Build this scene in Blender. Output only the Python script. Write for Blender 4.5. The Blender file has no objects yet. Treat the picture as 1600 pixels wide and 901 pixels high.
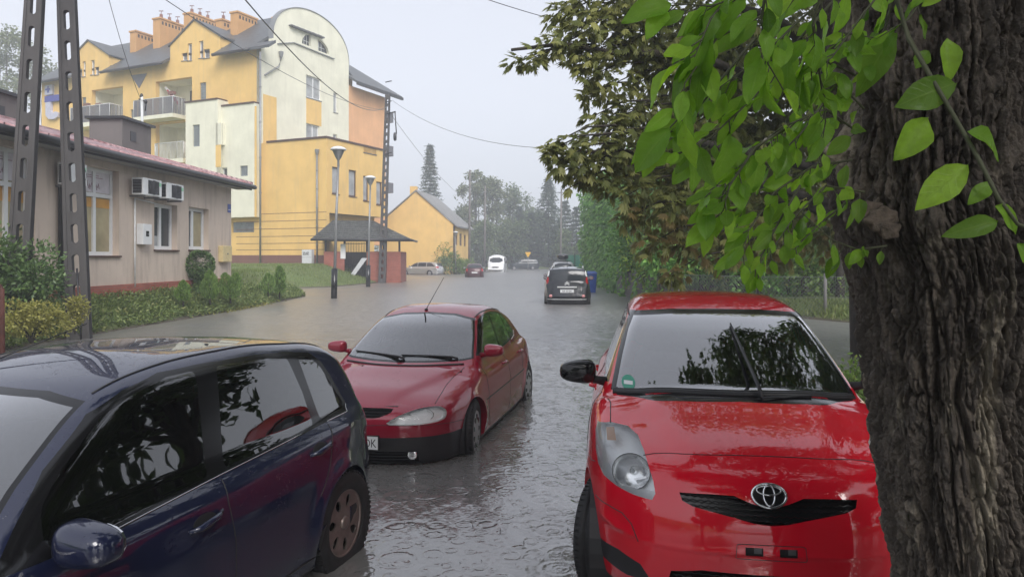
import bpy, bmesh, math, random
import numpy as np
from mathutils import Vector, Matrix
from mathutils.geometry import tessellate_polygon
R = math.radians
rng = np.random.default_rng(7)
random.seed(7)
scene = bpy.context.scene
C = scene.collection

# ------------------------------------------------------------------ camera
CAMH, FPX, HOR = 1.8, 1150.0, 402.0
cam = bpy.data.cameras.new('camera'); camo = bpy.data.objects.new('camera', cam); C.objects.link(camo)
camo.location = (0, 0, CAMH); camo.rotation_euler = (R(90), 0, 0)
cam.sensor_width = 36; cam.lens = 36*FPX/1600
cam.shift_y = -(450.5-HOR)/1600
cam.clip_start = .05; cam.clip_end = 3000
scene.camera = camo

# ------------------------------------------------------------------ light
scene.view_settings.view_transform = 'Standard'; scene.view_settings.look = 'None'
scene.view_settings.gamma = 1; scene.view_settings.exposure = 0.78
SUN_EL, SUN_AZ = 42, 160          # azimuth clockwise from +Y: the bright part of the cloud is behind the camera
w = bpy.data.worlds.new('World'); scene.world = w; w.use_nodes = True
nt = w.node_tree; nt.nodes.clear()
out = nt.nodes.new('ShaderNodeOutputWorld')
sky = nt.nodes.new('ShaderNodeTexSky'); sky.sky_type = 'NISHITA'; sky.sun_disc = False
sky.sun_elevation = R(SUN_EL); sky.sun_rotation = R(SUN_AZ); sky.dust_density = 4; sky.air_density = 1
hs = nt.nodes.new('ShaderNodeHueSaturation'); hs.inputs['Saturation'].default_value = .25
b1 = nt.nodes.new('ShaderNodeBackground'); b1.inputs[1].default_value = .05
b2 = nt.nodes.new('ShaderNodeBackground'); b2.inputs[0].default_value = (.425, .445, .51, 1); b2.inputs[1].default_value = .80
ad = nt.nodes.new('ShaderNodeAddShader')
nt.links.new(sky.outputs[0], hs.inputs['Color']); nt.links.new(hs.outputs[0], b1.inputs[0])
nt.links.new(b1.outputs[0], ad.inputs[0]); nt.links.new(b2.outputs[0], ad.inputs[1]); nt.links.new(ad.outputs[0], out.inputs[0])
sl = bpy.data.lights.new('sun', 'SUN'); sl.energy = 1.5; sl.angle = R(35); sl.color = (1, .97, .93)
so = bpy.data.objects.new('sun', sl); C.objects.link(so)
_d = Vector((math.sin(R(SUN_AZ))*math.cos(R(SUN_EL)), math.cos(R(SUN_AZ))*math.cos(R(SUN_EL)), math.sin(R(SUN_EL))))
so.rotation_euler = _d.to_track_quat('Z', 'Y').to_euler(); so.location = (0, -20, 30)
scene.cycles.max_bounces = 8; scene.cycles.transparent_max_bounces = 24; scene.cycles.volume_bounces = 1
scene.cycles.caustics_reflective = False; scene.cycles.caustics_refractive = False
scene.cycles.use_denoising = True

# ------------------------------------------------------------------ helpers: materials
M = {}
class NB:
    def __init__(s, name):
        s.m = bpy.data.materials.new(name); s.m.use_nodes = True; s.t = s.m.node_tree; s.t.nodes.clear()
        s.o = s.n('OutputMaterial')
    def n(s, t, **k):
        a = s.t.nodes.new('ShaderNode'+t)
        for q, v in k.items():
            if hasattr(a, q): setattr(a, q, v)
        return a
    def l(s, a, b): s.t.links.new(a, b)
    def coords(s, scale=(1, 1, 1), kind='Object'):
        tc = s.n('TexCoord'); mp = s.n('Mapping'); mp.inputs['Scale'].default_value = scale
        if kind == 'World':
            g = s.n('NewGeometry'); s.l(g.outputs['Position'], mp.inputs[0])
        else: s.l(tc.outputs[kind], mp.inputs[0])
        return mp.outputs[0]
    def noise(s, scale, detail=4, rough=.55, vec=None, sc=(1, 1, 1), kind='Object'):
        a = s.n('TexNoise'); a.inputs['Scale'].default_value = scale; a.inputs['Detail'].default_value = detail
        a.inputs['Roughness'].default_value = rough
        s.l(vec if vec is not None else s.coords(sc, kind), a.inputs['Vector']); return a.outputs['Fac']
    def ramp(s, fac, stops):
        a = s.n('ValToRGB'); e = a.color_ramp.elements
        while len(e) < len(stops): e.new(.5)
        for i, (p, c) in enumerate(stops):
            e[i].position = p; e[i].color = (c, c, c, 1) if isinstance(c, (int, float)) else (*c, 1)
        s.l(fac, a.inputs[0]); return a.outputs[0]
    def mix(s, fac, a, b, mode='MIX'):
        x = s.n('MixRGB'); x.blend_type = mode
        for i, v in enumerate((fac, a, b)):
            if isinstance(v, (int, float)): x.inputs[i].default_value = v if i == 0 else (v, v, v, 1)
            elif isinstance(v, tuple): x.inputs[i].default_value = (*v, 1)
            else: s.l(v, x.inputs[i])
        return x.outputs[0]
    def math(s, op, a, b=0.):
        x = s.n('Math'); x.operation = op
        for i, v in enumerate((a, b)):
            if isinstance(v, (int, float)): x.inputs[i].default_value = v
            else: s.l(v, x.inputs[i])
        return x.outputs[0]
    def bump(s, h, strength=.3, dist=.01, normal=None):
        x = s.n('Bump'); x.inputs['Strength'].default_value = strength; x.inputs['Distance'].default_value = dist
        s.l(h, x.inputs['Height'])
        if normal is not None: s.l(normal, x.inputs['Normal'])
        return x.outputs[0]
    def pr(s, color=(.5, .5, .5), rough=.5, metal=0., normal=None, link=True, **k):
        p = s.n('BsdfPrincipled')
        for nm, v in (('Base Color', color), ('Roughness', rough), ('Metallic', metal)):
            if isinstance(v, tuple): p.inputs[nm].default_value = (*v, 1)
            elif isinstance(v, (int, float)): p.inputs[nm].default_value = v
            else: s.l(v, p.inputs[nm])
        for q, v in k.items():
            nm = q.replace('_', ' ')
            if isinstance(v, tuple): p.inputs[nm].default_value = (*v, 1)
            elif isinstance(v, (int, float)): p.inputs[nm].default_value = v
            else: s.l(v, p.inputs[nm])
        if normal is not None: s.l(normal, p.inputs['Normal'])
        if link: s.l(p.outputs[0], s.o.inputs[0])
        return p
def simple(name, color, rough=.5, metal=0., var=.12, scale=6., bump=0., **k):
    b = NB(name); nz = b.noise(scale, 5)
    c = b.ramp(nz, [(.3, tuple(v*(1-var) for v in color)), (.7, tuple(min(1, v*(1+var)) for v in color))])
    nrm = b.bump(b.noise(scale*8, 4), bump, .01) if bump else None
    b.pr(c, rough, metal, nrm, **k); M[name] = b.m; return b.m
def paint(name, color, metal=0., flake=None, rough=.35, drops=True, spec=.12, cior=1.72):
    b = NB(name); co = color
    nrm = None
    if drops:                                       # rain beads standing on the wax
        v = b.n('TexVoronoi'); v.inputs['Scale'].default_value = 75; b.l(b.coords(), v.inputs['Vector'])
        h = b.math('MULTIPLY', b.ramp(v.outputs['Distance'], [(.0, 1.), (.16, .75), (.3, 0.)]), b.ramp(b.noise(9, 3), [(.5, 0.), (.62, 1.)]))
        g = b.n('NewGeometry'); sx = b.n('SeparateXYZ'); b.l(g.outputs['Normal'], sx.inputs[0])
        h = b.math('MULTIPLY', h, b.ramp(sx.outputs[2], [(.3, .25), (.9, 1.)]))
        nrm = b.bump(h, .75, .0014)
    dirt = b.noise(3.2, 6, .65)
    c = b.mix(b.ramp(dirt, [(.45, 0.), (.8, .05)]), co, (.10, .09, .085))
    b.pr(c, rough, metal, None, Specular_IOR_Level=spec, Coat_Weight=1., Coat_Roughness=.025, Coat_IOR=cior if drops else 1.45, **({'Coat_Normal': nrm} if nrm is not None else {}))
    M[name] = b.m; return b.m
def glassmat(name, tint=(.35, .4, .38), ior=1.5, rough=.01, wet=True, gain=2.2):
    b = NB(name); tr = b.n('BsdfTransparent'); tr.inputs[0].default_value = (*tint, 1)
    gl = b.n('BsdfGlossy'); gl.inputs['Roughness'].default_value = rough; gl.inputs[0].default_value = (1, 1, 1, 1)
    fr = b.n('Fresnel'); fr.inputs[0].default_value = ior; mx = b.n('MixShader')
    if wet:
        nrm = b.bump(b.noise(26, 3, .5, sc=(1, 1, .35)), .05, .004)
        b.l(nrm, gl.inputs['Normal'])
    f2 = b.math('MINIMUM', b.math('MULTIPLY', fr.outputs[0], gain), 1.)
    b.l(f2, mx.inputs[0]); b.l(tr.outputs[0], mx.inputs[1]); b.l(gl.outputs[0], mx.inputs[2]); b.l(mx.outputs[0], b.o.inputs[0])
    M[name] = b.m; return b.m
def leafmat(name, dark, mid, light, odd=None, rough=.45, transl=.35, scale=1.):
    b = NB(name); a = b.n('Attribute'); a.attribute_name = 'rnd'
    st = [(0., dark), (.5, mid), (.93, light)]
    if odd: st.append((.96, odd))
    c = b.ramp(a.outputs['Fac'], st)
    c = b.mix(b.ramp(b.noise(.9*scale, 3, kind='World'), [(.35, .0), (.7, .3)]), c, tuple(v*.6 for v in mid))
    p = b.pr(c, rough, link=False, Specular_IOR_Level=.4)
    t = b.n('BsdfTranslucent'); b.l(b.mix(.5, c, tuple(min(1, v*1.6) for v in light)), t.inputs[0])
    mx = b.n('MixShader'); mx.inputs[0].default_value = transl
    b.l(p.outputs[0], mx.inputs[1]); b.l(t.outputs[0], mx.inputs[2]); b.l(mx.outputs[0], b.o.inputs[0]); M[name] = b.m; return b.m

# ------------------------------------------------------------------ helpers: objects
def tag(o, label=None, cat=None, group=None, kind=None):
    if label: o['label'] = label
    if cat: o['category'] = cat
    if group: o['group'] = group
    if kind: o['kind'] = kind
    return o
def empty(name, loc, label=None, cat=None, group=None, rz=0):
    o = bpy.data.objects.new(name, None); C.objects.link(o); o.location = loc; o.rotation_euler = (0, 0, rz)
    o.empty_display_size = .2
    return tag(o, label, cat, group)
def root_loc(o):
    while o is not None and o.parent is not None: o = o.parent
    return Vector((0, 0, 0)) if o is None else Vector(o.location)
def copy_tree(o, parent=None):
    c = o.copy(); C.objects.link(c); c.parent = parent
    for ch in list(o.children): copy_tree(ch, c)
    return c
SPLIT = {'wheel_liner', 'arch_lip', 'panel_gap', 'window_trim', 'balcony_side', 'yellow_panel', 'yellow_stripe', 'fence_post', 'roof_bar', 'coping', 'flower_box', 'insulator', 'washer_nozzle', 'plate_bracket', 'wiper_blade', 'wall', 'chimney_pot', 'bracket', 'gutter_pipe', 'gable_fin', 'window_letter', 'headrest'}
class MB:
    """collects shapes for one mesh object"""
    def __init__(s): s.v = []; s.f = []; s.mi = []; s.mats = []; s.cur = 0; s.sm = []
    def mat(s, m):
        m = M[m] if isinstance(m, str) else m
        if m not in s.mats: s.mats.append(m)
        s.cur = s.mats.index(m); return s
    def add(s, vs, fs, smooth=False):
        b = len(s.v); s.v += [tuple(v) for v in vs]
        for f in fs: s.f.append([b+i for i in f]); s.mi.append(s.cur); s.sm.append(smooth)
        return s
    def quad(s, a, b, c, d): return s.add([a, b, c, d], [(0, 1, 2, 3)])
    def box(s, lo, hi):
        x0, y0, z0 = lo; x1, y1, z1 = hi
        return s.hexa([(x0, y0, z0), (x1, y0, z0), (x1, y1, z0), (x0, y1, z0), (x0, y0, z1), (x1, y0, z1), (x1, y1, z1), (x0, y1, z1)])
    def hexa(s, v): return s.add(v, [(3, 2, 1, 0), (4, 5, 6, 7), (0, 1, 5, 4), (1, 2, 6, 5), (2, 3, 7, 6), (3, 0, 4, 7)])
    def tube(s, pts, r, n=8, caps=True, smooth=True):
        pts = [Vector(p) for p in pts]; rs = r if isinstance(r, (list, tuple, np.ndarray)) else [r]*len(pts)
        vs = []; up = Vector((0, 0, 1))
        for i, p in enumerate(pts):
            d = (pts[min(i+1, len(pts)-1)]-pts[max(i-1, 0)]).normalized()
            a = d.cross(up if abs(d.z) < .95 else Vector((0, 1, 0))).normalized(); b = d.cross(a)
            for k in range(n):
                t = 2*math.pi*k/n; vs.append(p+(a*math.cos(t)+b*math.sin(t))*rs[i])
        fs = [(i*n+k, i*n+(k+1) % n, (i+1)*n+(k+1) % n, (i+1)*n+k) for i in range(len(pts)-1) for k in range(n)]
        if caps: fs += [tuple(range(n))[::-1], tuple((len(pts)-1)*n+k for k in range(n))]
        return s.add(vs, fs, smooth)
    def lathe(s, prof, o=(0, 0, 0), axis='z', n=24, smooth=True):
        vs = []
        for r, h in prof:
            for k in range(n):
                t = 2*math.pi*k/n; a, b = r*math.cos(t), r*math.sin(t)
                v = (a, b, h) if axis == 'z' else ((h, a, b) if axis == 'x' else (b, h, a))
                vs.append((v[0]+o[0], v[1]+o[1], v[2]+o[2]))
        fs = [(i*n+k, i*n+(k+1) % n, (i+1)*n+(k+1) % n, (i+1)*n+k) for i in range(len(prof)-1) for k in range(n)]
        return s.add(vs, fs, smooth)
    def prism(s, poly, fn, d0, d1, holes=()):
        """poly in 2D, fn(a, z, d) -> world; extruded between depths d0 and d1"""
        loops = [list(poly)]+[list(h) for h in holes]
        flat = [p for lp in loops for p in lp]
        tris = tessellate_polygon([[Vector((p[0], p[1], 0)) for p in lp] for lp in loops])
        n = len(flat); b = [fn(p[0], p[1], d1) for p in flat]+[fn(p[0], p[1], d0) for p in flat]
        fs = []
        for t in tris: fs.append(tuple(t)); fs.append(tuple(n+i for i in reversed(t)))
        k = 0
        for lp in loops:
            m = len(lp)
            for i in range(m): fs.append((k+i, k+(i+1) % m, n+k+(i+1) % m, n+k+i))
            k += m
        return s.add(b, fs)
    def text(s, txt, size, fn, d0=0., d1=.004, align='LEFT', sx=1., bold=0.):
        cu = bpy.data.curves.new('text', 'FONT'); cu.body = txt; cu.size = size; cu.align_x = align; cu.offset = bold
        o = bpy.data.objects.new('text', cu); C.objects.link(o); bpy.context.view_layer.update()
        me = bpy.data.meshes.new_from_object(o.evaluated_get(bpy.context.evaluated_depsgraph_get()))
        s.add([fn(v.co.x*sx, v.co.y, d1) for v in me.vertices], [tuple(p.vertices) for p in me.polygons])
        bpy.data.objects.remove(o); bpy.data.curves.remove(cu); bpy.data.meshes.remove(me); return s
    def build(s, name, mat=None, parent=None, bevel=0., world=False, fixn=True):
        if name in SPLIT and len(s.f) > 1:            # one object per separate piece
            par = {}; keys = [(round(v[0], 5), round(v[1], 5), round(v[2], 5)) for v in s.v]
            def find(a):
                while par.setdefault(a, a) != a: par[a] = par[par[a]]; a = par[a]
                return a
            for f in s.f:
                r0 = find(keys[f[0]])
                for i in f[1:]: par[find(keys[i])] = r0; r0 = find(r0)
            comp = {}
            for k, f in enumerate(s.f): comp.setdefault(find(keys[f[0]]), []).append(k)
            if len(comp) > 1:
                o = None
                for fs in comp.values():
                    n = MB(); n.mats = list(s.mats); mp = {}
                    for k in fs:
                        ff = []
                        for i in s.f[k]:
                            if i not in mp: mp[i] = len(n.v); n.v.append(s.v[i])
                            ff.append(mp[i])
                        n.f.append(ff); n.mi.append(s.mi[k]); n.sm.append(s.sm[k])
                    o = MB._mk(n, name, mat, parent, bevel, world, fixn)
                return o
        return MB._mk(s, name, mat, parent, bevel, world, fixn)
    def _mk(s, name, mat, parent, bevel, world, fixn):
        me = bpy.data.meshes.new(name)
        vs = s.v
        if world and parent is not None:
            L = root_loc(parent); vs = [(v[0]-L.x, v[1]-L.y, v[2]-L.z) for v in vs]
        me.from_pydata([tuple(v) for v in vs], [], s.f)
        mats = s.mats if s.mats else [M[mat] if isinstance(mat, str) else mat]
        for m in mats: me.materials.append(m)
        if s.mats: me.polygons.foreach_set('material_index', s.mi)
        me.polygons.foreach_set('use_smooth', s.sm)
        if fixn:
            bm = bmesh.new(); bm.from_mesh(me); bmesh.ops.recalc_face_normals(bm, faces=bm.faces); bm.to_mesh(me); bm.free()
        me.update(); o = bpy.data.objects.new(name, me); C.objects.link(o)
        if parent is not None: o.parent = parent
        if bevel:
            md = o.modifiers.new('bevel', 'BEVEL'); md.width = bevel; md.segments = 2; md.limit_method = 'ANGLE'
        return o
def npmesh(name, V, F, mats, parent=None, rnd=None, smooth=False, mi=None, normals=None):
    """V (n,3), F (m,k) arrays"""
    me = bpy.data.meshes.new(name); V = np.asarray(V, np.float32); F = np.asarray(F, np.int32)
    me.vertices.add(len(V)); me.vertices.foreach_set('co', V.ravel())
    k = F.shape[1]; me.loops.add(F.size); me.loops.foreach_set('vertex_index', F.ravel())
    me.polygons.add(len(F)); me.polygons.foreach_set('loop_start', np.arange(0, F.size, k, dtype=np.int32))
    me.polygons.foreach_set('use_smooth', np.full(len(F), smooth))
    for m in (mats if isinstance(mats, (list, tuple)) else [mats]): me.materials.append(M[m] if isinstance(m, str) else m)
    if mi is not None: me.polygons.foreach_set('material_index', np.asarray(mi, np.int32))
    me.update(calc_edges=True)
    if rnd is not None:
        a = me.attributes.new('rnd', 'FLOAT', 'POINT'); a.data.foreach_set('value', np.asarray(rnd, np.float32))
    o = bpy.data.objects.new(name, me); C.objects.link(o)
    if parent is not None: o.parent = parent
    return o
def curve(pts, flat=False):
    """monotone cubic through (x, y) points"""
    xs = np.array([p[0] for p in pts], float); ys = np.array([p[1] for p in pts], float)
    h = np.diff(xs); d = np.diff(ys)/h; m = np.zeros(len(xs))
    if len(xs) > 2:
        for i in range(1, len(xs)-1):
            if d[i-1]*d[i] > 0: m[i] = 2*d[i-1]*d[i]/(d[i-1]+d[i])
    m[0] = 0. if flat else d[0]; m[-1] = d[-1]
    def f(x):
        x = np.asarray(x, float); i = np.clip(np.searchsorted(xs, x)-1, 0, len(h)-1); t = (x-xs[i])/h[i]
        tc = np.clip(t, 0, 1); t2 = tc*tc; t3 = t2*tc
        y = (2*t3-3*t2+1)*ys[i]+(t3-2*t2+tc)*h[i]*m[i]+(-2*t3+3*t2)*ys[i+1]+(t3-t2)*h[i]*m[i+1]
        return y+np.where(t < 0, (x-xs[0])*m[0], 0)+np.where(t > 1, (x-xs[-1])*m[-1], 0)
    return f
def pxat(px, py, Y): return Vector(((px-800)*Y/FPX, Y, CAMH-(py-HOR)*Y/FPX))

# ------------------------------------------------------------------ materials
def tint(c, k): return tuple(v*k for v in c)
simple('black_plastic', (.018, .018, .02), .5, var=.2)
simple('black_rubber', (.012, .012, .013), .65, var=.3, bump=.2, scale=20)
simple('black_gloss', (.008, .008, .009), .12, var=.1)
simple('dark_cloth', (.03, .031, .035), .9, var=.3, scale=30, bump=.2)
simple('grey_cloth', (.09, .095, .1), .9, var=.3, scale=30, bump=.2)
simple('chrome', (.7, .7, .72), .12, 1., var=.05)
simple('alloy', (.27, .22, .20), .35, .7, var=.25, scale=12)
simple('hubcap', (.36, .36, .37), .45, .3, var=.2, scale=12)
simple('silver_lamp', (.93, .94, .95), .22, .8, var=.1, scale=18)
simple('lamp_white', (.86, .87, .88), .3, 0., var=.05)
simple('amber', (.55, .3, .16), .3, var=.1)
simple('red_lens', (.4, .01, .015), .12, var=.15, scale=20)
simple('pink_lens', (.65, .28, .28), .15, var=.15, scale=20)
simple('white_plastic', (.7, .71, .72), .35, var=.05)
simple('steel', (.2, .205, .21), .4, .7, var=.2)
simple('white_print', (.75, .75, .75), .5, var=.03)
simple('ink', (.01, .01, .012), .5, var=.03)
paint('red_paint', (.68, .002, .018), rough=.45, spec=.04)
paint('maroon_paint', (.28, .003, .024), .2, rough=.4, spec=.1)
paint('blue_paint', (.008, .012, .042), .2, rough=.4, spec=.1)
paint('graphite_paint', (.025, .027, .032), .3, drops=False)
paint('silver_paint', (.5, .5, .5), .6, drops=False)
paint('white_paint', (.75, .76, .77), 0, drops=False)
paint('dark_red_paint', (.06, .012, .018), .2, drops=False)
paint('slate_paint', (.018, .026, .032), 0., drops=False)
glassmat('glass_clear', (.40, .44, .43), gain=1.7); glassmat('glass_tint', (.22, .26, .26)); glassmat('glass_lamp', (.93, .94, .94), 1.45, wet=False, gain=1.2)
glassmat('glass_screen', (.17, .21, .20), 1.55, gain=4.2); glassmat('glass_pale', (.34, .39, .39), 1.55, gain=3.0)
def _pane(name, c, r=.04):
    b = NB(name); nrm = b.bump(b.noise(1.3, 2), .12, .02)
    b.pr(b.ramp(b.noise(1.1, 3), [(.35, tint(c, .7)), (.7, tint(c, 1.25))]), r, 0, nrm, Specular_IOR_Level=.6); M[name] = b.m
_pane('pane_dark', (.045, .05, .055)); _pane('pane_blind', (.36, .37, .38), .12); _pane('pane_cream', (.42, .36, .22), .25)
_pane('pane_orange', (.6, .3, .05), .3); _pane('pane_block', (.22, .25, .26), .2); _pane('far_glass', (.03, .035, .04)); _pane('pane_grey', (.2, .2, .22), .1)
# ------------------------------------------------------------------ car shells: a smooth solid per car, meshed by shooting rays from its spine
def smax(a, b, k):
    h = np.maximum(k-np.abs(a-b), 0)/k
    return np.maximum(a, b)+h*h*k*.25
class Shell:
    def __init__(s, L, W, S, T, tc, XF, PF, XR, PR, CS, WS, wk, RG, rk, RO, rc, wheels, wr=.335, flare=.018, zb=.17, kb=.05, k=.06, kc=.09, taper=((0, 0), (5, 0)), rear_roof=0., kbelt=.035, crease=None, wz=.29):
        s.L = L; s.W = curve(W); s.S = curve(S); s.T = curve(T); s.tc = tc; s.XF = curve(XF); s.PF = curve([(0, 0), (.08, PF[1][1]*.04)]+list(PF[1:]), True); s.XR = curve(XR); s.PR = curve([(0, 0), (.08, PR[1][1]*.03)]+list(PR[1:]), True)
        c0 = CS[0]; s.CS = curve([(.2, c0[1]-.08), (c0[0]-.1, c0[1]-.03)]+list(CS)); s.WS = curve(WS); s.wk = wk; s.RG = curve(RG); s.rk = rk; s.RO = curve(RO); s.rc = rc
        s.wheels = wheels; s.wr = wr; s.flare = flare; s.zb = zb; s.kb = kb; s.k = k; s.kc = kc; s.taper = curve(taper); s.kbelt = kbelt; s.crease = crease; s.wz = wz
    def field(s, x, y, z):
        ay = np.abs(y); e = .01
        fl = 0
        for xw in s.wheels:
            rr = np.sqrt((x-xw)**2+(z-s.wz)**2); fl = fl+s.flare*np.exp(-((rr-s.wr)/.07)**2)*np.clip((z-.22)/.2, 0, 1)*np.clip((np.abs(x-xw)*0+x-.42)/.2, 0, 1)
        side = ay-(s.W(x)+s.S(z)+fl)
        d1 = (s.XF(z+e)-s.XF(z-e))/(2*e); d2 = (s.PF(ay+e)-s.PF(ay-e))/(2*e)
        fr = (s.XF(z)+s.PF(ay)-x)/np.sqrt(1+d1*d1+d2*d2)
        d1 = (s.XR(z+e)-s.XR(z-e))/(2*e); d2 = (s.PR(ay+e)-s.PR(ay-e))/(2*e)
        re = (x-s.XR(z)+s.PR(ay))/np.sqrt(1+d1*d1+d2*d2)
        tz = s.T(x)-s.tc*(ay/.8)**2.4
        if s.crease is not None:
            for (xa, ya, xb, yb, hh, ww) in s.crease:
                t = np.clip((x-xa)/(xb-xa), 0, 1); yc = ya+(yb-ya)*t; g = np.clip((x-xa)/.15, 0, 1)*np.clip((xb+.1-x)/.15, 0, 1)
                tz = tz+hh*g*(1/(1+np.exp(-(yc-ay)/ww))-1)
        dt = (s.T(x+e)-s.T(x-e))/(2*e)
        top = (z-tz)/np.sqrt(1+dt*dt)
        low = smax(smax(smax(side, fr, .10), re, .10), top, s.k)
        low = smax(low, s.zb-z, s.kb)
        cs = ay-(s.CS(z)-s.taper(x))
        d1 = (s.WS(z+e)-s.WS(z-e))/(2*e)
        ws = (s.WS(z)+s.wk*(ay/.65)**2-x)/np.sqrt(1+d1*d1)
        d1 = (s.RG(z+e)-s.RG(z-e))/(2*e)
        rg = (x-s.RG(z)+s.rk*(ay/.65)**2)/np.sqrt(1+d1*d1)
        dt = (s.RO(x+e)-s.RO(x-e))/(2*e)
        ro = (z-(s.RO(x)-s.rc*(ay/.6)**2))/np.sqrt(1+dt*dt)
        cab = smax(smax(smax(cs, ws, s.kc), rg, s.kc), ro, s.kc)
        cab = smax(cab, .5-z, .02)
        h = np.maximum(s.kbelt-np.abs(low-cab), 0)/s.kbelt
        return np.minimum(low, cab)-h*h*s.kbelt*.25
    def normals(s, P):
        e = 2e-3; P = np.asarray(P, float); x, y, z = P[:, 0], P[:, 1], P[:, 2]
        g = np.stack([s.field(x+e, y, z)-s.field(x-e, y, z), s.field(x, y+e, z)-s.field(x, y-e, z), s.field(x, y, z+e)-s.field(x, y, z-e)], 1)
        return g/np.maximum(np.linalg.norm(g, axis=1, keepdims=True), 1e-9)
    def solve(s, C0, D, tmax=1.7):
        a = np.zeros(len(C0)); b = np.full(len(C0), tmax)
        for _ in range(26):
            m = (a+b)/2; P = C0+D*m[:, None]; o = s.field(P[:, 0], P[:, 1], P[:, 2]) > 0
            b = np.where(o, m, b); a = np.where(o, a, m)
        return C0+D*((a+b)/2)[:, None]
    def mesh(s, nx=120, na=200, nc=60, x0=.75, x1=None, zc=.62):
        x1 = s.L-.7 if x1 is None else x1
        th = 2*np.pi*np.arange(na)/na; rows = []
        for ph in np.linspace(0, np.pi/2, nc, endpoint=False)[1:]:
            rows.append((x0, -math.cos(ph), math.sin(ph)))
        for x in np.linspace(x0, x1, nx): rows.append((x, 0., 1.))
        for ph in np.linspace(np.pi/2, 0, nc, endpoint=False)[1:]:
            rows.append((x1, math.cos(ph), math.sin(ph)))
        Rr = np.array(rows); n = len(Rr)
        C0 = np.zeros((n, na, 3)); D = np.zeros((n, na, 3))
        C0[..., 0] = Rr[:, 0:1]; C0[..., 2] = zc
        D[..., 0] = Rr[:, 1:2]; D[..., 1] = Rr[:, 2:3]*np.cos(th); D[..., 2] = Rr[:, 2:3]*np.sin(th)
        C0 = C0.reshape(-1, 3); D = D.reshape(-1, 3)
        C0 = np.vstack([C0, [[x0, 0, zc], [x1, 0, zc]]]); D = np.vstack([D, [[-1, 0, 0], [1, 0, 0]]])
        P = s.solve(C0, D)
        i = np.arange(n-1)[:, None]; k = np.arange(na)[None, :]; k2 = (k+1) % na
        F = np.stack([i*na+k+0*k2, i*na+k2, (i+1)*na+k2, (i+1)*na+k], -1).reshape(-1, 4).tolist()
        a, b = n*na, n*na+1
        F += [[a, (j+1) % na, j] for j in range(na)]+[[b, (n-1)*na+j, (n-1)*na+(j+1) % na] for j in range(na)]
        return P, F
    def at_many(s, view, a, b, sg=1):
        a = np.asarray(a, float); b = np.asarray(b, float); o = np.ones_like(a)
        if view == 'side': lo, hi, f = .1*o, 1.2*o, lambda t: (a, sg*t, b)
        elif view == 'front': lo, hi, f = 1.6*o, -.5*o, lambda t: (t, a, b)
        elif view == 'rear': lo, hi, f = (s.L-1.2)*o, (s.L+.5)*o, lambda t: (t, a, b)
        else: lo, hi, f = .5*o, 3*o, lambda t: (a, b, t)
        for _ in range(26):
            m = (lo+hi)/2; out = s.field(*f(m)) > 0; hi = np.where(out, m, hi); lo = np.where(out, lo, m)
        return [Vector(tuple(float(q) for q in p)) for p in np.stack(f((lo+hi)/2), 1)]
    def at(s, view, a, b, sg=1):
        """point of the surface: side (x, z) / front, rear (y, z) / top (x, y)"""
        if view == 'side': lo, hi, f = .1, 1.2, lambda t: (a, sg*t, b)
        elif view == 'front': lo, hi, f = 1.6, -.5, lambda t: (t, a, b)
        elif view == 'rear': lo, hi, f = s.L-1.2, s.L+.5, lambda t: (t, a, b)
        else: lo, hi, f = .5, 3, lambda t: (a, b, t)
        for _ in range(30):
            m = (lo+hi)/2; p = f(m)
            if s.field(*[np.array(q, float) for q in p]) > 0: hi = m
            else: lo = m
        return Vector(f((lo+hi)/2)) if 'Vector' in globals() else np.array(f((lo+hi)/2))

SH = {}
SH['yaris'] = Shell(3.75,
    W=[(0, .80), (.5, .835), (.9, .845), (1.9, .8475), (3.0, .84), (3.45, .80), (3.75, .74)],
    S=[(.1, -.07), (.25, -.02), (.4, 0), (.62, -.002), (.78, -.012), (.92, -.045), (1.05, -.10)],
    T=[(-.1, .72), (.0, .765), (.1, .81), (.2, .85), (.35, .90), (.6, .965), (.95, 1.035), (1.15, 1.02), (1.4, .985), (2, .98), (3, 1.03), (3.6, 1.05), (3.75, 1.03)], tc=.075,
    XF=[(.1, .16), (.22, .07), (.33, .02), (.5, .0), (.6, .012), (.7, .045), (.8, .11), (.9, .24)],
    PF=[(0, 0), (.3, .022), (.5, .09), (.62, .19), (.72, .34), (.79, .53), (.86, .85)],
    XR=[(.1, 3.6), (.4, 3.74), (.6, 3.75), (.9, 3.70), (1.1, 3.64)], PR=[(0, 0), (.5, .05), (.7, .15), (.8, .3), (.86, .5)],
    CS=[(.85, .80), (1.0, .745), (1.2, .668), (1.4, .585), (1.5, .535)],
    WS=[(.9, .72), (1.02, .93), (1.2, 1.24), (1.35, 1.51), (1.45, 1.72), (1.53, 1.98)], wk=.21,
    RG=[(.9, 3.70), (1.1, 3.63), (1.3, 3.52), (1.45, 3.38)], rk=.1,
    RO=[(1.5, 1.42), (1.75, 1.475), (2.1, 1.52), (2.5, 1.53), (3.1, 1.505), (3.6, 1.45)], rc=.035,
    wheels=(.75, 3.21), taper=((0, 0), (2.4, 0), (3.7, .07)), crease=[(.15, .33, .95, .52, .022, .022)])
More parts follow.
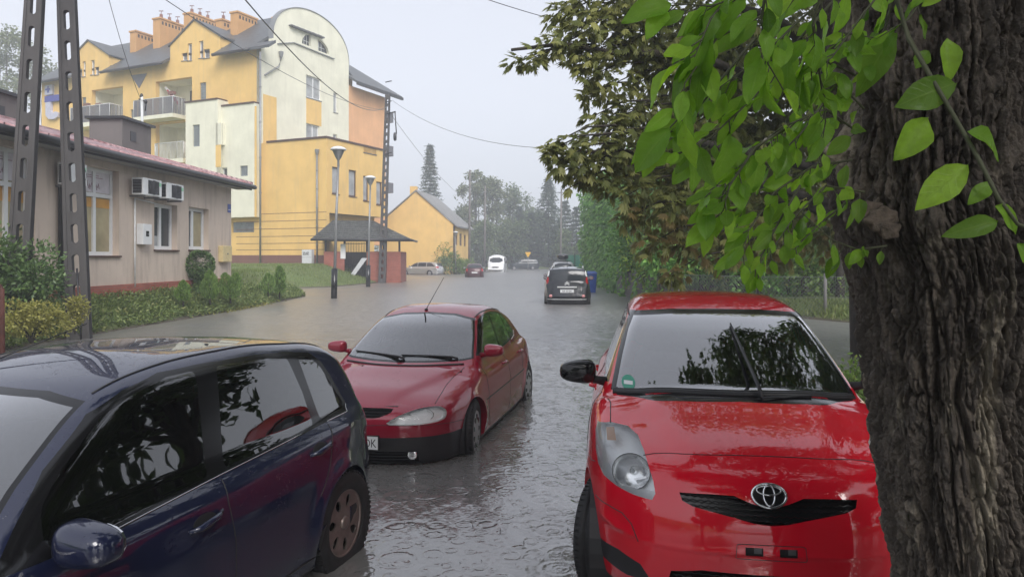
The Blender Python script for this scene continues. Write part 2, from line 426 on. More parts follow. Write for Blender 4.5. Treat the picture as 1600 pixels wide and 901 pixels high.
SH['fiesta'] = Shell(3.92,
    W=[(0, .78), (.5, .82), (.9, .838), (2.2, .842), (3.2, .835), (3.7, .80), (3.92, .76)],
    S=[(.1, -.06), (.25, -.02), (.45, 0), (.62, 0), (.78, -.015), (.9, -.045), (1.02, -.09)],
    T=[(-.1, .70), (.0, .74), (.2, .82), (.6, .90), (1.0, .97), (1.2, .96), (2.0, .955), (3.2, 1.01), (3.8, 1.03), (3.92, 1.0)], tc=.075,
    XF=[(.1, .16), (.22, .07), (.33, .02), (.5, .0), (.6, .012), (.7, .045), (.8, .11), (.9, .24)],
    PF=[(0, 0), (.3, .022), (.5, .09), (.62, .19), (.72, .34), (.79, .53), (.86, .85)],
    XR=[(.1, 3.82), (.4, 3.91), (.6, 3.92), (.72, 3.90), (.9, 3.85), (1.1, 3.79)], PR=[(0, 0), (.4, .03), (.6, .09), (.7, .17), (.78, .29), (.85, .48)],
    CS=[(.85, .785), (1.0, .725), (1.2, .655), (1.35, .60), (1.45, .55)],
    WS=[(.85, .80), (.98, 1.0), (1.15, 1.27), (1.3, 1.53), (1.4, 1.75), (1.46, 1.95)], wk=.18,
    RG=[(.9, 3.86), (1.1, 3.80), (1.25, 3.72), (1.4, 3.58)], rk=.12,
    RO=[(1.5, 1.37), (1.8, 1.435), (2.2, 1.475), (2.6, 1.475), (3.2, 1.43), (3.6, 1.365), (3.9, 1.30)], rc=.035,
    wheels=(.75, 3.24), taper=((0, 0), (2.6, 0), (3.8, .06)), flare=.03, wz=.345)
SH['megane'] = Shell(4.13,
    W=[(0, .80), (.5, .83), (.9, .845), (2.2, .85), (3.2, .84), (3.8, .79), (4.13, .72)],
    S=[(.1, -.07), (.25, -.02), (.45, 0), (.6, -.003), (.74, -.02), (.86, -.055), (1.0, -.11)],
    T=[(-.1, .60), (.0, .64), (.12, .70), (.3, .765), (.6, .83), (1.0, .915), (1.15, .925), (1.4, .89), (2.0, .90), (3.2, .95), (3.9, .96), (4.13, .9)], tc=.085,
    XF=[(.1, .14), (.25, .05), (.38, .01), (.5, .0), (.58, .02), (.66, .09), (.76, .25)],
    PF=[(0, 0), (.3, .03), (.5, .10), (.62, .18), (.72, .31), (.79, .50), (.86, .82)],
    XR=[(.1, 4.0), (.4, 4.12), (.6, 4.13), (.9, 4.05), (1.0, 4.0)], PR=[(0, 0), (.5, .06), (.7, .18), (.8, .35), (.86, .55)],
    CS=[(.78, .785), (.92, .735), (1.1, .665), (1.25, .60), (1.38, .53)],
    WS=[(.8, .80), (.92, 1.02), (1.1, 1.35), (1.25, 1.64), (1.33, 1.84), (1.42, 2.1)], wk=.17,
    RG=[(.9, 4.02), (1.0, 3.93), (1.1, 3.78), (1.2, 3.60), (1.35, 3.15)], rk=.14,
    RO=[(1.6, 1.32), (1.85, 1.375), (2.2, 1.415), (2.5, 1.42), (2.9, 1.395), (3.3, 1.34), (3.7, 1.25), (4.0, 1.13)], rc=.04,
    wheels=(.83, 3.41), wr=.325, wz=.325, taper=((0, 0), (2.4, 0), (3.8, .09)), crease=[(.05, .16, 1.0, .60, .03, .02)])
def front_generic(L, h, belt, roof, hood, w=.85, slope=.6, rear=.25, wb=(.85, 3.45), roofpts=None, hoodlen=1.05, tumb=.31, **k):
    """a shell for the cars farther off, from a few measures"""
    z0 = hood*.75; rs = hoodlen+slope+.3
    return Shell(L, W=[(0, w-.05), (.6, w-.01), (1.5, w), (L-1, w-.005), (L-.3, w-.04), (L, w-.1)],
        S=[(.1, -.07), (.3, -.02), (.5, 0), (.7, -.008), (belt-.05, -.05), (belt+.1, -.12)],
        T=[(-.1, z0-.03), (0, z0), (.2, hood*.87), (.6, hood*.95), (hoodlen, hood), (hoodlen+.3, belt-.02), (2.2, belt), (L-.3, belt+.05), (L, belt+.03)], tc=.07,
        XF=[(.1, .14), (.25, .04), (.4, .0), (.6, .02), (hood*.85, .14), (hood, .3)], PF=[(0, 0), (.5, .08), (.65, .2), (.78, .45), (.86, .8)],
        XR=[(.1, L-.14), (.35, L-.02), (.6, L), (.9, L-.06), (belt+.1, L-.1)], PR=[(0, 0), (.5, .04), (.7, .14), (.8, .28), (.86, .45)],
        CS=[(belt-.15, w-.05), (belt, w-.1*tumb/.31), (belt+(roof-belt)*.5, w-.17*tumb/.31), (roof-.1, w-.25*tumb/.31), (roof, w-tumb)],
        WS=[(belt-.1, hoodlen-.15), (belt, hoodlen), (belt+(roof-belt)*.5, hoodlen+slope*.5), (roof-.08, hoodlen+slope), (roof, hoodlen+slope+.3)], wk=.18,
        RG=[(belt-.1, L-.05), (belt, L-.08), (belt+(roof-belt)*.5, L-.08-rear*.35), (roof-.08, L-.08-rear), (roof, L-.2-rear)], rk=.1,
        RO=roofpts or [(rs-.4, roof-.1), (rs-.1, roof-.04), (rs+.3, roof), (L*.62, roof), (L-.6, roof-.04), (L-.1, roof-.1)], rc=.035, wheels=wb, **k)
SH['minivan'] = front_generic(4.08, 1.67, 1.05, 1.64, 1.05, w=.90, slope=.75, rear=.16, tumb=.21, kc=.07, wb=(.80, 3.34), taper=((0, 0), (2.6, 0), (4, .04)))
SH['estate'] = front_generic(4.77, 1.5, .93, 1.47, .92, w=.91, slope=.85, rear=.45, wb=(.95, 3.76), hoodlen=1.15)
SH['hatch'] = front_generic(4.1, 1.45, .92, 1.43, .92, w=.86, slope=.75, rear=.5, wb=(.83, 3.4))
SH['suv'] = front_generic(4.6, 1.7, 1.1, 1.68, 1.08, w=.91, slope=.7, rear=.3, wb=(.9, 3.6), hoodlen=1.2)
SH['van'] = Shell(5.4, W=[(0, .92), (.6, 1.0), (1.5, 1.02), (4.4, 1.02), (5.1, 1.01), (5.4, .99)],
    S=[(.1, -.06), (.3, 0), (.9, 0), (1.2, -.01), (1.5, -.03)],
    T=[(-.1, .9), (0, .95), (.3, 1.12), (.8, 1.32), (1.1, 1.35), (2, 1.3), (5.4, 1.3)], tc=.05,
    XF=[(.1, .12), (.3, .02), (.5, 0), (.8, .04), (1.1, .22), (1.3, .5)], PF=[(0, 0), (.6, .06), (.8, .16), (.95, .35), (1.05, .7)],
    XR=[(.1, 5.35), (.5, 5.4), (1.5, 5.4)], PR=[(0, 0), (.8, .02), (.95, .1), (1.05, .3)],
    CS=[(1.2, 1.0), (1.6, .99), (2.1, .96), (2.4, .92)], WS=[(1.2, .5), (1.35, .68), (1.7, 1.0), (2.0, 1.3), (2.2, 1.65), (2.3, 2.0)], wk=.14,
    RG=[(1.2, 5.4), (2.4, 5.36)], rk=.03, RO=[(1.5, 2.32), (2.0, 2.40), (2.6, 2.42), (5.4, 2.42)], rc=.02, wheels=(.95, 4.4), wr=.36, kc=.05, k=.04)
POSE = {'yaris': (1.135, 3.219, .136, .005), 'megane': (-1.328, 6.314, .214, -.165), 'fiesta': (-2.739, 1.539, .300, -.125)}
def chaikin(p, n=2, k=.25):
    for _ in range(n):
        q = []
        for i in range(len(p)):
            a, b = p[i], p[(i+1) % len(p)]
            q += [(a[0]*(1-k)+b[0]*k, a[1]*(1-k)+b[1]*k), (a[0]*k+b[0]*(1-k), a[1]*k+b[1]*(1-k))]
        p = q
    return p
def roundc(p, r=.03):
    out = []; n = len(p)
    for i in range(n):
        a, b, c = Vector(p[i-1]), Vector(p[i]), Vector(p[(i+1) % n]); ra = min(r, (a-b).length*.4); rc = min(r, (c-b).length*.4)
        if (b-a).normalized().dot((c-b).normalized()) > .93: out.append(tuple(b)); continue
        p0 = b+(a-b).normalized()*ra; p2 = b+(c-b).normalized()*rc
        for t in (0, .33, .67, 1): out.append(tuple(p0*(1-t)**2+b*(2*t*(1-t))+p2*t*t))
    return out
def shrink(p, d):
    cx = sum(q[0] for q in p)/len(p); cy = sum(q[1] for q in p)/len(p); n = len(p); out = []
    ar = sum(p[i][0]*p[(i+1) % n][1]-p[(i+1) % n][0]*p[i][1] for i in range(n)); sg = 1 if ar > 0 else -1
    for i in range(n):
        a, b, c = Vector(p[i-1]), Vector(p[i]), Vector(p[(i+1) % n])
        e1 = (b-a).normalized(); e2 = (c-b).normalized(); n1 = Vector((-e1.y, e1.x))*sg; n2 = Vector((-e2.y, e2.x))*sg
        m = n1+n2
        if m.length < 1e-6: m = n1
        m.normalize(); out.append(tuple(b+m*(d/max(.4, m.dot(n1)))))
    return out
def is_convex(p):
    n = len(p); s = 0
    for i in range(n):
        a, b, c = p[i], p[(i+1) % n], p[(i+2) % n]
        cr = (b[0]-a[0])*(c[1]-b[1])-(b[1]-a[1])*(c[0]-b[0])
        if abs(cr) < 1e-7: continue
        if s == 0: s = 1 if cr > 0 else -1
        elif (cr > 0) != (s > 0): return False
    return True
CUTC = {}
VIEW = {'side': (0, 2, 1), 'front': (1, 2, 0), 'rear': (1, 2, 0), 'top': (0, 1, 2)}
def cut(bm, poly, view, sg, pred, reg, rid, only=None):
    a, b, c = VIEW[view]
    us = [q[0] for q in poly]; vs = [q[1] for q in poly]; u0, u1, v0, v1 = min(us), max(us), min(vs), max(vs); S = []
    ons = None if only is None else set(only)
    near = np.where((CUTC['c'][:, a] > u0-.15) & (CUTC['c'][:, a] < u1+.15) & (CUTC['c'][:, b] > v0-.15) & (CUTC['c'][:, b] < v1+.15))[0]
    for f in [CUTC['f'][i] for i in near]+list(CUTC['x']):
        if not f.is_valid or (ons is not None and f[reg] not in ons): continue
        co = f.verts[0].co
        if not (u0-.15 < co[a] < u1+.15 and v0-.15 < co[b] < v1+.15): continue
        fu = [v.co[a] for v in f.verts]
        if max(fu) < u0 or min(fu) > u1: continue
        fv = [v.co[b] for v in f.verts]
        if max(fv) < v0 or min(fv) > v1: continue
        if pred(f): S.append(f)
    if is_convex(poly): polys = [poly]
    else: polys = [[poly[i] for i in t] for t in tessellate_polygon([[Vector((q[0], q[1], 0)) for q in poly]])]
    L = set(S); done = []
    for pl in polys:
        us = [q[0] for q in pl]; vs = [q[1] for q in pl]; u0, u1, v0, v1 = min(us), max(us), min(vs), max(vs)
        cx, cy = sum(us)/len(us), sum(vs)/len(vs)
        S = [f for f in L if max(v.co[a] for v in f.verts) >= u0 and min(v.co[a] for v in f.verts) <= u1 and max(v.co[b] for v in f.verts) >= v0 and min(v.co[b] for v in f.verts) <= v1]
        for i in range(len(pl)):
            p, q = pl[i], pl[(i+1) % len(pl)]
            d = (q[0]-p[0], q[1]-p[1]); l = math.hypot(*d)
            if l < 1e-5: continue
            nn = (-d[1]/l, d[0]/l)
            if (cx-p[0])*nn[0]+(cy-p[1])*nn[1] < 0: nn = (-nn[0], -nn[1])
            co = [0, 0, 0]; no = [0, 0, 0]; co[a], co[b] = p; no[a], no[b] = nn
            # only faces that straddle the line need cutting
            T = []; X = []
            for f in S:
                ds = [(v.co[a]-p[0])*nn[0]+(v.co[b]-p[1])*nn[1] for v in f.verts]
                if min(ds) >= -1e-7: T.append(f)
                elif max(ds) > 1e-7: X.append(f)
            if X:
                g = set(X)
                for f in X: g.update(f.edges); g.update(f.verts); L.discard(f)
                r = bmesh.ops.bisect_plane(bm, geom=list(g), plane_co=co, plane_no=no, dist=1e-6)
                for e in r['geom']:
                    if isinstance(e, bmesh.types.BMFace) and e.is_valid:
                        L.add(e); CUTC['x'].add(e); m = e.calc_center_median()
                        if (m[a]-p[0])*nn[0]+(m[b]-p[1])*nn[1] > 0: T.append(e)
            S = T
        done += S
    n = 0
    for f in done:
        if f.is_valid: f[reg] = rid; n += 1
    return n
class CB(MB):
    """shapes in car space (x back from the nose, y, z); mirrored into Blender's space when built"""
    def build(s, name, mat=None, parent=None, bevel=0.):
        s.v = [(v[0], -v[1], v[2]) for v in s.v]
        return MB.build(s, name, mat, parent, bevel)
def shell_mesh(name, sh, faces, mats, parent, normals=True):
    """faces: list of (list of coords, material index)"""
    idx = {}; V = []; F = []; mi = []
    for vs, m in faces:
        f = []
        for v in vs:
            k = (round(v[0], 6), round(v[1], 6), round(v[2], 6))
            if k not in idx: idx[k] = len(V); V.append(v)
            f.append(idx[k])
        f2 = [f[i] for i in range(len(f)) if f[i] != f[i-1]]
        if len(set(f2)) >= 3: F.append(f2[::-1]); mi.append(m)
    me = bpy.data.meshes.new(name); me.from_pydata([(v[0], -v[1], v[2]) for v in V], [], F)
    for m in mats: me.materials.append(M[m])
    me.polygons.foreach_set('material_index', mi); me.polygons.foreach_set('use_smooth', [True]*len(F)); me.update()
    if normals and len(V):
        N = sh.normals(np.array([tuple(v) for v in V])); N[:, 1] *= -1
        me.normals_split_custom_set_from_vertices(N.tolist())
    o = bpy.data.objects.new(name, me); C.objects.link(o); o.parent = parent; return o
def make_shell(sh, root, cuts, body='red_paint', res=(120, 200, 60), lining=None, lamp_depth=.05):
    P, F = sh.mesh(*res)
    bm = bmesh.new(); vs = [bm.verts.new(p) for p in P]
    for f in F:
        try: bm.faces.new([vs[i] for i in f])
        except ValueError: pass
    bm.normal_update(); bmesh.ops.recalc_face_normals(bm, faces=bm.faces)
    reg = bm.faces.layers.int.new('reg'); CUTC['f'] = list(bm.faces); CUTC['c'] = np.array([tuple(f.calc_center_median()) for f in CUTC['f']]); CUTC['x'] = set(); info = {0: ('mat', body)}; rid = 0; mats = [body]
    for cdef in cuts:
        view = cdef['view']; only = cdef.get('only')
        for sg in cdef.get('sides', (1, -1)):
            rid += 1; info[rid] = (cdef['op'], cdef.get('mat'), cdef.get('name'), cdef.get('key'))
            if 'pred' in cdef: pred = lambda f, sg=sg, q=cdef['pred']: q(f.calc_center_median(), f.normal, sg)
            elif view == 'side': pred = lambda f, sg=sg: f.normal.y*sg > .2
            elif view == 'front': pred = lambda f, sg=sg, xm=cdef.get('xmax', 1.3), x0=cdef.get('xmin', -9.): f.normal.x < -.05 and x0 < f.calc_center_median().x < xm
            elif view == 'rear': pred = lambda f, sg=sg: f.normal.x > .1 and f.calc_center_median().x > sh.L-1.3
            else: pred = lambda f, sg=sg: f.normal.z > .1
            poly = cdef['poly']
            if view in ('front', 'rear') and sg < 0 and not cdef.get('center'): poly = [(-a, b) for a, b in poly]
            if view == 'top' and sg < 0 and not cdef.get('center'): poly = [(a, -b) for a, b in poly]
            if cdef.get('center') and sg < 0: continue
            on = None if only is None else [k for k, v in info.items() if (v[3] if len(v) > 3 else None) in only or (k == 0 and 'body' in only)]
            cut(bm, poly, view, sg, pred, reg, rid, on)
    groups = {}
    for f in bm.faces:
        groups.setdefault(f[reg], []).append(f)
    bodyf = []; lin = []
    parts = {}
    for r, fs in groups.items():
        inf = info[r]
        if inf[0] == 'delete': continue
        L = [[v.co.copy() for v in f.verts] for f in fs]
        if inf[0] == 'mat':
            if inf[1] not in mats: mats.append(inf[1])
            k = mats.index(inf[1]); bodyf += [(l, k) for l in L]
        else: parts.setdefault((inf[2], r, inf[1]), []).extend((l, 0) for l in L)
    bo = shell_mesh('body', sh, bodyf, mats, root)
    # arch lips
    mb = CB(); mb.mat(body)
    for e in bm.edges:
        if len(e.link_faces) == 2:
            a, b = [info[f[reg]][0] == 'delete' for f in e.link_faces]
            ka = [info[f[reg]][3] if len(info[f[reg]]) > 3 else None for f in e.link_faces]
            if a != b and 'arch' in ka:
                p, q = [v.co for v in e.verts]
                if abs(p.y) > .45 and abs(q.y) > .45:
                    mb.add([p, q, (q.x, q.y*.93, q.z), (p.x, p.y*.93, p.z)], [(0, 1, 2, 3)])
    if mb.v: mb.build('arch_lip', None, root)
    outp = {}
    for (nm, r, mt), fs in parts.items():
        o = shell_mesh(nm, sh, fs, [mt], root); outp.setdefault(nm, []).append((o, fs))
    if lining:
        x0, x1, z0 = lining; L = []
        for f in bm.faces:
            inf = info[f[reg]]
            if inf[0] != 'mat': continue
            c = f.calc_center_median()
            if x0 < c.x < x1 and c.z > z0: L.append(f)
        V = []; Fl = []
        for f in L:
            b = len(V); V += [(v.co-v.normal*.02) for v in f.verts]; Fl.append(list(range(b, b+len(f.verts))))
        mb = CB(); mb.mat('grey_cloth'); mb.add(V, Fl, False); mb.build('headlining', None, root)
    bm.free()
    return bo, outp
def wheel(root, x, y, z, style, r=.29, w=.185, steer=0.):
    """tyre with its rim as a child; y sign tells the outer side"""
    s = 1 if y > 0 else -1; n = 48
    mb = CB(); mb.mat('black_rubber')
    prof = [(r*.64, -w*.42), (r*.70, -w*.5), (r*.9, -w*.5), (r*.975, -w*.42), (r, -w*.3), (r, -w*.16), (r*.975, -w*.14), (r*.975, -w*.11), (r, -w*.09), (r, w*.09), (r*.975, w*.11), (r*.975, w*.14), (r, w*.16), (r, w*.3), (r*.975, w*.42), (r*.9, w*.5), (r*.70, w*.5), (r*.64, w*.42)]
    mb.lathe([(a, b*s) for a, b in prof], axis='y', n=n)
    for k in range(56):                           # shoulder blocks
        t = 2*math.pi*k/56; c, q = math.cos(t), math.sin(t)
        for u in (-1, 1):
            p = Vector((c*r*.985, u*w*.36, q*r*.985)); d = Vector((c, 0, q)); tt = Vector((-q, 0, c))
            mb.hexa([p-tt*.008-d*.008+Vector((0, -.012, 0)), p+tt*.008-d*.008+Vector((0, -.012, 0)), p+tt*.008-d*.008+Vector((0, .016, 0)), p-tt*.008-d*.008+Vector((0, .016, 0)),
                     p-tt*.008+d*.006+Vector((0, -.012, 0)), p+tt*.008+d*.006+Vector((0, -.012, 0)), p+tt*.008+d*.006+Vector((0, .016, 0)), p-tt*.008+d*.006+Vector((0, .016, 0))])
    ty = mb.build('wheel', None, root); ty.location = (x, -y, z); ty.rotation_euler = (0, 0, steer)
    rb = CB(); R1 = r*.665
    if style == 'alloy':
        rb.mat('alloy'); out = w*.40*s
        rb.lathe([(R1, -w*.4*s), (R1, out), (R1*.93, out), (R1*.9, out-.02*s)], axis='y', n=n)
        holes = []; k = 7
        for i in range(k):
            t = 2*math.pi*i/k+.3; c, q = math.cos(t), math.sin(t); h = []
            for j in range(14):
                a = 2*math.pi*j/14; rr = R1*(.64+.19*math.cos(a)); tt = R1*.125*math.sin(a)*(1+.25*math.cos(a))
                h.append((rr*c-tt*q, rr*q+tt*c))
            holes.append(h)
        outer = [(R1*.92*math.cos(2*math.pi*j/40), R1*.92*math.sin(2*math.pi*j/40)) for j in range(40)]
        rb.prism(outer, lambda a, z_, d: (a, d+(.0 if a*a+z_*z_ > (R1*.5)**2 else .0), z_), (w*.30)*s, (w*.36)*s, holes)
        rb.lathe([(R1*.2, w*.35*s), (R1*.2, w*.42*s), (R1*.14, w*.44*s), (0.001, w*.44*s)], axis='y', n=24)
        rb.mat('black_gloss'); rb.lathe([(R1*.93, w*.1*s), (.001, w*.1*s)], axis='y', n=32)
    elif style == 'hubcap':
        rb.mat('hubcap'); rb.lathe([(R1, -w*.4*s), (R1*1.02, w*.42*s), (R1*.95, w*.5*s), (R1*.8, w*.44*s), (R1*.5, w*.5*s), (R1*.2, w*.52*s), (.001, w*.52*s)], axis='y', n=n)
        rb.mat('black_gloss')
        for i in range(9):
            t = 2*math.pi*i/9; c, q = math.cos(t), math.sin(t); h = [((R1*.66+.03*math.cos(a))*c-.022*math.sin(a)*q, (R1*.66+.03*math.cos(a))*q+.022*math.sin(a)*c) for a in [2*math.pi*j/10 for j in range(10)]]
            rb.prism(h, lambda a, z_, d: (a, d, z_), w*.40*s, w*.505*s)
    else:
        rb.mat('hubcap'); rb.lathe([(R1, w*.3*s), (R1*.9, w*.4*s), (.001, w*.4*s)], axis='y', n=20)
        rb.mat('black_gloss')
        for i in range(5):
            t = 2*math.pi*i/5; c, q = math.cos(t), math.sin(t)
            rb.prism([(R1*.35*c-R1*.1*q, R1*.35*q+R1*.1*c), (R1*.8*c-R1*.22*q, R1*.8*q+R1*.22*c), (R1*.8*c+R1*.22*q, R1*.8*q-R1*.22*c), (R1*.35*c+R1*.1*q, R1*.35*q-R1*.1*c)], lambda a, z_, d: (a, d, z_), w*.38*s, w*.41*s)
    rb.build('rim', None, ty)
    return ty
def wheels(root, sh, style, ys, r=.29, steer=0., far=False):
    for x in sh.wheels:
        for sg in (1, -1):
            wheel(root, x, sg*ys, sh.wz-.0, style, r+(sh.wz-.29)*.3, steer=steer if x < 2 else 0)
    mb = CB(); mb.mat('black_plastic')
    for x in sh.wheels:
        for sg in (1, -1):
            n = 18; a0, a1 = math.radians(-25), math.radians(205); W = float(sh.W(x))*.955*sg; Wi = (abs(ys)-.17)*sg; R1 = sh.wr+.004
            ring = [(x+R1*math.cos(a0+(a1-a0)*i/n), sh.wz+R1*math.sin(a0+(a1-a0)*i/n)) for i in range(n+1)]
            for i in range(n):
                (u0, v0), (u1, v1) = ring[i], ring[i+1]
                mb.quad((u0, W, v0), (u1, W, v1), (u1, Wi, v1), (u0, Wi, v0))
            mb.add([(u, Wi, v) for u, v in ring], [tuple(range(n+1))])
    mb.build('wheel_liner', None, root)
def blob(mb, c, s, fn=None, n=10, p=2.6):
    """super-ellipsoid at c with half sizes s; fn bends it"""
    vs = []; nu, nv = n*2, n
    def sp(v, e): return math.copysign(abs(v)**e, v)
    for i in range(nv+1):
        ph = math.pi*i/nv-math.pi/2
        for k in range(nu):
            t = 2*math.pi*k/nu; e = 2/p
            q = Vector((sp(math.cos(ph), e)*sp(math.cos(t), e), sp(math.cos(ph), e)*sp(math.sin(t), e), sp(math.sin(ph), e)))
            q = Vector((q.x*s[0], q.y*s[1], q.z*s[2]))
            if fn: q = fn(q)
            vs.append(q+Vector(c))
    fs = [(i*nu+k, i*nu+(k+1) % nu, (i+1)*nu+(k+1) % nu, (i+1)*nu+k) for i in range(nv) for k in range(nu)]
    mb.add(vs, fs, True)
def seam(mb, sh, view, pts, sg=1, r=.0028, mirror=True, n=10):
    A_ = []; B_ = []
    for i in range(len(pts)-1):
        for t in range(n): A_.append(pts[i][0]+(pts[i+1][0]-pts[i][0])*t/n); B_.append(pts[i][1]+(pts[i+1][1]-pts[i][1])*t/n)
    A_.append(pts[-1][0]); B_.append(pts[-1][1]); A_ = np.array(A_); B_ = np.array(B_)
    for s in ((1, -1) if mirror else (sg,)):
        if view == 'side': P = sh.at_many('side', A_, B_, s)
        elif view in ('front', 'rear'): P = sh.at_many(view, A_*s, B_)
        else: P = sh.at_many('top', A_, B_*s)
        mb.tube(P, r, 5)
def mirror_part(root, sh, x, z, mat, size=(.075, .115, .075), stalk='black_plastic', out=.17, drop=0.):
    for sg in (1, -1):
        p = sh.at('side', x, z, sg); o = CB(); o.mat(mat)
        def fn(q, sg=sg): return Vector((q.x*(1 if q.x < 0 else .35), q.y, q.z*(1-.18*(q.y*sg)/size[1])))
        c = (p.x-.02, p.y+sg*out, p.z+.07-drop)
        blob(o, c, size, fn, 12, 3.0)
        o.mat(stalk); o.tube([(p.x+.01, p.y-.02*sg, p.z), (p.x-.005, p.y+.05*sg, p.z+.015), (c[0]+.01, c[1]-size[1]*.7*sg, c[2]-size[2]*.6)], [.032, .024, .028], 8)
        mo = o.build('side_mirror', None, root)
        g = CB(); g.mat('chrome'); g.prism(chaikin([(-size[1]*.85, -size[2]*.78), (size[1]*.85, -size[2]*.78), (size[1]*.85, size[2]*.78), (-size[1]*.85, size[2]*.78)], 2), lambda a, z_, d, c=c: (c[0]+size[0]*.30+d, c[1]+a, c[2]+z_), 0, .008)
        g.build('mirror_glass', None, mo)
def cabin(root, x0=1.15, seats=(1.75, 2.65), w=.62, dash=.92, wheel_y=-.33, floor=.28, xend=3.4):
    mb = CB(); mb.mat('dark_cloth')
    mb.box((x0-.1, -w, floor), (xend, w, floor+.02)); mb.box((x0-.1, -w-.02, floor), (xend, -w, .86)); mb.box((x0-.1, w, floor), (xend, w+.02, .86)); mb.box((xend, -w, floor), (xend+.02, w, .8))
    mb.build('cabin_floor', None, root)
    d = CB(); d.mat('black_plastic'); d.hexa([(x0-.08, -w+.12, .6), (x0+.25, -w, .6), (x0+.25, w, .6), (x0-.08, w-.12, .6), (x0-.06, -w+.12, dash-.08), (x0+.2, -w+.02, dash-.02), (x0+.2, w-.02, dash-.02), (x0-.06, w-.12, dash-.08)])
    d.build('dashboard', None, root, bevel=.03)
    def seat(x, y, ww, nm='seat'):
        s = CB(); s.mat('grey_cloth'); blob(s, (x, y, .50), (.26, ww, .09), None, 8, 3.5)
        blob(s, (x+.27, y, .80), (.07, ww*.95, .30), lambda q: Vector((q.x+(q.z+.3)*.3, q.y*(1-.12*(q.z+.3)), q.z)), 8, 3.5)
        so_ = s.build(nm, None, root)
        h = CB(); h.mat('grey_cloth')
        for yy in ([y] if ww < .4 else [y-.38, y+.38]):
            blob(h, (x+.47, yy, 1.19 if ww < .4 else 1.12), (.045, .13, .085), None, 8, 3); h.tube([(x+.45, yy-.04, 1.0), (x+.47, yy-.04, 1.15)], .006, 5); h.tube([(x+.45, yy+.04, 1.0), (x+.47, yy+.04, 1.15)], .006, 5)
        h.build('headrest', None, so_)
    seat(seats[0], .33, .24); seat(seats[0], -.33, .24); seat(seats[1], 0, .58, 'rear_seat')
    sw = CB(); sw.mat('black_plastic'); c = Vector((x0+.38, wheel_y, .88)); u = Vector((0, 1, 0)); v = Vector((.42, 0, .9)).normalized()
    sw.tube([c+u*math.cos(t)*.185+v*math.sin(t)*.185 for t in [2*math.pi*i/28 for i in range(29)]], .016, 7); sw.tube([c+v*.0-u*.18, c+Vector((-.03, 0, -.02)), c+u*.18], .018, 6); sw.tube([c, c+Vector((-.25, 0, -.12))], .035, 8)
    sw.build('steering_wheel', None, root)
    rm = CB(); rm.mat('black_plastic'); blob(rm, (x0+.72, 0, 1.27), (.015, .12, .035), None, 8, 3); rm.tube([(x0+.7, 0, 1.29), (x0+.66, 0, 1.36)], .008, 5); rm.build('rear_view_mirror', None, root)
def lamp_unit(root, sh, name, part, depth=.07, bowls=(), amber=None, view='front', label=None, housing='lamp_white'):
    """the cover was cut out of the shell: put a housing behind it"""
    for (o, fs) in part:
        mb = CB(); mb.mat(housing); cy = sum(v[1] for f, _ in fs for v in f)/max(1, sum(len(f) for f, _ in fs)); sg = 1 if cy > 0 else -1
        cnt = {}
        for f, _ in fs:
            for i in range(len(f)):
                a = tuple(round(q, 6) for q in f[i]); b = tuple(round(q, 6) for q in f[(i+1) % len(f)]); k = (a, b) if a < b else (b, a); cnt[k] = cnt.get(k, 0)+1
        ctr = Vector((0, 0, 0)); n = 0
        for f, _ in fs:
            for v in f: ctr += v; n += 1
        ctr /= n
        mv = lambda v, d=depth, k=.12: Vector(v)+(ctr-Vector(v))*k+Vector((d, -sg*d*.35, -d*.15))
        for (a, b), c in cnt.items():
            if c == 1: mb.quad(a, b, mv(b), mv(a))
        for f, _ in fs: mb.add([mv(v) for v in f], [tuple(range(len(f)))])
        h = mb.build('lamp_housing', None, o)
        for (bx, by, bz, br, dx) in bowls:
            bb = CB(); bb.mat('silver_lamp'); c = Vector((bx, by*sg, bz)); ax = Vector((-1, sg*.25, .18)).normalized(); u = ax.cross(Vector((0, 0, 1))).normalized(); v = ax.cross(u)
            vs = []; fs2 = []; nn = 28; prof = [(1.0, .0), (.98, -.1), (.85, -.35), (.6, -.6), (.3, -.75), (.12, -.8)]
            for (pr, ph) in prof:
                for k in range(nn):
                    t = 2*math.pi*k/nn; vs.append(c+(u*math.cos(t)*br*dx+v*math.sin(t)*br)*pr+ax*ph*br*.7)
            fs2 = [(i*nn+k, i*nn+(k+1) % nn, (i+1)*nn+(k+1) % nn, (i+1)*nn+k) for i in range(len(prof)-1) for k in range(nn)]
            bb.add(vs, fs2, True)
            bb.mat('glass_lamp'); blob(bb, c-ax*br*.35, (br*.16, br*.16, br*.16), None, 6, 2)
            bb.mat('black_gloss'); bb.tube([c-ax*.004+(u*math.cos(t)*dx+v*math.sin(t))*br*1.02 for t in [2*math.pi*i/28 for i in range(29)]], .0022, 5)
            bb.mat('chrome'); bb.hexa([c+u*br*.2+v*br*.5-ax*.03, c+u*br*.9+v*br*.3-ax*.03, c+u*br*.85+v*br*.2-ax*.03, c+u*br*.15+v*br*.4-ax*.03, c+u*br*.2+v*br*.5-ax*.02, c+u*br*.9+v*br*.3-ax*.02, c+u*br*.85+v*br*.2-ax*.02, c+u*br*.15+v*br*.4-ax*.02])
            bb.build('reflector', None, o)
        if amber:
            am = CB(); am.mat('amber'); am.add([mv(sh.at('front', y_*sg, z_), .02, .0) for y_, z_ in amber], [tuple(range(len(amber)))]); am.build('turn_signal', None, o)
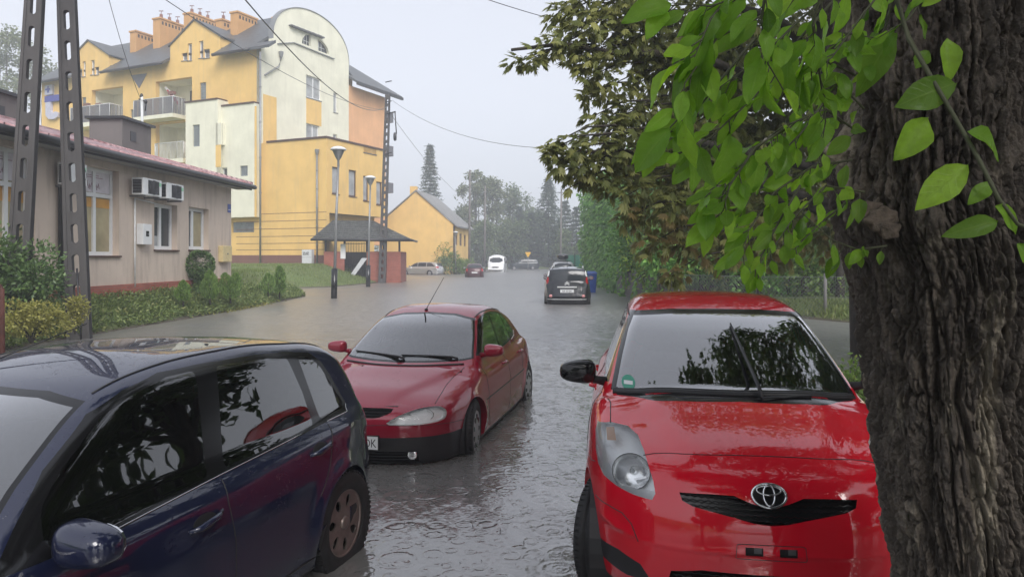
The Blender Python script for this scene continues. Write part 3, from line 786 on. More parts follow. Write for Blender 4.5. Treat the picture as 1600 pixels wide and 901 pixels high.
def plate(root, sh, view, y, z, w, h, txt='', name='number_plate', tilt=0., align='CENTER', holder=True, mat='white_plastic', sg=None):
    """a registration plate standing just off the bumper"""
    x = float(sh.at(view, y, z).x); o = -.012 if view == 'front' else .012; e = -1 if view == 'front' else 1
    mb = CB(); mb.mat('black_plastic'); mb.box((min(x+e*.0, x+e*.014), y-w/2-.008, z-h/2-.008), (max(x, x+e*.014), y+w/2+.008, z+h/2+.008))
    mb.mat(mat); mb.box((min(x+e*.015, x+e*.018), y-w/2, z-h/2), (max(x+e*.015, x+e*.018), y+w/2, z+h/2))
    if txt:
        mb.mat('ink'); f = (lambda a, b, d: (x-.0185-d, y+a, z-h*.33+b)) if view == 'front' else (lambda a, b, d: (x+.0185+d, y-a, z-h*.33+b))
        if align == 'RIGHT': f0 = f; f = lambda a, b, d: f0(a+w/2-.012, b, d)
        mb.text(txt, h*.92, f, 0, .0005, align, .8)
    return mb.build(name, None, root)
def wiper(mb, P, blade=.6):
    """P: arm from pivot to tip"""
    mb.mat('black_plastic'); a, b = Vector(P[0]), Vector(P[1]); n = Vector((-.5, 0, .8)).normalized()
    mb.tube([a+n*.01, a.lerp(b, .1)+n*.03, a.lerp(b, .55)+n*.028], [.012, .011, .006], 6)
    mb.tube([a.lerp(b, .55-blade/2)+n*.014, a.lerp(b, .55)+n*.026, b+n*.014], [.005, .008, .005], 6)
    mb.tube([a.lerp(b, .55-blade/2)+n*.008, b+n*.008], .0045, 4)
def place(root_pose):
    X, Y, a, z = root_pose
    return (X, Y, z), math.pi/2-a
def arch_cut(sh):
    r = []
    for x in sh.wheels:
        r.append(dict(op='delete', view='side', key='arch', poly=[(x+sh.wr*math.cos(t), sh.wz+sh.wr*math.sin(t)) for t in [2*math.pi*i/36 for i in range(36)]]))
    return r
# ------------------------------------------------------------------ flood water
def water_mat():
    b = NB('flood_water'); pos = b.coords(kind='World')
    mud = b.noise(.12, 4, .6, kind='World')
    g = b.n('NewGeometry'); sx = b.n('SeparateXYZ'); b.l(g.outputs['Position'], sx.inputs[0])
    inlet = b.math('MULTIPLY', b.ramp(b.math('MULTIPLY', b.math('ADD', sx.outputs[0], 15.), 1/10.), [(0., 1.), (.55, .9), (.95, 0.)]), b.ramp(b.noise(.35, 4, .6, kind='World', sc=(1, .5, 1)), [(.4, 0.), (.6, 1.)]))
    near = b.ramp(b.math('MULTIPLY', sx.outputs[1], 1/60.), [(.25, 0.), (.5, 1.)])
    c = b.mix(mud, (.140, .137, .132), (.19, .185, .178)); c = b.mix(b.math('MULTIPLY', b.math('MULTIPLY', inlet, near), .75), c, (.26, .20, .13))
    w1 = b.noise(2.6, 3, .5, kind='World', sc=(1, 1, 1)); w2 = b.noise(9.5, 3, .55, kind='World', sc=(1, .8, 1)); w3 = b.noise(34, 2, .5, kind='World')
    h = b.math('ADD', b.math('MULTIPLY', w1, .16), b.math('ADD', b.math('MULTIPLY', w2, .2), b.math('MULTIPLY', w3, .085)))
    # rain rings at three sizes
    for sc, fr, amp in ((1.7, 34., .07), (3.1, 28., .08), (6.3, 22., .06)):
        v = b.n('TexVoronoi'); v.inputs['Scale'].default_value = sc; b.l(pos, v.inputs['Vector']); v.voronoi_dimensions = '2D'
        d = v.outputs['Distance']; sn = b.math('SINE', b.math('MULTIPLY', d, fr)); cs = b.n('SeparateColor'); b.l(v.outputs['Color'], cs.inputs[0])
        r0 = b.math('MULTIPLY', cs.outputs[0], .38)
        env = b.ramp(b.math('ABSOLUTE', b.math('SUBTRACT', d, r0)), [(0., 1.), (.13, 0.)])
        h = b.math('ADD', h, b.math('MULTIPLY', b.math('MULTIPLY', sn, env), amp))
    nrm = b.bump(h, 1., .021)
    # choppy facets that stay rough however far off they are
    def chop(scale, sc):
        a = b.n('TexNoise'); a.inputs['Scale'].default_value = scale; a.inputs['Detail'].default_value = 3; a.inputs['Roughness'].default_value = .6; b.l(b.coords(sc, 'World'), a.inputs['Vector'])
        v = b.n('VectorMath'); v.operation = 'SUBTRACT'; b.l(a.outputs['Color'], v.inputs[0]); v.inputs[1].default_value = (.5, .5, .5); return v.outputs[0]
    va = b.n('VectorMath'); va.operation = 'ADD'; b.l(chop(5, (1, .6, 1)), va.inputs[0]); b.l(chop(21, (1, .7, 1)), va.inputs[1])
    vm = b.n('VectorMath'); vm.operation = 'MULTIPLY'; b.l(va.outputs[0], vm.inputs[0]); cm = b.n('CombineXYZ'); k = b.ramp(b.math('MULTIPLY', sx.outputs[1], 1/40.), [(.06, .13), (.40, .45)])
    b.l(k, cm.inputs[0]); b.l(k, cm.inputs[1]); cm.inputs[2].default_value = 0.; b.l(cm.outputs[0], vm.inputs[1])
    vs = b.n('VectorMath'); vs.operation = 'ADD'; b.l(vm.outputs[0], vs.inputs[0]); b.l(nrm, vs.inputs[1]); vn = b.n('VectorMath'); vn.operation = 'NORMALIZE'; b.l(vs.outputs[0], vn.inputs[0]); nrm = vn.outputs[0]
    b.pr(c, b.ramp(b.math('MULTIPLY', sx.outputs[1], 1/40.), [(.12, .07), (.5, .34)]), 0, nrm, IOR=2.35, Specular_IOR_Level=.5); M['flood_water'] = b.m
water_mat()
wm = MB(); xs = [-60, -9.8, 14, 300]; wm.add([(-14.6, -40, 0), (60, -40, 0), (60, 112, 0), (-14.6, 112, 0)], [(0, 1, 2, 3)])
wo = wm.build('water', 'flood_water'); tag(wo, 'grey brown flood water pitted by rain covering the street', None, None, 'structure')
# ------------------------------------------------------------------ the three near cars
def red_hatchback():
    sh = SH['yaris']; loc, rz = place(POSE['yaris'])
    t = empty('parked_car', loc, 'bright red small hatchback facing the camera without number plate, beside the big trunk', 'car', 'cars parked in the flooded street', rz)
    ws = [(-.565, 1.425), (-.3, 1.445), (0, 1.450), (.3, 1.445), (.565, 1.425), (.61, 1.33), (.655, 1.18), (.70, 1.0), (.66, .985), (.35, 1.005), (0, 1.012), (-.35, 1.005), (-.66, .985), (-.70, 1.0), (-.655, 1.18), (-.61, 1.33)]
    dlo = chaikin([(1.18, .995), (1.42, 1.13), (1.72, 1.33), (2.0, 1.405), (2.6, 1.425), (3.1, 1.39), (3.36, 1.25), (3.40, 1.10), (2.4, 1.02)], 1)
    hl = [(.771, .888), (.70, .907), (.61, .905), (.56, .885), (.535, .844), (.518, .80), (.50, .750), (.492, .70), (.507, .672), (.59, .672), (.675, .682), (.732, .696), (.762, .725), (.778, .772), (.782, .85)]
    gr = [(-.386, .722), (-.25, .727), (-.15, .727), (-.08, .702), (0, .682), (.08, .702), (.15, .727), (.25, .727), (.386, .722), (.375, .690), (.33, .672), (.15, .640), (.07, .622), (0, .616), (-.07, .622), (-.15, .640), (-.33, .672), (-.375, .690)]
    rg = chaikin([(-.55, 1.0), (.55, 1.0), (.50, 1.36), (-.50, 1.36)], 2)
    cuts = arch_cut(sh)+[
        dict(op='mat', mat='black_gloss', view='front', xmax=2.2, key='wsout', center=True, poly=ws),
        dict(op='part', name='windshield', mat='glass_screen', view='front', xmax=2.2, center=True, only=['wsout'], poly=shrink(ws, .028)),
        dict(op='mat', mat='black_gloss', view='side', key='dlo', poly=dlo),
        dict(op='part', name='side_window', mat='glass_tint', view='side', only=['dlo'], poly=roundc([(1.30, 1.02), (1.74, 1.31), (2.0, 1.38), (2.24, 1.395), (2.24, 1.035)])),
        dict(op='part', name='side_window', mat='glass_tint', view='side', only=['dlo'], poly=roundc([(2.32, 1.035), (2.32, 1.4), (2.62, 1.4), (3.02, 1.37), (3.28, 1.23), (3.30, 1.10)])),
        dict(op='mat', mat='black_gloss', view='rear', key='rgo', center=True, poly=rg),
        dict(op='part', name='rear_window', mat='glass_tint', view='rear', center=True, only=['rgo'], poly=shrink(rg, .03)),
        dict(op='part', name='headlight', mat='glass_lamp', view='front', key='hl', poly=hl),
        dict(op='delete', view='front', key='gr', center=True, poly=gr),
        dict(op='delete', view='front', key='gr2', center=True, poly=chaikin([(-.42, .40), (.42, .40), (.46, .22), (-.46, .22)], 1, .15)),
        dict(op='mat', mat='black_plastic', view='front', poly=[(.765, .372), (.66, .388), (.56, .365), (.51, .30), (.62, .275), (.74, .285)]),
        dict(op='delete', view='front', poly=[(.035, .487), (.11, .487), (.11, .522), (.035, .522)]),
        dict(op='part', name='tail_light', mat='red_lens', view='rear', poly=chaikin([(.60, 1.02), (.75, .98), (.74, 1.3), (.66, 1.34)], 1)),
    ]
    bo, parts = make_shell(sh, t, cuts, 'red_paint', (130, 220, 80), lining=(1.1, 3.6, .9))
    lamp_unit(t, sh, 'headlight', parts['headlight'], .10, bowls=[(.300, .600, .750, .084, 1.10)], amber=[(.73, .883), (.688, .893), (.677, .853), (.724, .842)])
    # grilles with a mesh of bars behind the openings
    for (nm, z0, z1, w) in (('front_grille', .60, .745, .41), ('lower_grille', .19, .42, .48)):
        g = CB(); g.mat('black_gloss')
        g.prism([(-w, z0), (w, z0), (w, z1), (-w, z1)], lambda a, z_, d: (float(sh.XF(z_)+sh.PF(abs(a)))+.05+d, a, z_), 0, .01)
        nz = int((z1-z0)/.022)
        for i in range(nz+1):
            z_ = z0+i*.022
            g.tube([(float(sh.XF(z_)+sh.PF(abs(a)))+.028, a, z_+.007*(j % 2)) for j, a in enumerate(np.linspace(-w, w, 50))], .0035, 4)
        g.build(nm, None, t)
    b = CB(); b.mat('black_plastic'); b.box((.02, .03, .48), (.08, .115, .53)); b.box((.02, -.115, .48), (.08, -.03, .53)); b.mat('steel'); b.box((.018, -.07, .49), (.03, -.037, .515)); b.box((.018, .075, .49), (.03, .108, .515)); b.build('plate_bracket', None, t)
    s = CB(); s.mat('black_plastic')
    seam(s, sh, 'front', [(0, .862), (.15, .861), (.33, .855), (.49, .840), (.54, .83)])
    seam(s, sh, 'top', [(.67, .70), (.80, .70), (.93, .70), (1.0, .715)], n=5)
    seam(s, sh, 'front', [(.776, .565), (.71, .573), (.644, .573), (.60, .54), (.57, .47)], n=6)
    seam(s, sh, 'front', [(.779, .72), (.80, .70), (.82, .69)], n=4)
    for y in (.135,): seam(s, sh, 'front', [(0, .535), (.13, .535), (.145, .53), (.15, .475), (.145, .47), (0, .47)], n=5, r=.0018)
    seam(s, sh, 'side', [(1.22, .97), (1.20, .7), (1.22, .35), (1.35, .26)]); seam(s, sh, 'side', [(2.28, 1.0), (2.27, .6), (2.25, .27)]); seam(s, sh, 'side', [(3.12, 1.04), (3.05, .8), (2.9, .55)])
    seam(s, sh, 'top', [(1.86, .575), (2.3, .575), (3.0, .56), (3.4, .53)], r=.005, n=8)
    s.build('panel_gap', None, t)
    # cowl and wipers
    c = CB(); c.mat('black_plastic')
    pts = [sh.at('top', .865+.20*(abs(y)/.65)**2, y) for y in np.linspace(-.68, .68, 30)]
    c.tube([p+Vector((.02, 0, .004)) for p in pts], .018, 6); c.tube([p+Vector((.055, 0, .012)) for p in pts], .013, 6)
    c.build('cowl_grille', None, t)
    wp = CB(); 
    g = lambda y, z: sh.at('front', y, z)
    def fs(y, z):       # windshield point
        lo, hi = .5, 2.4
        for _ in range(26):
            m = (lo+hi)/2
            if sh.field(np.array(m), np.array(y), np.array(z)) > 0: lo = m
            else: hi = m
        return Vector((hi, y, z))
    wiper(wp, (fs(.12, 1.02), fs(.06, 1.36)), .8); wp.tube([fs(.12, 1.02), fs(-.30, 1.015), fs(-.62, 1.0)], .007, 5); wp.tube([fs(.12, 1.02)+Vector((-.01, 0, .01)), fs(.4, 1.02)+Vector((-.01, 0, .01))], .008, 5)
    wp.build('wiper', None, t)
    # green round badge in the windshield corner
    bd = CB(); simple('green_sticker', (.05, .3, .2), .5); bd.mat('green_sticker'); ct = fs(-.595, 1.045)
    disc = [(.04*math.cos(a), .036*math.sin(a)) for a in [2*math.pi*i/20 for i in range(20)]]
    def fb(a, z_, d): return fs(ct.y+a, ct.z+z_)+Vector((-.003-d, 0, 0))
    bd.prism(disc, fb, 0, .0008); bd.mat('white_print'); bd.prism([(-.026, -.01), (.026, -.01), (.026, .008), (-.026, .008)], fb, .001, .0015)
    bd.build('windshield_sticker', None, t)
    # chrome oval badge
    e = CB(); e.mat('black_gloss'); ex = float(sh.at('front', 0, .737).x)
    def fe(a, z_, d): return (ex-.012-d+z_*.42+abs(a)*.08, a, .738+z_)
    oval = lambda rx, rz_, cz=0., n=36, cx=0.: [(cx+rx*math.cos(2*math.pi*i/n), cz+rz_*math.sin(2*math.pi*i/n)) for i in range(n+1)]
    e.prism(oval(.072, .046)[:-1], fe, -.02, .001); e.mat('chrome')
    for rx, rz_, cz, th in ((.073, .047, 0, .0062), (.024, .041, .002, .0045), (.052, .018, .021, .0045)):
        e.tube([fe(a, z_, .006) for a, z_ in oval(rx, rz_, cz)], th, 6)
    e.build('front_badge', None, t)
    mirror_part(t, sh, 1.34, 1.01, 'black_gloss', (.085, .115, .072), out=.165, drop=.0)
    for x in (1.95+.2, 2.95):
        for sg in (1, -1):
            h = CB(); h.mat('red_paint'); p = sh.at('side', x, .86, sg); h.tube([p+Vector((-.09, 0, 0)), p+Vector((-.06, .03*sg, 0)), p+Vector((.06, .03*sg, 0)), p+Vector((.09, 0, 0))], .013, 8); h.build('door_handle', None, t)
    cabin(t, 1.1, (1.75, 2.65), .62, .95, -.33)
    wheels(t, sh, 'hubcap', .735, .285, steer=R(-16))
    return t
def maroon_hatchback():
    sh = SH['megane']; loc, rz = place(POSE['megane'])
    t = empty('parked_car', loc, 'maroon hatchback with roof aerial standing in the water', 'car', 'cars parked in the flooded street', rz)
    t['label'] = 'maroon hatchback with roof aerial and black lower bumper standing wheel-deep in the water'
    ws = [(-.53, 1.30), (-.3, 1.345), (0, 1.357), (.3, 1.345), (.53, 1.30), (.575, 1.22), (.615, 1.13), (.655, 1.02), (.685, .948), (.60, .934), (.3, .925), (0, .923), (-.3, .925), (-.60, .934), (-.685, .948), (-.655, 1.02), (-.615, 1.13), (-.575, 1.22)]
    dlo = chaikin([(1.30, .945), (1.52, 1.07), (1.85, 1.27), (2.1, 1.325), (2.5, 1.335), (2.9, 1.30), (3.15, 1.20), (3.38, 1.04), (3.36, .975), (2.3, .93)], 1, .2)
    hl = chaikin([(.235, .537), (.30, .583), (.361, .614), (.485, .655), (.60, .664), (.66, .655), (.702, .62), (.706, .578), (.69, .548), (.60, .532), (.40, .528)], 1)
    gr = chaikin([(-.285, .660), (.285, .660), (.27, .625), (.17, .588), (0, .583), (-.17, .588), (-.27, .625)], 1, .15)
    rg = chaikin([(-.55, .98), (.55, .98), (.48, 1.25), (-.48, 1.25)], 2)
    simple('pale_trim', (.45, .43, .4), .35)
    cuts = arch_cut(sh)+[
        dict(op='mat', mat='black_plastic', view='front', xmax=.62, key='lowb', center=True, poly=[(-.9, .1), (.9, .1), (.9, .425), (-.9, .425)]),
        dict(op='mat', mat='black_plastic', view='side', poly=[(.3, .1), (4.2, .1), (4.2, .235), (.3, .235)]),
        dict(op='mat', mat='black_plastic', view='rear', center=True, poly=[(-.9, .1), (.9, .1), (.9, .42), (-.9, .42)]),
        dict(op='mat', mat='black_gloss', view='front', xmin=.97, xmax=2.3, key='wsout', center=True, poly=ws),
        dict(op='part', name='windshield', mat='glass_pale', view='front', xmax=2.3, center=True, only=['wsout'], poly=shrink(ws, .016)),
        dict(op='mat', mat='black_gloss', view='side', key='dlo', poly=dlo),
        dict(op='part', name='side_window', mat='glass_clear', view='side', only=['dlo'], poly=roundc([(1.38, .965), (1.86, 1.245), (2.1, 1.305), (2.30, 1.312), (2.22, .955)])),
        dict(op='part', name='side_window', mat='glass_clear', view='side', only=['dlo'], poly=roundc([(2.30, .955), (2.38, 1.312), (2.5, 1.315), (2.83, 1.29), (2.95, .975)])),
        dict(op='part', name='side_window', mat='glass_clear', view='side', only=['dlo'], poly=roundc([(3.0, .98), (2.89, 1.27), (3.08, 1.205), (3.33, 1.03), (3.32, .99)])),
        dict(op='mat', mat='black_gloss', view='rear', key='rgo', center=True, poly=rg),
        dict(op='part', name='rear_window', mat='glass_clear', view='rear', center=True, only=['rgo'], poly=shrink(rg, .03)),
        dict(op='part', name='headlight', mat='glass_lamp', view='front', key='hl', poly=hl),
        dict(op='delete', view='front', key='gr', center=True, poly=gr),
        dict(op='delete', view='front', center=True, poly=chaikin([(-.5, .30), (.5, .30), (.5, .2), (-.5, .2)], 1, .1)),
        dict(op='part', name='tail_light', mat='red_lens', view='rear', poly=chaikin([(.50, .80), (.76, .80), (.74, .95), (.5, .93)], 1)),
    ]
    bo, parts = make_shell(sh, t, cuts, 'maroon_paint', (120, 200, 64), lining=(1.15, 3.7, .88))
    lamp_unit(t, sh, 'headlight', parts['headlight'], .06, bowls=[(.235, .53, .592, .048, 1.5), (.16, .40, .565, .036, 1.4)])
    for (nm, z0, z1, w, n) in (('front_grille', .57, .68, .31, 5), ('lower_grille', .18, .32, .55, 5)):
        g = CB(); g.mat('black_plastic')
        g.prism([(-w, z0), (w, z0), (w, z1), (-w, z1)], lambda a, z_, d: (float(sh.XF(z_)+sh.PF(abs(a)))+.09+d, a, z_), 0, .01)
        for i in range(n):
            z_ = z0+(i+.5)*(z1-z0)/n
            for a0, a1 in zip(np.linspace(-w, w, 13)[:-1], np.linspace(-w, w, 13)[1:]):
                xa, xb = [float(sh.XF(z_)+sh.PF(abs(q)))+.02 for q in (a0, a1)]
                g.hexa([(xa, a0, z_-.004), (xb, a1, z_-.004), (xb+.05, a1, z_-.004), (xa+.05, a0, z_-.004), (xa, a0, z_+.003), (xb, a1, z_+.003), (xb+.05, a1, z_+.009), (xa+.05, a0, z_+.009)])
        g.build(nm, None, t)
    s = CB(); s.mat('black_plastic')
    seam(s, sh, 'top', [(1.10, .64), (.9, .60), (.68, .585), (.45, .60), (.30, .60)], n=6)
    seam(s, sh, 'front', [(0, .525), (.25, .533), (.51, .525), (.70, .518), (.79, .50)], n=6)
    seam(s, sh, 'side', [(1.30, .93), (1.28, .7), (1.30, .4), (1.38, .26)]); seam(s, sh, 'side', [(2.27, .94), (2.28, .6), (2.26, .27)]); seam(s, sh, 'side', [(3.15, .96), (3.08, .8), (2.98, .6)])
    seam(s, sh, 'side', [(1.2, .56), (2.0, .57), (3.1, .58)], r=.006)
    seam(s, sh, 'top', [(1.93, .52), (2.3, .53), (2.9, .52), (3.5, .46)], r=.007, n=8)
    s.build('panel_gap', None, t)
    ch = CB(); ch.mat('pale_trim'); seam(ch, sh, 'side', [(3.02, .955), (3.30, .975), (3.40, 1.03)], r=.006); ch.build('window_trim', None, t)
    def fs(y, z):
        lo, hi = .5, 2.4
        for _ in range(26):
            m = (lo+hi)/2
            if sh.field(np.array(m), np.array(y), np.array(z)) > 0: lo = m
            else: hi = m
        return Vector((hi, y, z))
    c = CB(); c.mat('black_plastic'); pts = [fs(y, .905) for y in np.linspace(-.62, .62, 30)]
    c.tube([p+Vector((.0, 0, .002)) for p in pts], .012, 6); c.build('cowl_grille', None, t)
    wp = CB(); wiper(wp, (fs(.03, .945), fs(-.58, .985)), .86); wiper(wp, (fs(.55, .945), fs(-.02, .975)), .9); wp.build('wiper', None, t)
    st = CB(); st.mat('white_print'); st.prism([(-.05, -.02), (.05, -.02), (.05, .02), (-.05, .02)], lambda a, z_, d: fs(-.5+a, .965+z_)+Vector((.004+d, 0, 0)), 0, .001); st.build('windshield_sticker', None, t)
    a = CB(); a.mat('black_plastic'); p = sh.at('top', 2.02, -.07); blob(a, p+Vector((0, 0, .006)), (.03, .02, .014), None, 6, 2); a.tube([p+Vector((0, 0, .01)), p+Vector((.21, .14, .36))], [.0045, .0025], 5); a.build('aerial', None, t)
    n = CB(); n.mat('black_plastic')
    for y in (-.36, .05): p = sh.at('top', .93, y); blob(n, p, (.012, .012, .007), None, 5, 2)
    n.build('washer_nozzle', None, t)
    mirror_part(t, sh, 1.45, .955, 'maroon_paint', (.07, .105, .062), stalk='maroon_paint', out=.14, drop=.01)
    for x in (2.12, 3.0):
        for sg in (1, -1):
            h = CB(); h.mat('maroon_paint'); p = sh.at('side', x, .80+.02*(x > 2.5), sg); h.tube([p+Vector((-.09, 0, 0)), p+Vector((-.06, .028*sg, 0)), p+Vector((.06, .028*sg, 0)), p+Vector((.09, 0, 0))], .012, 8); h.build('door_handle', None, t)
    plate(t, sh, 'front', -.07, .383, .52, .11, 'DK', align='RIGHT')
    for sg in (1, -1):
        f = CB(); f.mat('silver_lamp'); blob(f, sh.at('front', sg*.45, .265)+Vector((.008, 0, 0)), (.014, .045, .042), None, 8, 2.2); f.build('fog_lamp', None, t)
    cabin(t, 1.1, (1.85, 2.75), .62, .90, .33, xend=3.5)
    wheels(t, sh, 'hubcap', .745, .285, steer=R(6))
    return t
def blue_hatchback():
    sh = SH['fiesta']; loc, rz = place(POSE['fiesta'])
    t = empty('parked_car', loc, 'dark blue five-door hatchback seen from its side and roof in the near left corner', 'car', 'cars parked in the flooded street', rz)
    ws = [(-.50, 1.335), (-.3, 1.365), (0, 1.375), (.3, 1.365), (.50, 1.335), (.545, 1.22), (.59, 1.10), (.645, .99), (.68, .945), (.60, .94), (0, .955), (-.60, .94), (-.68, .945), (-.645, .99), (-.59, 1.10), (-.545, 1.22)]
    dlo = [(1.12, .885), (1.30, 1.04), (1.42, 1.14), (1.66, 1.295), (1.84, 1.36), (2.05, 1.404), (2.3, 1.408), (2.72, 1.40), (3.02, 1.38), (3.24, 1.35), (3.34, 1.285), (3.42, 1.15), (3.49, 1.005), (3.44, .965), (3.2, .955), (2.2, .912), (1.58, .878)]
    rg = chaikin([(-.58, 1.0), (.58, 1.0), (.52, 1.33), (-.52, 1.33)], 2)
    cuts = arch_cut(sh)+[
        dict(op='mat', mat='black_gloss', view='front', xmax=2.2, key='wsout', center=True, poly=ws),
        dict(op='part', name='windshield', mat='glass_screen', view='front', xmax=2.2, center=True, only=['wsout'], poly=shrink(ws, .02)),
        dict(op='mat', mat='black_gloss', view='side', key='dlo', poly=dlo),
        dict(op='part', name='side_window', mat='glass_side', view='side', only=['dlo'], poly=roundc([(1.30, .915), (1.34, 1.03), (1.46, 1.13), (1.69, 1.28), (1.86, 1.34), (2.07, 1.382), (2.25, 1.385), (2.13, .928), (1.58, .898)])),
        dict(op='part', name='side_window', mat='glass_side', view='side', only=['dlo'], poly=roundc([(2.25, .932), (2.40, 1.386), (2.72, 1.378), (2.99, 1.352), (3.04, 1.15), (3.05, .965)])),
        dict(op='part', name='side_window', mat='glass_side', view='side', only=['dlo'], poly=roundc([(3.14, .975), (3.10, 1.345), (3.22, 1.325), (3.31, 1.26), (3.46, 1.01), (3.42, .98)])),
        dict(op='mat', mat='black_gloss', view='rear', key='rgo', center=True, poly=rg),
        dict(op='part', name='rear_window', mat='glass_tint', view='rear', center=True, only=['rgo'], poly=shrink(rg, .03)),
        dict(op='part', name='tail_light', mat='red_lens', view='side', pred=lambda c, n, sg: c.y*sg > .42 and c.x > 3.4 and (n.y*sg > -.2), poly=[(3.50, 1.335), (3.58, 1.22), (3.655, 1.07), (3.70, .93), (3.86, .93), (3.80, 1.08), (3.70, 1.24), (3.60, 1.345)]),
        dict(op='part', name='headlight', mat='glass_lamp', view='front', key='hl', poly=chaikin([(.42, .62), (.76, .66), (.77, .80), (.5, .76)], 1)),
        dict(op='delete', view='front', center=True, poly=chaikin([(-.32, .55), (.32, .55), (.35, .7), (-.35, .7)], 1)),
        dict(op='mat', mat='black_plastic', view='rear', center=True, poly=[(-.9, .3), (.9, .3), (.9, .42), (-.9, .42)]),
    ]
    bo, parts = make_shell(sh, t, cuts, 'blue_paint', (130, 220, 60), lining=(1.1, 3.7, .88))
    lamp_unit(t, sh, 'headlight', parts['headlight'], .06)
    g = CB(); g.mat('black_plastic'); g.box((.1, -.37, .52), (.13, .37, .72)); g.build('front_grille', None, t)
    s = CB(); s.mat('black_plastic')
    seam(s, sh, 'side', [(1.22, .86), (1.20, .6), (1.24, .3)]); seam(s, sh, 'side', [(2.20, .90), (2.19, .80), (2.22, .6), (2.22, .24)], r=.0035); seam(s, sh, 'side', [(3.17, .945), (3.14, .88), (3.06, .74), (2.93, .60)], r=.0035)
    seam(s, sh, 'side', [(3.58, .93), (3.50, .72), (3.50, .6)], r=.003)
    seam(s, sh, 'side', [(1.25, .27), (2.9, .27)], r=.006)
    seam(s, sh, 'top', [(1.76, .485), (2.1, .50), (2.5, .50), (3.1, .49), (3.6, .46)], r=.006, n=8)
    s.build('panel_gap', None, t)
    ch = CB(); ch.mat('chrome'); seam(ch, sh, 'side', [(1.40, .878), (1.58, .884), (2.2, .916), (2.9, .947)], r=.0028); seam(ch, sh, 'side', [(3.19, .955), (3.44, .962), (3.485, 1.0)], r=.0035); ch.build('window_trim', None, t)
    def fs(y, z):
        lo, hi = .5, 2.4
        for _ in range(26):
            m = (lo+hi)/2
            if sh.field(np.array(m), np.array(y), np.array(z)) > 0: lo = m
            else: hi = m
        return Vector((hi, y, z))
    wp = CB(); wiper(wp, (fs(-.05, .96), fs(.58, 1.0)), .86); wiper(wp, (fs(-.6, .95), fs(.02, 1.02)), .86); wp.build('wiper', None, t)
    a = CB(); a.mat('black_plastic'); p = sh.at('top', 1.84, -.30); blob(a, p+Vector((0, 0, .006)), (.03, .018, .012), None, 6, 2)
    a.tube([p+Vector((0, 0, .01)), p+Vector((.42, .22, .19))], [.004, .0022], 5); a.build('aerial', None, t)
    nz = CB(); nz.mat('black_plastic'); p = sh.at('top', 2.6, .36); blob(nz, p, (.012, .012, .006), None, 5, 2); nz.build('roof_fixing', None, t)
    mirror_part(t, sh, 1.37, .90, 'blue_paint', (.10, .125, .075), out=.15, drop=.035)
    for x, z in ((2.03, .765), (2.99, .845)):
        for sg in (1, -1):
            h = CB(); p = sh.at('side', x, z, sg); h.mat('black_plastic'); h.prism([(.075*math.cos(q), .036*math.sin(q)) for q in [2*math.pi*i/20 for i in range(20)]], lambda a_, z_, d, x=x, z=z, sg=sg: sh.at('side', x+a_, z+z_, sg)+Vector((0, sg*d, 0)), -.004, .0015)
            h.mat('blue_paint'); h.tube([p+Vector((-.10, .0, -.015)), p+Vector((-.06, .03*sg, -.004)), p+Vector((.05, .032*sg, .012)), p+Vector((.10, .01*sg, .02))], [.010, .014, .014, .009], 8); h.build('door_handle', None, t)
    cabin(t, 1.05, (1.75, 2.65), .60, .92, .33)
    wheels(t, sh, 'alloy', .75, .285)
    return t
b = NB('glass_side'); _tr = b.n('BsdfTransparent'); _tr.inputs[0].default_value = (.05, .06, .06, 1); _gl = b.n('BsdfGlossy'); _gl.inputs['Roughness'].default_value = .015
b.l(b.bump(b.noise(9, 2, .5, sc=(1, 1, .3)), .03, .005), _gl.inputs['Normal']); _f = b.n('Fresnel'); _f.inputs[0].default_value = 1.6; _mx = b.n('MixShader')
b.l(b.math('MINIMUM', b.math('MULTIPLY', _f.outputs[0], 2.6), 1.), _mx.inputs[0]); b.l(_tr.outputs[0], _mx.inputs[1]); b.l(_gl.outputs[0], _mx.inputs[2]); b.l(_mx.outputs[0], b.o.inputs[0]); M['glass_side'] = b.m
car_red = red_hatchback(); car_maroon = maroon_hatchback(); car_blue = blue_hatchback()
# ------------------------------------------------------------------ the ground and the haze
def edge_x(y):
    return np.interp(y, [-40, 10, 17, 22, 26, 34, 36.5, 38, 42.5, 44.5, 50, 51.5, 56, 60, 74, 90, 112], [-9.9, -9.9, -9.8, -9.5, -9.35, -9.55, -10.6, -12.6, -12.9, -11.0, -9.7, -9.5, -9.3, -12.5, -13.0, -7.2, -6.9])
def ground_h(x, y):
    e = edge_x(y); d = e-x
    left = np.where(y < 37, np.clip(d*.72, -.45, .95+np.clip((y-18)*.02, 0, .2)), np.clip(d*.34, -.45, 1.25))
    re = np.interp(y, [-40, 12, 20, 24, 30, 60, 112], [8.5, 8.5, 9.5, 7.2, 6.6, 6.4, 6.6]); right = np.clip((x-re)*.35, -.45, .35)
    far = np.clip((y-112)*.12, -.45, .25)
    h = np.maximum(np.maximum(left, right), far)
    return h+.03*np.sin(x*2.1+y*.7)*np.sin(y*1.3-x*.6)
xs = np.concatenate([[-900, -300, -120, -60, -35, -25], np.linspace(-20, 14, 120), [18, 25, 40, 70, 150, 400, 900]])
ys = np.concatenate([[-500, -100, -40, -15, -5, 0, 5], np.linspace(8, 62, 130), np.linspace(64, 130, 40), [150, 200, 400, 900, 1500]])
XX, YY = np.meshgrid(xs, ys); ZZ = ground_h(XX, YY); nx = len(xs)
i, j = np.meshgrid(np.arange(len(ys)-1), np.arange(nx-1), indexing='ij'); q = (i*nx+j).ravel()
b = NB('ground'); g = b.n('NewGeometry'); sx = b.n('SeparateXYZ'); b.l(g.outputs['Position'], sx.inputs[0])
nz = b.noise(.8, 6, .6, kind='World'); n2 = b.noise(14, 5, .6, kind='World')
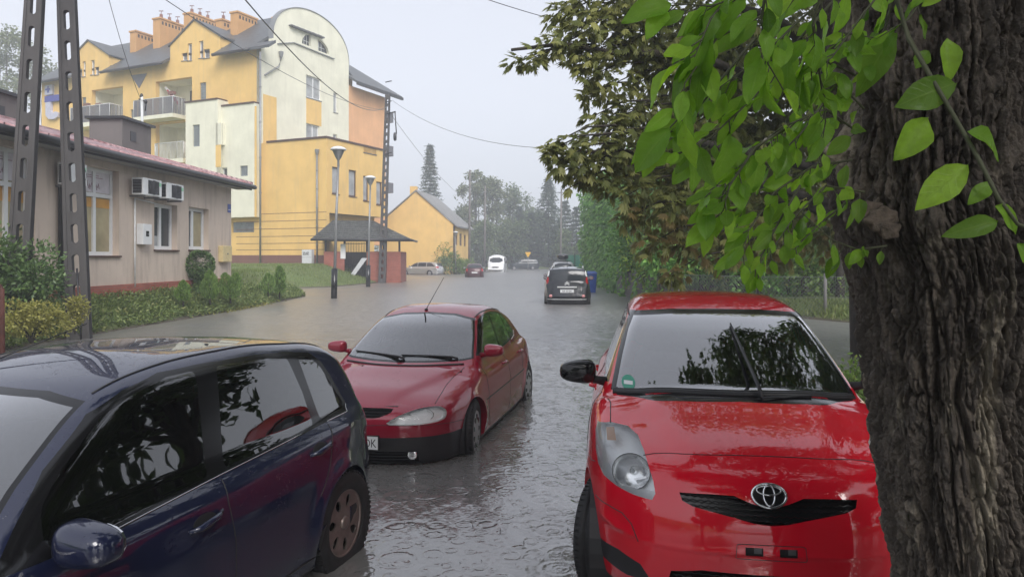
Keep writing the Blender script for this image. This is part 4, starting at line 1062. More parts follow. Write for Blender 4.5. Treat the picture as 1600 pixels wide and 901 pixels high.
gr = b.mix(n2, (.07, .11, .03), (.17, .22, .07)); gr = b.mix(b.ramp(nz, [(.45, 0.), (.7, .6)]), gr, (.15, .14, .06))
soil = b.mix(n2, (.05, .04, .03), (.12, .10, .075))
c = b.mix(b.ramp(b.math('MULTIPLY', b.math('ADD', sx.outputs[2], b.math('MULTIPLY', nz, .12)), 1.), [(.09, 0.), (.16, 1.)]), soil, gr)
b.pr(c, .85, 0, b.bump(n2, .8, .04)); M['ground'] = b.m
go = npmesh('ground', np.stack([XX, YY, ZZ], -1).reshape(-1, 3), np.stack([q, q+1, q+nx+1, q+nx], 1), 'ground', smooth=True); go['kind'] = 'structure'
hz = MB(); hz.box((-75, -28, -1.5), (48, 185, 27)); b = NB('haze'); v = b.n('VolumePrincipled'); v.inputs['Color'].default_value = (.86, .89, .96, 1); v.inputs['Density'].default_value = .0033; v.inputs['Anisotropy'].default_value = .2
b.l(v.outputs[0], b.o.inputs[1]); M['haze'] = b.m; ho = hz.build('haze', 'haze'); ho['kind'] = 'stuff'; ho['label'] = 'rain haze filling the air over the street'

# ------------------------------------------------------------------ walls with real openings
class Fr:
    """a vertical plane: origin, horizontal direction u, outward normal n"""
    def __init__(s, O, u, n): s.O = Vector((O[0], O[1], 0)); s.u = Vector((u[0], u[1], 0)).normalized(); s.n = Vector((n[0], n[1], 0)).normalized()
    def P(s, a, z, d=0.): return s.O+s.u*a+Vector((0, 0, z))+s.n*d
    def px(s, x, y):
        k = (x-800)/FPX; O = s.O; a = (k*O.y-O.x)/(s.u.x-k*s.u.y); Y = O.y+a*s.u.y; return (a, CAMH-(y-HOR)*Y/FPX)
    def rect(s, x0, y0, x1, y1):
        a0, z0 = s.px(x0, y0); a1, z1 = s.px(x1, y0); a2, z2 = s.px(x0, y1); a3, z3 = s.px(x1, y1)
        return (min(a0, a1), (z2+z3)/2, max(a0, a1), (z0+z1)/2)
def rpoly(r): a0, z0, a1, z1 = r; return [(a0, z0), (a1, z0), (a1, z1), (a0, z1)]
def wall(F, outline, holes, mat, parent, name='wall', thick=.35, front=0.):
    mb = MB(); mb.mat(mat); mb.prism(outline, F.P, front-thick, front, [rpoly(h) for h in holes]); return mb.build(name, None, parent, world=True)
def window(F, r, parent, frame='white_plastic', pane='pane_dark', depth=.16, bars=(.5,), hbars=(), fw=.07, name='window', sill='steel', paneblock=False, panes=None, front=0.):
    a0, z0, a1, z1 = r; w, h = a1-a0, z1-z0; d = front-depth; mb = MB(); mb.mat(frame)
    def bx(p0, q0, p1, q1, d0, d1, m=mb): m.hexa([F.P(p0, q0, d0), F.P(p1, q0, d0), F.P(p1, q0, d1), F.P(p0, q0, d1), F.P(p0, q1, d0), F.P(p1, q1, d0), F.P(p1, q1, d1), F.P(p0, q1, d1)])
    bx(a0, z0, a0+fw, z1, d-.05, d+.02); bx(a1-fw, z0, a1, z1, d-.05, d+.02); bx(a0+fw, z0, a1-fw, z0+fw, d-.05, d+.02); bx(a0+fw, z1-fw, a1-fw, z1, d-.05, d+.02)
    for t in bars: bx(a0+w*t-fw*.6, z0+fw, a0+w*t+fw*.6, z1-fw, d-.045, d+.025)
    for t in hbars: bx(a0+fw, z0+h*t-fw*.5, a1-fw, z0+h*t+fw*.5, d-.04, d+.03)
    o = mb.build(name, None, parent, world=True)
    p = MB(); p.mat(pane); bx(a0+.01, z0+.01, a1-.01, z1-.01, d-.04, d-.02, p); po = p.build('pane', None, o, world=True)
    if panes:
        for (u0, v0, u1, v1, m) in panes:
            q = MB(); q.mat(m); bx(a0+w*u0, z0+h*v0, a0+w*u1, z0+h*v1, d-.018, d-.012, q); q.build('pane_film', None, o, world=True)
    if sill:
        sm = MB(); sm.mat(sill); bx(a0-.04, z0-.05, a1+.04, z0-.003, d, front+.06, sm); sm.build('sill', None, o, world=True)
    return o
def glass_block(F, r, parent, nx_, nz_, front=0.):
    a0, z0, a1, z1 = r; o = MB(); o.mat('steel'); d = front-.1
    o.hexa([F.P(a0, z0, d-.06), F.P(a1, z0, d-.06), F.P(a1, z0, d-.03), F.P(a0, z0, d-.03), F.P(a0, z1, d-.06), F.P(a1, z1, d-.06), F.P(a1, z1, d-.03), F.P(a0, z1, d-.03)])
    ob = o.build('glass_block_window', None, parent, world=True); p = MB(); p.mat('pane_block'); w = (a1-a0)/nx_; h = (z1-z0)/nz_
    for i in range(nx_):
        for k in range(nz_):
            x0, y0, x1, y1 = a0+w*i+w*.1, z0+h*k+h*.1, a0+w*(i+1)-w*.1, z0+h*(k+1)-h*.1
            p.hexa([F.P(x0, y0, d-.028), F.P(x1, y0, d-.028), F.P(x1, y0, d), F.P(x0, y0, d), F.P(x0, y1, d-.028), F.P(x1, y1, d-.028), F.P(x1, y1, d), F.P(x0, y1, d)])
    p.build('glass_blocks', None, ob, world=True)
def fbox(mb, F, a0, z0, a1, z1, d0, d1):
    mb.hexa([F.P(a0, z0, d0), F.P(a1, z0, d0), F.P(a1, z0, d1), F.P(a0, z0, d1), F.P(a0, z1, d0), F.P(a1, z1, d0), F.P(a1, z1, d1), F.P(a0, z1, d1)])
def plaster(name, c, dirt=(.12, .11, .1), streak=.35, sc=1.):
    b = NB(name); n1 = b.noise(.7*sc, 5, .6, kind='World'); n2 = b.noise(3*sc, 5, .65, kind='World', sc=(1, 1, .12)); n3 = b.noise(60, 3, .5, kind='World')
    col = b.mix(b.ramp(n1, [(.35, 0.), (.7, 1.)]), tint(c, .90), tint(c, 1.05)); col = b.mix(b.ramp(n2, [(.5, 0.), (.8, streak)]), col, dirt)
    b.pr(col, .88, 0, b.bump(n3, .25, .01)); M[name] = b.m
plaster('yellow_render', (.80, .53, .185), (.5, .38, .22), .38); plaster('cream_render', (.80, .78, .64), (.42, .40, .33), .25); plaster('orange_render', (.78, .43, .22), (.4, .22, .13), .25)
plaster('beige_render', (.60, .50, .42), (.2, .15, .125), .5, 1.5); plaster('plinth_brown', (.20, .09, .07), (.08, .06, .05), .4); plaster('chimney_brick', (.62, .34, .13), (.3, .18, .1), .3)
plaster('concrete', (.17, .165, .16), (.07, .068, .065), .5, 2); plaster('pole_concrete', (.085, .08, .08), (.035, .033, .034), .6, 3); plaster('grey_render', (.16, .145, .14), (.08, .075, .07), .4); plaster('soffit', (.35, .34, .32), (.2, .2, .19), .2)
simple('dark_roof', (.075, .08, .085), .45, var=.3, scale=3); simple('brown_frame', (.07, .03, .02), .4); simple('gutter', (.022, .022, .025), .35); simple('zinc', (.25, .255, .26), .4, .4); simple('grey_panel', (.13, .13, .15), .5); simple('rail_white', (.65, .66, .66), .4)
def tiles(name, c, c2, rough=.35, sx_=3.2, sy_=2.8, axis=(1, 1)):
    b = NB(name); w1 = b.n('TexWave'); w1.wave_type = 'BANDS'; w1.bands_direction = 'Y'; w1.inputs['Scale'].default_value = sx_; w1.inputs['Distortion'].default_value = .2; b.l(b.coords(), w1.inputs['Vector'])
    w2 = b.n('TexWave'); w2.bands_direction = 'X'; w2.wave_profile = 'SAW'; w2.inputs['Scale'].default_value = sy_; b.l(b.coords(), w2.inputs['Vector'])
    h = b.math('ADD', w1.outputs['Fac'], b.math('MULTIPLY', w2.outputs['Fac'], .8)); n1 = b.noise(4, 4)
    b.pr(b.mix(b.ramp(n1, [(.35, 0.), (.7, 1.)]), c, c2), rough, 0, b.bump(h, .9, .05)); M[name] = b.m
tiles('red_tiles', (.33, .15, .155), (.60, .40, .41)); tiles('shelter_tiles', (.10, .105, .10), (.19, .195, .185), .5, 5, 4)
def brick(name, c1, c2, mortar, scale=3.2):
    b = NB(name); t = b.n('TexBrick'); t.inputs['Color1'].default_value = (*c1, 1); t.inputs['Color2'].default_value = (*c2, 1); t.inputs['Mortar'].default_value = (*mortar, 1); t.inputs['Scale'].default_value = scale
    t.inputs['Mortar Size'].default_value = .018; t.inputs['Brick Width'].default_value = .8; t.inputs['Row Height'].default_value = .25
    g = b.n('NewGeometry'); s = b.n('SeparateXYZ'); b.l(g.outputs['Position'], s.inputs[0]); c = b.n('CombineXYZ'); b.l(b.math('ADD', s.outputs[0], b.math('MULTIPLY', s.outputs[1], .8)), c.inputs[0]); b.l(s.outputs[2], c.inputs[1]); b.l(c.outputs[0], t.inputs['Vector'])
    b.pr(b.mix(b.ramp(b.noise(2, 4, kind='World'), [(.4, 0.), (.7, .4)]), t.outputs['Color'], tint(c1, .5)), .8, 0, b.bump(t.outputs['Fac'], -.4, .01)); M[name] = b.m
brick('red_brick', (.30, .075, .05), (.38, .11, .07), (.2, .16, .14))

# ------------------------------------------------------------------ the yellow apartment block
O = (-13.87, 55.0); d1 = (.418, .908); d2 = (-.908, .418); b1 = 6.37
def A(a, b_, z): return Vector((O[0]+d1[0]*a+d2[0]*b_, O[1]+d1[1]*a+d2[1]*b_, z))
nl, nr = (-d1[0], -d1[1]), (-d2[0], -d2[1])
FL = Fr(O, d2, nl)                                     # all faces towards the street's near end, coordinate runs left
FG = Fr((A(0, b1, 0).x, A(0, b1, 0).y), d1, nr)        # the round gable, coordinate runs right and away
FR = Fr(O, d1, nr)                                     # right face of the two-storey block
def apartment_block():
    t = empty('apartment_block', A(0, 0, 1), 'large yellow and cream apartment block with round-topped gable, balconies and brick chimneys', 'building')
    zE = 18.5
    F0 = FL
    gA = [F0.px(344, 57), F0.px(304, 32), F0.px(266, 72)]; gB = [F0.px(170, 86), F0.px(138, 64), F0.px(121, 82)]
    bR = b1; bLend = F0.px(65, 110)[0]
    outline = [(bR, .6), (bR, zE), (gA[0][0], zE), gA[0], gA[1], gA[2], (gA[2][0], zE), (gB[0][0], zE), gB[0], gB[1], gB[2], (gB[2][0], zE), (bLend, zE), (bLend, .6)]
    rA = F0.rect(243, 124, 300, 186); rB = F0.rect(143, 138, 192, 196); rC = F0.rect(243, 192, 290.5, 250)
    wins = []
    def W_(F, x0, y0, x1, y1): r = F.rect(x0, y0, x1, y1); wins.append(r); return r
    frames = []
    for (x0, y0, x1, y1) in ((293, 68, 300, 95), (284, 83, 293, 95), (311, 64, 318, 91), (318, 77, 328, 91), (129, 96, 134, 120), (122, 108, 128.8, 120), (142, 94, 148, 117), (148.2, 105, 155, 117)):
        frames.append(W_(F0, x0, y0, x1-.3, y1))
    blocks = [W_(F0, 312, 129, 322, 156), W_(F0, 204, 171, 212, 193), W_(F0, 128, 152, 134.5, 176), W_(F0, 363, 347, 397, 363)]
    wall(F0, outline, wins+[rA, rB, rC], 'yellow_render', t, thick=.4)
    for r in frames: window(F0, r, t, bars=(), pane='pane_grey', fw=.09)
    for r, n in zip(blocks, ((3, 7), (3, 6), (3, 6), (9, 4))): glass_block(F0, r, t, *n)
    # recessed balconies
    for r, nm in ((rA, 1), (rB, 2), (rC, 3)):
        a0, z0, a1, z1 = r; m = MB(); m.mat('cream_render'); fbox(m, F0, a0-.1, z0-.1, a0+.002, z1+.1, -2.2, -.41); fbox(m, F0, a1-.002, z0-.1, a1+.1, z1+.1, -2.2, -.41); fbox(m, F0, a0-.1, z0-.1, a1+.1, z1+.1, -2.35, -2.2)
        fbox(m, F0, a0+.003, z1-.003, a1-.003, z1+.1, -2.2, -.41); fbox(m, F0, a0+.003, z0-.1, a1-.003, z0+.003, -2.2, -.41); m.build('loggia', None, t, world=True)
        dr = MB(); dr.mat('pane_dark'); fbox(dr, F0, a0+(a1-a0)*.25, z0+.1, a0+(a1-a0)*.62, z1-.5, -2.2, -2.15); dr.build('balcony_door', None, t, world=True)
    def balcony(x0, x1, ytop, ybot, yslab, railm, proud=1.3, pale=False):
        r = F0.rect(x0, ytop, x1, ybot); a0, z0, a1, z1 = r; F = F0
        sl = MB(); sl.mat('cream_render'); zs = F0.px((x0+x1)/2, yslab)[1]; fbox(sl, F, a0, zs-.0, a1, z0-.02, .002, proud); so_ = sl.build('balcony', None, t, world=True)
        rl = MB(); rl.mat(railm)
        for (p, q) in (((a0, proud-.05), (a1, proud-.05)), ((a0+.03, .05), (a0+.03, proud-.05)), ((a1-.03, .05), (a1-.03, proud-.05))):
            n = max(3, int(math.hypot(p[0]-q[0], p[1]-q[1])/(.13 if not pale else .16)))
            for i in range(n+1):
                t_ = i/n; a = p[0]+(q[0]-p[0])*t_; d = p[1]+(q[1]-p[1])*t_; wv = .045 if not pale else .012
                rl.hexa([F.P(a-wv, z0, d-.012), F.P(a+wv, z0, d-.012), F.P(a+wv, z0, d+.012), F.P(a-wv, z0, d+.012), F.P(a-wv, z1, d-.012), F.P(a+wv, z1, d-.012), F.P(a+wv, z1, d+.012), F.P(a-wv, z1, d+.012)])
            rl.mat('rail_white'); rl.tube([F.P(p[0], z1+.03, p[1]), F.P(q[0], z1+.03, q[1])], .03, 6)
            for i in range(0, 5): rl.tube([F.P(p[0]+(q[0]-p[0])*i/4, z0, p[1]+(q[1]-p[1])*i/4), F.P(p[0]+(q[0]-p[0])*i/4, z1+.03, p[1]+(q[1]-p[1])*i/4)], .022, 5)
            rl.mat(railm)
        rl.build('railing', None, so_, world=True)
    balcony(229, 290, 159, 184, 190, 'grey_panel'); balcony(131, 192, 170, 194, 201, 'grey_panel'); balcony(246, 290.5, 224, 249, 256, 'rail_white', .3, True)
    # washing and flower boxes
    fl = MB(); fl.mat('white_print'); c = F0.px(262, 150); fl.add([F0.P(c[0]+1.0, c[1]+.9, -.5), F0.P(c[0]+.8, c[1]+1.0, -.5), F0.P(c[0]-.9, c[1]-.5, -.5), F0.P(c[0]-.7, c[1]-.7, -.5)], [(0, 1, 2, 3)])
    fl.mat('red_lens'); fl.add([F0.P(c[0]+.75, c[1]+.65, -.48), F0.P(c[0]+.55, c[1]+.7, -.48), F0.P(c[0]-.95, c[1]-.7, -.48), F0.P(c[0]-.75, c[1]-.85, -.48)], [(0, 1, 2, 3)]); fl.build('flag', None, t, world=True, fixn=False)
    fb_ = MB(); fb_.mat('plinth_brown')
    for x in (139, 153, 172, 285): a_, z_ = F0.px(x, 168 if x < 200 else 150); fbox(fb_, F0, a_-.3, z_-.1, a_+.3, z_+.15, .9, 1.2)
    fb_.build('flower_box', None, t, world=True)
    # grey torn triangle left of the upper balcony
    tr = MB(); tr.mat('grey_panel'); tr.prism([F0.px(205, 118), F0.px(230, 115), F0.px(218, 138)], F0.P, .002, .05); tr.build('wall_ornament', None, t, world=True)
    # letters on the far left: a big t-like sign with a plus
    simple('sign_blue', (.05, .06, .32), .4); simple('sign_pale', (.5, .5, .62), .4)
    sg = MB(); sg.mat('sign_pale'); R_ = lambda x0, y0, x1, y1: rpoly(F0.rect(x0, y0, x1, y1))
    sg.prism(R_(74, 134, 85, 149), F0.P, .002, .25); sg.prism([F0.px(x, y) for x, y in ((75, 160), (83, 160), (83, 174), (86, 178), (90, 175), (95, 177), (94, 183), (88, 187), (80, 187), (75, 181))], F0.P, .002, .25)
    sg.mat('sign_blue'); sg.prism(R_(74, 150, 97, 159.5), F0.P, .002, .27); sg.prism(R_(78.6, 136, 80.6, 146), F0.P, .251, .30); sg.prism(R_(76, 139.5, 83, 142), F0.P, .302, .32)
    sg.build('sign_letter', None, t, world=True)
    # annexes
    FA = Fr((A(-1.1, 0, 0).x, A(-1.1, 0, 0).y), d2, nl); FB = Fr((A(-.7, 0, 0).x, A(-.7, 0, 0).y), d2, nl)
    x1r = FA.rect(290, 162, 346, 380); top1 = FA.px(330, 156.5)[1]; a0 = FB.px(346.5, 200)[0]
    h1 = [FA.rect(301, 195, 312, 229), FA.rect(337, 192, 345.5, 226)]
    zb_ = FB.px(385, 339)[1]
    wall(FA, [(a0, zb_), (x1r[2], zb_), (x1r[2], top1), (a0, top1)], h1, 'cream_render', t, 'annex_wall', 1.09)
    for r in h1: glass_block(FA, r, t, 3, 9)
    aR = 6.40; top2 = FB.px(375, 163.5)[1]; h2 = [FB.rect(375, 259, 387, 275), FB.rect(339+8, 262, 355, 300)]
    wall(FB, [(aR, zb_), (a0-.003, zb_), (a0-.003, top2), (aR, top2)], h2, 'cream_render', t, 'annex_wall', .69)
    glass_block(FB, h2[0], t, 4, 4); window(FB, h2[1], t, bars=(), pane='pane_dark')
    m = MB(); m.mat('yellow_render'); m.prism(rpoly(FA.rect(337, 226.5, 345.5, 261)), FA.P, .001, .012); m.prism(rpoly(FB.rect(398, 166, 401, 339)), FB.P, .001, .012); m.build('yellow_stripe', None, t, world=True)
    m = MB(); m.mat('brown_frame'); fbox(m, FA, a0, top1+.002, x1r[2]+.1, top1+.12, -1.0, .08); fbox(m, FB, aR, top2+.002, a0, top2+.12, -.6, .08); m.build('coping', None, t, world=True)
    # round gable
    z0 = 9.0; arc = []; ac, ra = 6.19, 4.9; zc_ = 19.3
    for i in range(41):
        th = math.pi*i/40; a_ = ac+ra*math.cos(th); z_ = zc_+3.55*math.sin(th)**.8
        if 4.9 < a_ < 5.0 and False: pass
        arc.append((a_, z_))
    notch = []
    for a_, z_ in arc:
        notch.append((a_, z_))
    ol = [(0, z0), (11.08, z0), (11.08, 19.3)]+notch+[(1.29, 18.7), (0, 18.45)]
    wn = FG.rect(478.5, 120.5, 502, 155); wl = FG.rect(478.5, 195, 499, 219); s1 = FG.rect(521, 145, 527.5, 176); s2 = FG.rect(520.5, 210, 527, 222)
    ay0, az0 = FG.px(486, 73.5); ay1, az1 = FG.px(497, 79)
    q1 = [(ay0, az0)]+[(ay0-1.15*math.sin(t_), az0+1.0*math.cos(t_)) for t_ in np.linspace(0, math.pi/2, 8)]; q2 = [(ay1, az1)]+[(ay1+1.5*math.sin(t_), az1+1.0*math.cos(t_)) for t_ in np.linspace(0, math.pi/2, 8)]
    mb = MB(); mb.mat('cream_render'); mb.prism(ol, FG.P, -.45, 0, [rpoly(wn), rpoly(wl), rpoly(s1), rpoly(s2), q1, q2]); mb.build('gable_wall', None, t, world=True)
    m = MB(); m.mat('pane_dark'); m.prism(q1, FG.P, -.3, -.25); m.prism(q2, FG.P, -.3, -.25); m.mat('white_plastic')
    for (cx_, cz_, s_) in ((ay0, az0, -1), (ay1, az1, 1)):
        for f_ in (.3, .6): m.tube([FG.P(cx_+s_*1.1*f_, cz_, -.22), FG.P(cx_+s_*1.1*f_, cz_+1.0*math.sqrt(1-(f_*.8)**2), -.22)], .03, 5)
        m.tube([FG.P(cx_, cz_+.4, -.22), FG.P(cx_+s_*1.1, cz_+.4, -.22)], .03, 5)
    m.build('arched_window', None, t, world=True)
    window(FG, wn, t, bars=(.52,), pane='pane_blind', fw=.1); window(FG, wl, t, bars=(.55,), pane='pane_blind', fw=.1); window(FG, s1, t, bars=(), pane='pane_blind', fw=.08); window(FG, s2, t, bars=(), pane='pane_blind', fw=.08)
    m = MB(); m.mat('yellow_render'); pr_ = FG.rect(478.5, 157, 502, 194); m.prism([(wn[0], wl[3]+.02), (wn[2], wl[3]+.02), (wn[2], wn[1]-.1), (wn[0], wn[1]-.1)], FG.P, .001, .02); l0 = FG.px(411, 200)[0]; l1 = FG.px(432, 200)[0]; m.prism([(l0, z0), (l1, z0), (l1, FG.px(422, 150)[1]), (l0, FG.px(422, 150)[1])], FG.P, .001, .02); m.build('yellow_panel', None, t, world=True)
    m = MB(); m.mat('zinc')
    for (p, q) in (((433, 68), (458, 66.5)), ((458, 66.5), (521, 92))):
        a_, z_ = FG.px(*p); c_, e_ = FG.px(*q); m.hexa([FG.P(a_, z_-.06, 0.002), FG.P(c_, e_-.06, 0.002), FG.P(c_, e_-.06, .14), FG.P(a_, z_-.06, .14), FG.P(a_, z_, 0.002), FG.P(c_, e_, 0.002), FG.P(c_, e_, .14), FG.P(a_, z_, .14)])
    m.build('ledge', None, t, world=True)
    m = MB(); m.mat('grey_panel')
    for k in range(6):
        a_, z_ = FG.px(451+k*8.2, 39+k*3.1); m.hexa([FG.P(a_, z_-.06, .0), FG.P(a_+.9, z_-.12, .0), FG.P(a_+.9, z_-.12, .35), FG.P(a_, z_-.06, .35), FG.P(a_, z_+.0, .0), FG.P(a_+.9, z_-.02, .0), FG.P(a_+.9, z_-.02, .35), FG.P(a_, z_+.0, .35)])
    m.build('gable_fin', None, t, world=True)
    m = MB(); m.mat('zinc')
    for i in range(len(arc)-1):
        (p, q), (r, s_) = arc[i], arc[i+1]; m.hexa([FG.P(p, q, -.5), FG.P(r, s_, -.5), FG.P(r, s_, .06), FG.P(p, q, .06), FG.P(p, q+.06, -.5), FG.P(r, s_+.06, -.5), FG.P(r, s_+.06, .06), FG.P(p, q+.06, .06)])
    m.build('gable_coping', None, t, world=True)
    # orange wall behind and its roof
    wall(FG, [(11.09, 3), (17.2, 3), (17.2, 17.7), (11.09, 17.7)], [], 'orange_render', t, 'orange_wall', .4, -.15)
    m = MB(); m.mat('orange_render'); m.hexa([FG.P(17.2, 3, -.15), FG.P(17.2, 3, -8), FG.P(17.1, 3, -8), FG.P(17.1, 3, -.15), FG.P(17.2, 17.7, -.15), FG.P(17.2, 17.7, -8), FG.P(17.1, 17.7, -8), FG.P(17.1, 17.7, -.15)]); m.build('end_wall', None, t, world=True)
    def slab(m, pts, th=.22): m.hexa([p for p in pts]+[p+Vector((0, 0, th)) for p in pts])
    m = MB(); m.mat('dark_roof')
    slab(m, [FG.P(11.09, 17.75, .9), FG.P(18.6, 17.75, .9), FG.P(18.6, 22.2, -6.5), FG.P(11.09, 22.2, -6.5)]); m.mat('gutter'); fbox(m, FG, 11.09, 17.6, 18.6, 17.85, .85, 1.05)
    # main roofs
    m.mat('dark_roof'); rise = 4.3; dep = 6.2
    def rs(b0, b2, a_out):
        z_o = zE-.05-(-a_out)*rise/dep*.0; slab(m, [A(a_out, b0, zE-.12+a_out*rise/dep), A(a_out, b2, zE-.12+a_out*rise/dep), A(dep, b2, zE+rise), A(dep, b0, zE+rise)])
        slab(m, [A(dep, b0, zE+rise), A(dep, b2, zE+rise), A(2*dep, b2, zE), A(2*dep, b0, zE)])
        m.mat('gutter'); m.tube([A(a_out-.08, b0, zE-.05+a_out*rise/dep), A(a_out-.08, b2, zE-.05+a_out*rise/dep)], .13, 8); m.mat('dark_roof')
    rs(b1+.46, gA[0][0]-.02, -.75); rs(gA[2][0]+.02, gB[0][0]-.02, -.75); rs(gB[2][0]+.02, bLend+.4, -.75); rs(gA[0][0]-.02, gA[2][0]+.02, .3); rs(gB[0][0]-.02, gB[2][0]+.02, .3)
    slab(m, [A(-.75, b1-1.5, zE-.12-.5), A(-.75, b1+.46, zE-.12-.5), A(.0, b1+.46, zE-.1), A(.0, b1-1.5, zE-.1)])
    for g in (gA, gB):
        (p0, q0), (p1, q1_), (p2, q2_) = g
        m.mat('dark_roof'); slab(m, [A(-.12, p0-.15, q0-.1), A(-.12, p1, q1_), A(5.5, p1, q1_), A(5.5, p0-.15, q0-.1)], .12); slab(m, [A(-.12, p1, q1_), A(-.12, p2+.15, q2_-.1), A(5.5, p2+.15, q2_-.1), A(5.5, p1, q1_)], .12)
        m.mat('yellow_render'); m.hexa([A(.41, p0, zE), A(5, p0, zE), A(5, p0+.2, zE), A(.41, p0+.2, zE), A(.41, p0, q0-.12), A(5, p0, q0-.12), A(5, p0+.2, q0-.12), A(.41, p0+.2, q0-.12)])
    m.build('roof', None, t, world=True)
    # skylight sheet
    # chimneys
    def chimney(x, ytop, ln, a_=3.2, wd=.75, pots=2):
        F = Fr((A(a_, 0, 0).x, A(a_, 0, 0).y), d2, nl); bb, zt = F.px(x, ytop); c = MB(); c.mat('chimney_brick')
        H = lambda a0, a1, b0, b2, z0_, z1_, m_: m_.hexa([A(a0, b0, z0_), A(a1, b0, z0_), A(a1, b2, z0_), A(a0, b2, z0_), A(a0, b0, z1_), A(a1, b0, z1_), A(a1, b2, z1_), A(a0, b2, z1_)])
        H(a_, a_+ln, bb-wd, bb, zE, zt-.14, c); H(a_-.08, a_+ln+.08, bb-wd-.08, bb+.08, zt-.14, zt, c)
        co = c.build('chimney', None, t, world=True); c = MB(); c.mat('black_plastic')
        n = int(ln/.38)
        for i in range(n): H(a_+.2+i*.36, a_+.2+i*.36+.18, bb-wd-.004, bb-wd+.05, zt-.62, zt-.32, c)
        c.build('vent_holes', None, co, world=True)
        if pots:
            c = MB(); c.mat('plinth_brown')
            for i in range(pots): p = A(a_+.5+i*.9, bb-wd/2, zt); c.lathe([(.16, 0), (.13, .45), (.10, .45)], p, 'z', 10); c.tube([p+Vector((-.2, 0, .75)), p+Vector((.2, 0, .75))], .04, 5); c.tube([p, p+Vector((0, 0, .75))], .03, 5)
            c.build('chimney_pot', None, co, world=True)
    chimney(203, 49, 2.3, 3.0, .8, 0); chimney(239, 29, 3.1, 3.0, .9, 3); chimney(287, 21, 3.3, 3.4, .9, 3); chimney(337, 31, 1.6, 4.2, .8, 1); chimney(360, 19, 2.3, 3.0, .8, 0); chimney(426, 27, 1.5, 4.6, .8, 0)
    # the two storey block in front
    zt = FL.px(510, 215.5)[1]; bl = b1
    gz = FL.px(450, 334)[1]
    rw = [FR.rect(519, 261, 530, 303), FR.rect(545, 266, 557, 307), FR.rect(567.5, 275, 576, 314), FR.rect(588, 284, 597, 320)]
    wall(FL, [(0.0, .6), (bl+.0, .6), (bl+.0, zt), (0.0, zt)], [], 'yellow_render', t, 'block_wall', .35, -.001)
    lo = FR.rect(568, 231, 588, 240)
    wall(FR, [(.352, gz), (7.6, gz), (7.6, zt), (.352, zt)], rw+[lo], 'yellow_render', t, 'block_wall', .35)
    for r in rw: window(FR, r, t, frame='brown_frame', pane='pane_blind', bars=(), fw=.09, depth=.12, sill='brown_frame')
    window(FR, lo, t, bars=(.5,), pane='pane_grey', fw=.08, depth=.1)
    m = MB(); m.mat('soffit'); P4 = [A(.35, 0.005, gz), A(7.6, 0.005, gz), A(7.6, b1, gz), A(.35, b1, gz)]; slab(m, P4, .1); m.build('soffit', None, t, world=True)
    m = MB(); m.mat('yellow_render'); F9 = Fr((A(.36, .9, 0).x, A(.36, .9, 0).y), d1, nr); fbox(m, F9, 0, .6, 7.0, gz-.002, -.3, 0); m.build('ground_floor_wall', None, t, world=True)
    m = MB(); m.mat('brown_frame'); fbox(m, FL, -.08, zt+.002, bl-.6, zt+.14, -.35, .08); fbox(m, FR, .36, zt+.002, 7.7, zt+.14, -.35, .08); m.build('coping', None, t, world=True)
    m = MB(); m.mat('plinth_brown')
    for y in (333, 345, 357, 369, 380, 390):
        z_ = FL.px(450, y)[1]; fbox(m, FL, .0, z_-.02, bl+2.6, z_+.02, -.02, .006)
    m.build('wall_grooves', None, t, world=True)
    m = MB(); m.mat('plinth_brown'); fbox(m, FL, -.02, .5, bl+4, FL.px(450, 398.5)[1], -.01, .05); m.mat('concrete'); fbox(m, FL, -.03, .4, bl+4, FL.px(500, 412)[1], -.01, .12); m.build('plinth', None, t, world=True)
    def pipe(F, x, y0, y1, r=.07, d=.12):
        a0, z0_ = F.px(x, y0); z1_ = F.px(x, y1)[1]; m = MB(); m.mat('zinc'); m.tube([F.P(a0, z0_, d), F.P(a0, z1_, d)], r, 8)
        for k in range(1, 6): z_ = z0_+(z1_-z0_)*k/6; m.tube([F.P(a0, z_, d), F.P(a0, z_+.08, d)], r*1.3, 8)
        return m
    pipe(FL, 497, 238, 412).build('downpipe', None, t, world=True); m = pipe(Fr((A(-.72, 0, 0).x, A(-.72, 0, 0).y), d2, nl), 408.5, 82, 412, .08); m.build('downpipe', None, t, world=True)
    m = MB(); m.mat('zinc'); p0 = FG.px(411.5, 118); p1 = FG.px(434, 104); p2 = FG.px(437, 90); m.tube([FG.P(*p0, .15), FG.P(*p1, .15), FG.P(*p2, .15)], .07, 8); m.lathe([(.12, 0), (.2, .35), (.2, .45)], FG.P(*p2, .15), 'z', 10); m.build('downpipe', None, t, world=True)
    m = MB(); m.mat('zinc'); a_, z_ = FL.px(497, 240); m.lathe([(.09, -.1), (.17, .2), (.17, .3)], FL.P(a_, z_, .12), 'z', 10); m.build('rain_hopper', None, t, world=True)
    # balconies on the far corner
    m = MB(); m.mat('grey_panel')
    for z_ in (8.3, 12, 15.4): m.hexa([FG.P(17.25, z_, -1.5), FG.P(18.5, z_, -1.5), FG.P(18.5, z_, -.1), FG.P(17.25, z_, -.1), FG.P(17.25, z_+1, -1.5), FG.P(18.5, z_+1, -1.5), FG.P(18.5, z_+1, -.1), FG.P(17.25, z_+1, -.1)])
    m.build('balcony_side', None, t, world=True)
    # closing walls at the back
    m = MB(); m.mat('yellow_render'); m.hexa([A(12, b1+.5, .5), A(12.3, b1+.5, .5), A(12.3, bLend, .5), A(12, bLend, .5), A(12, b1+.5, zE), A(12.3, b1+.5, zE), A(12.3, bLend, zE), A(12, bLend, zE)])
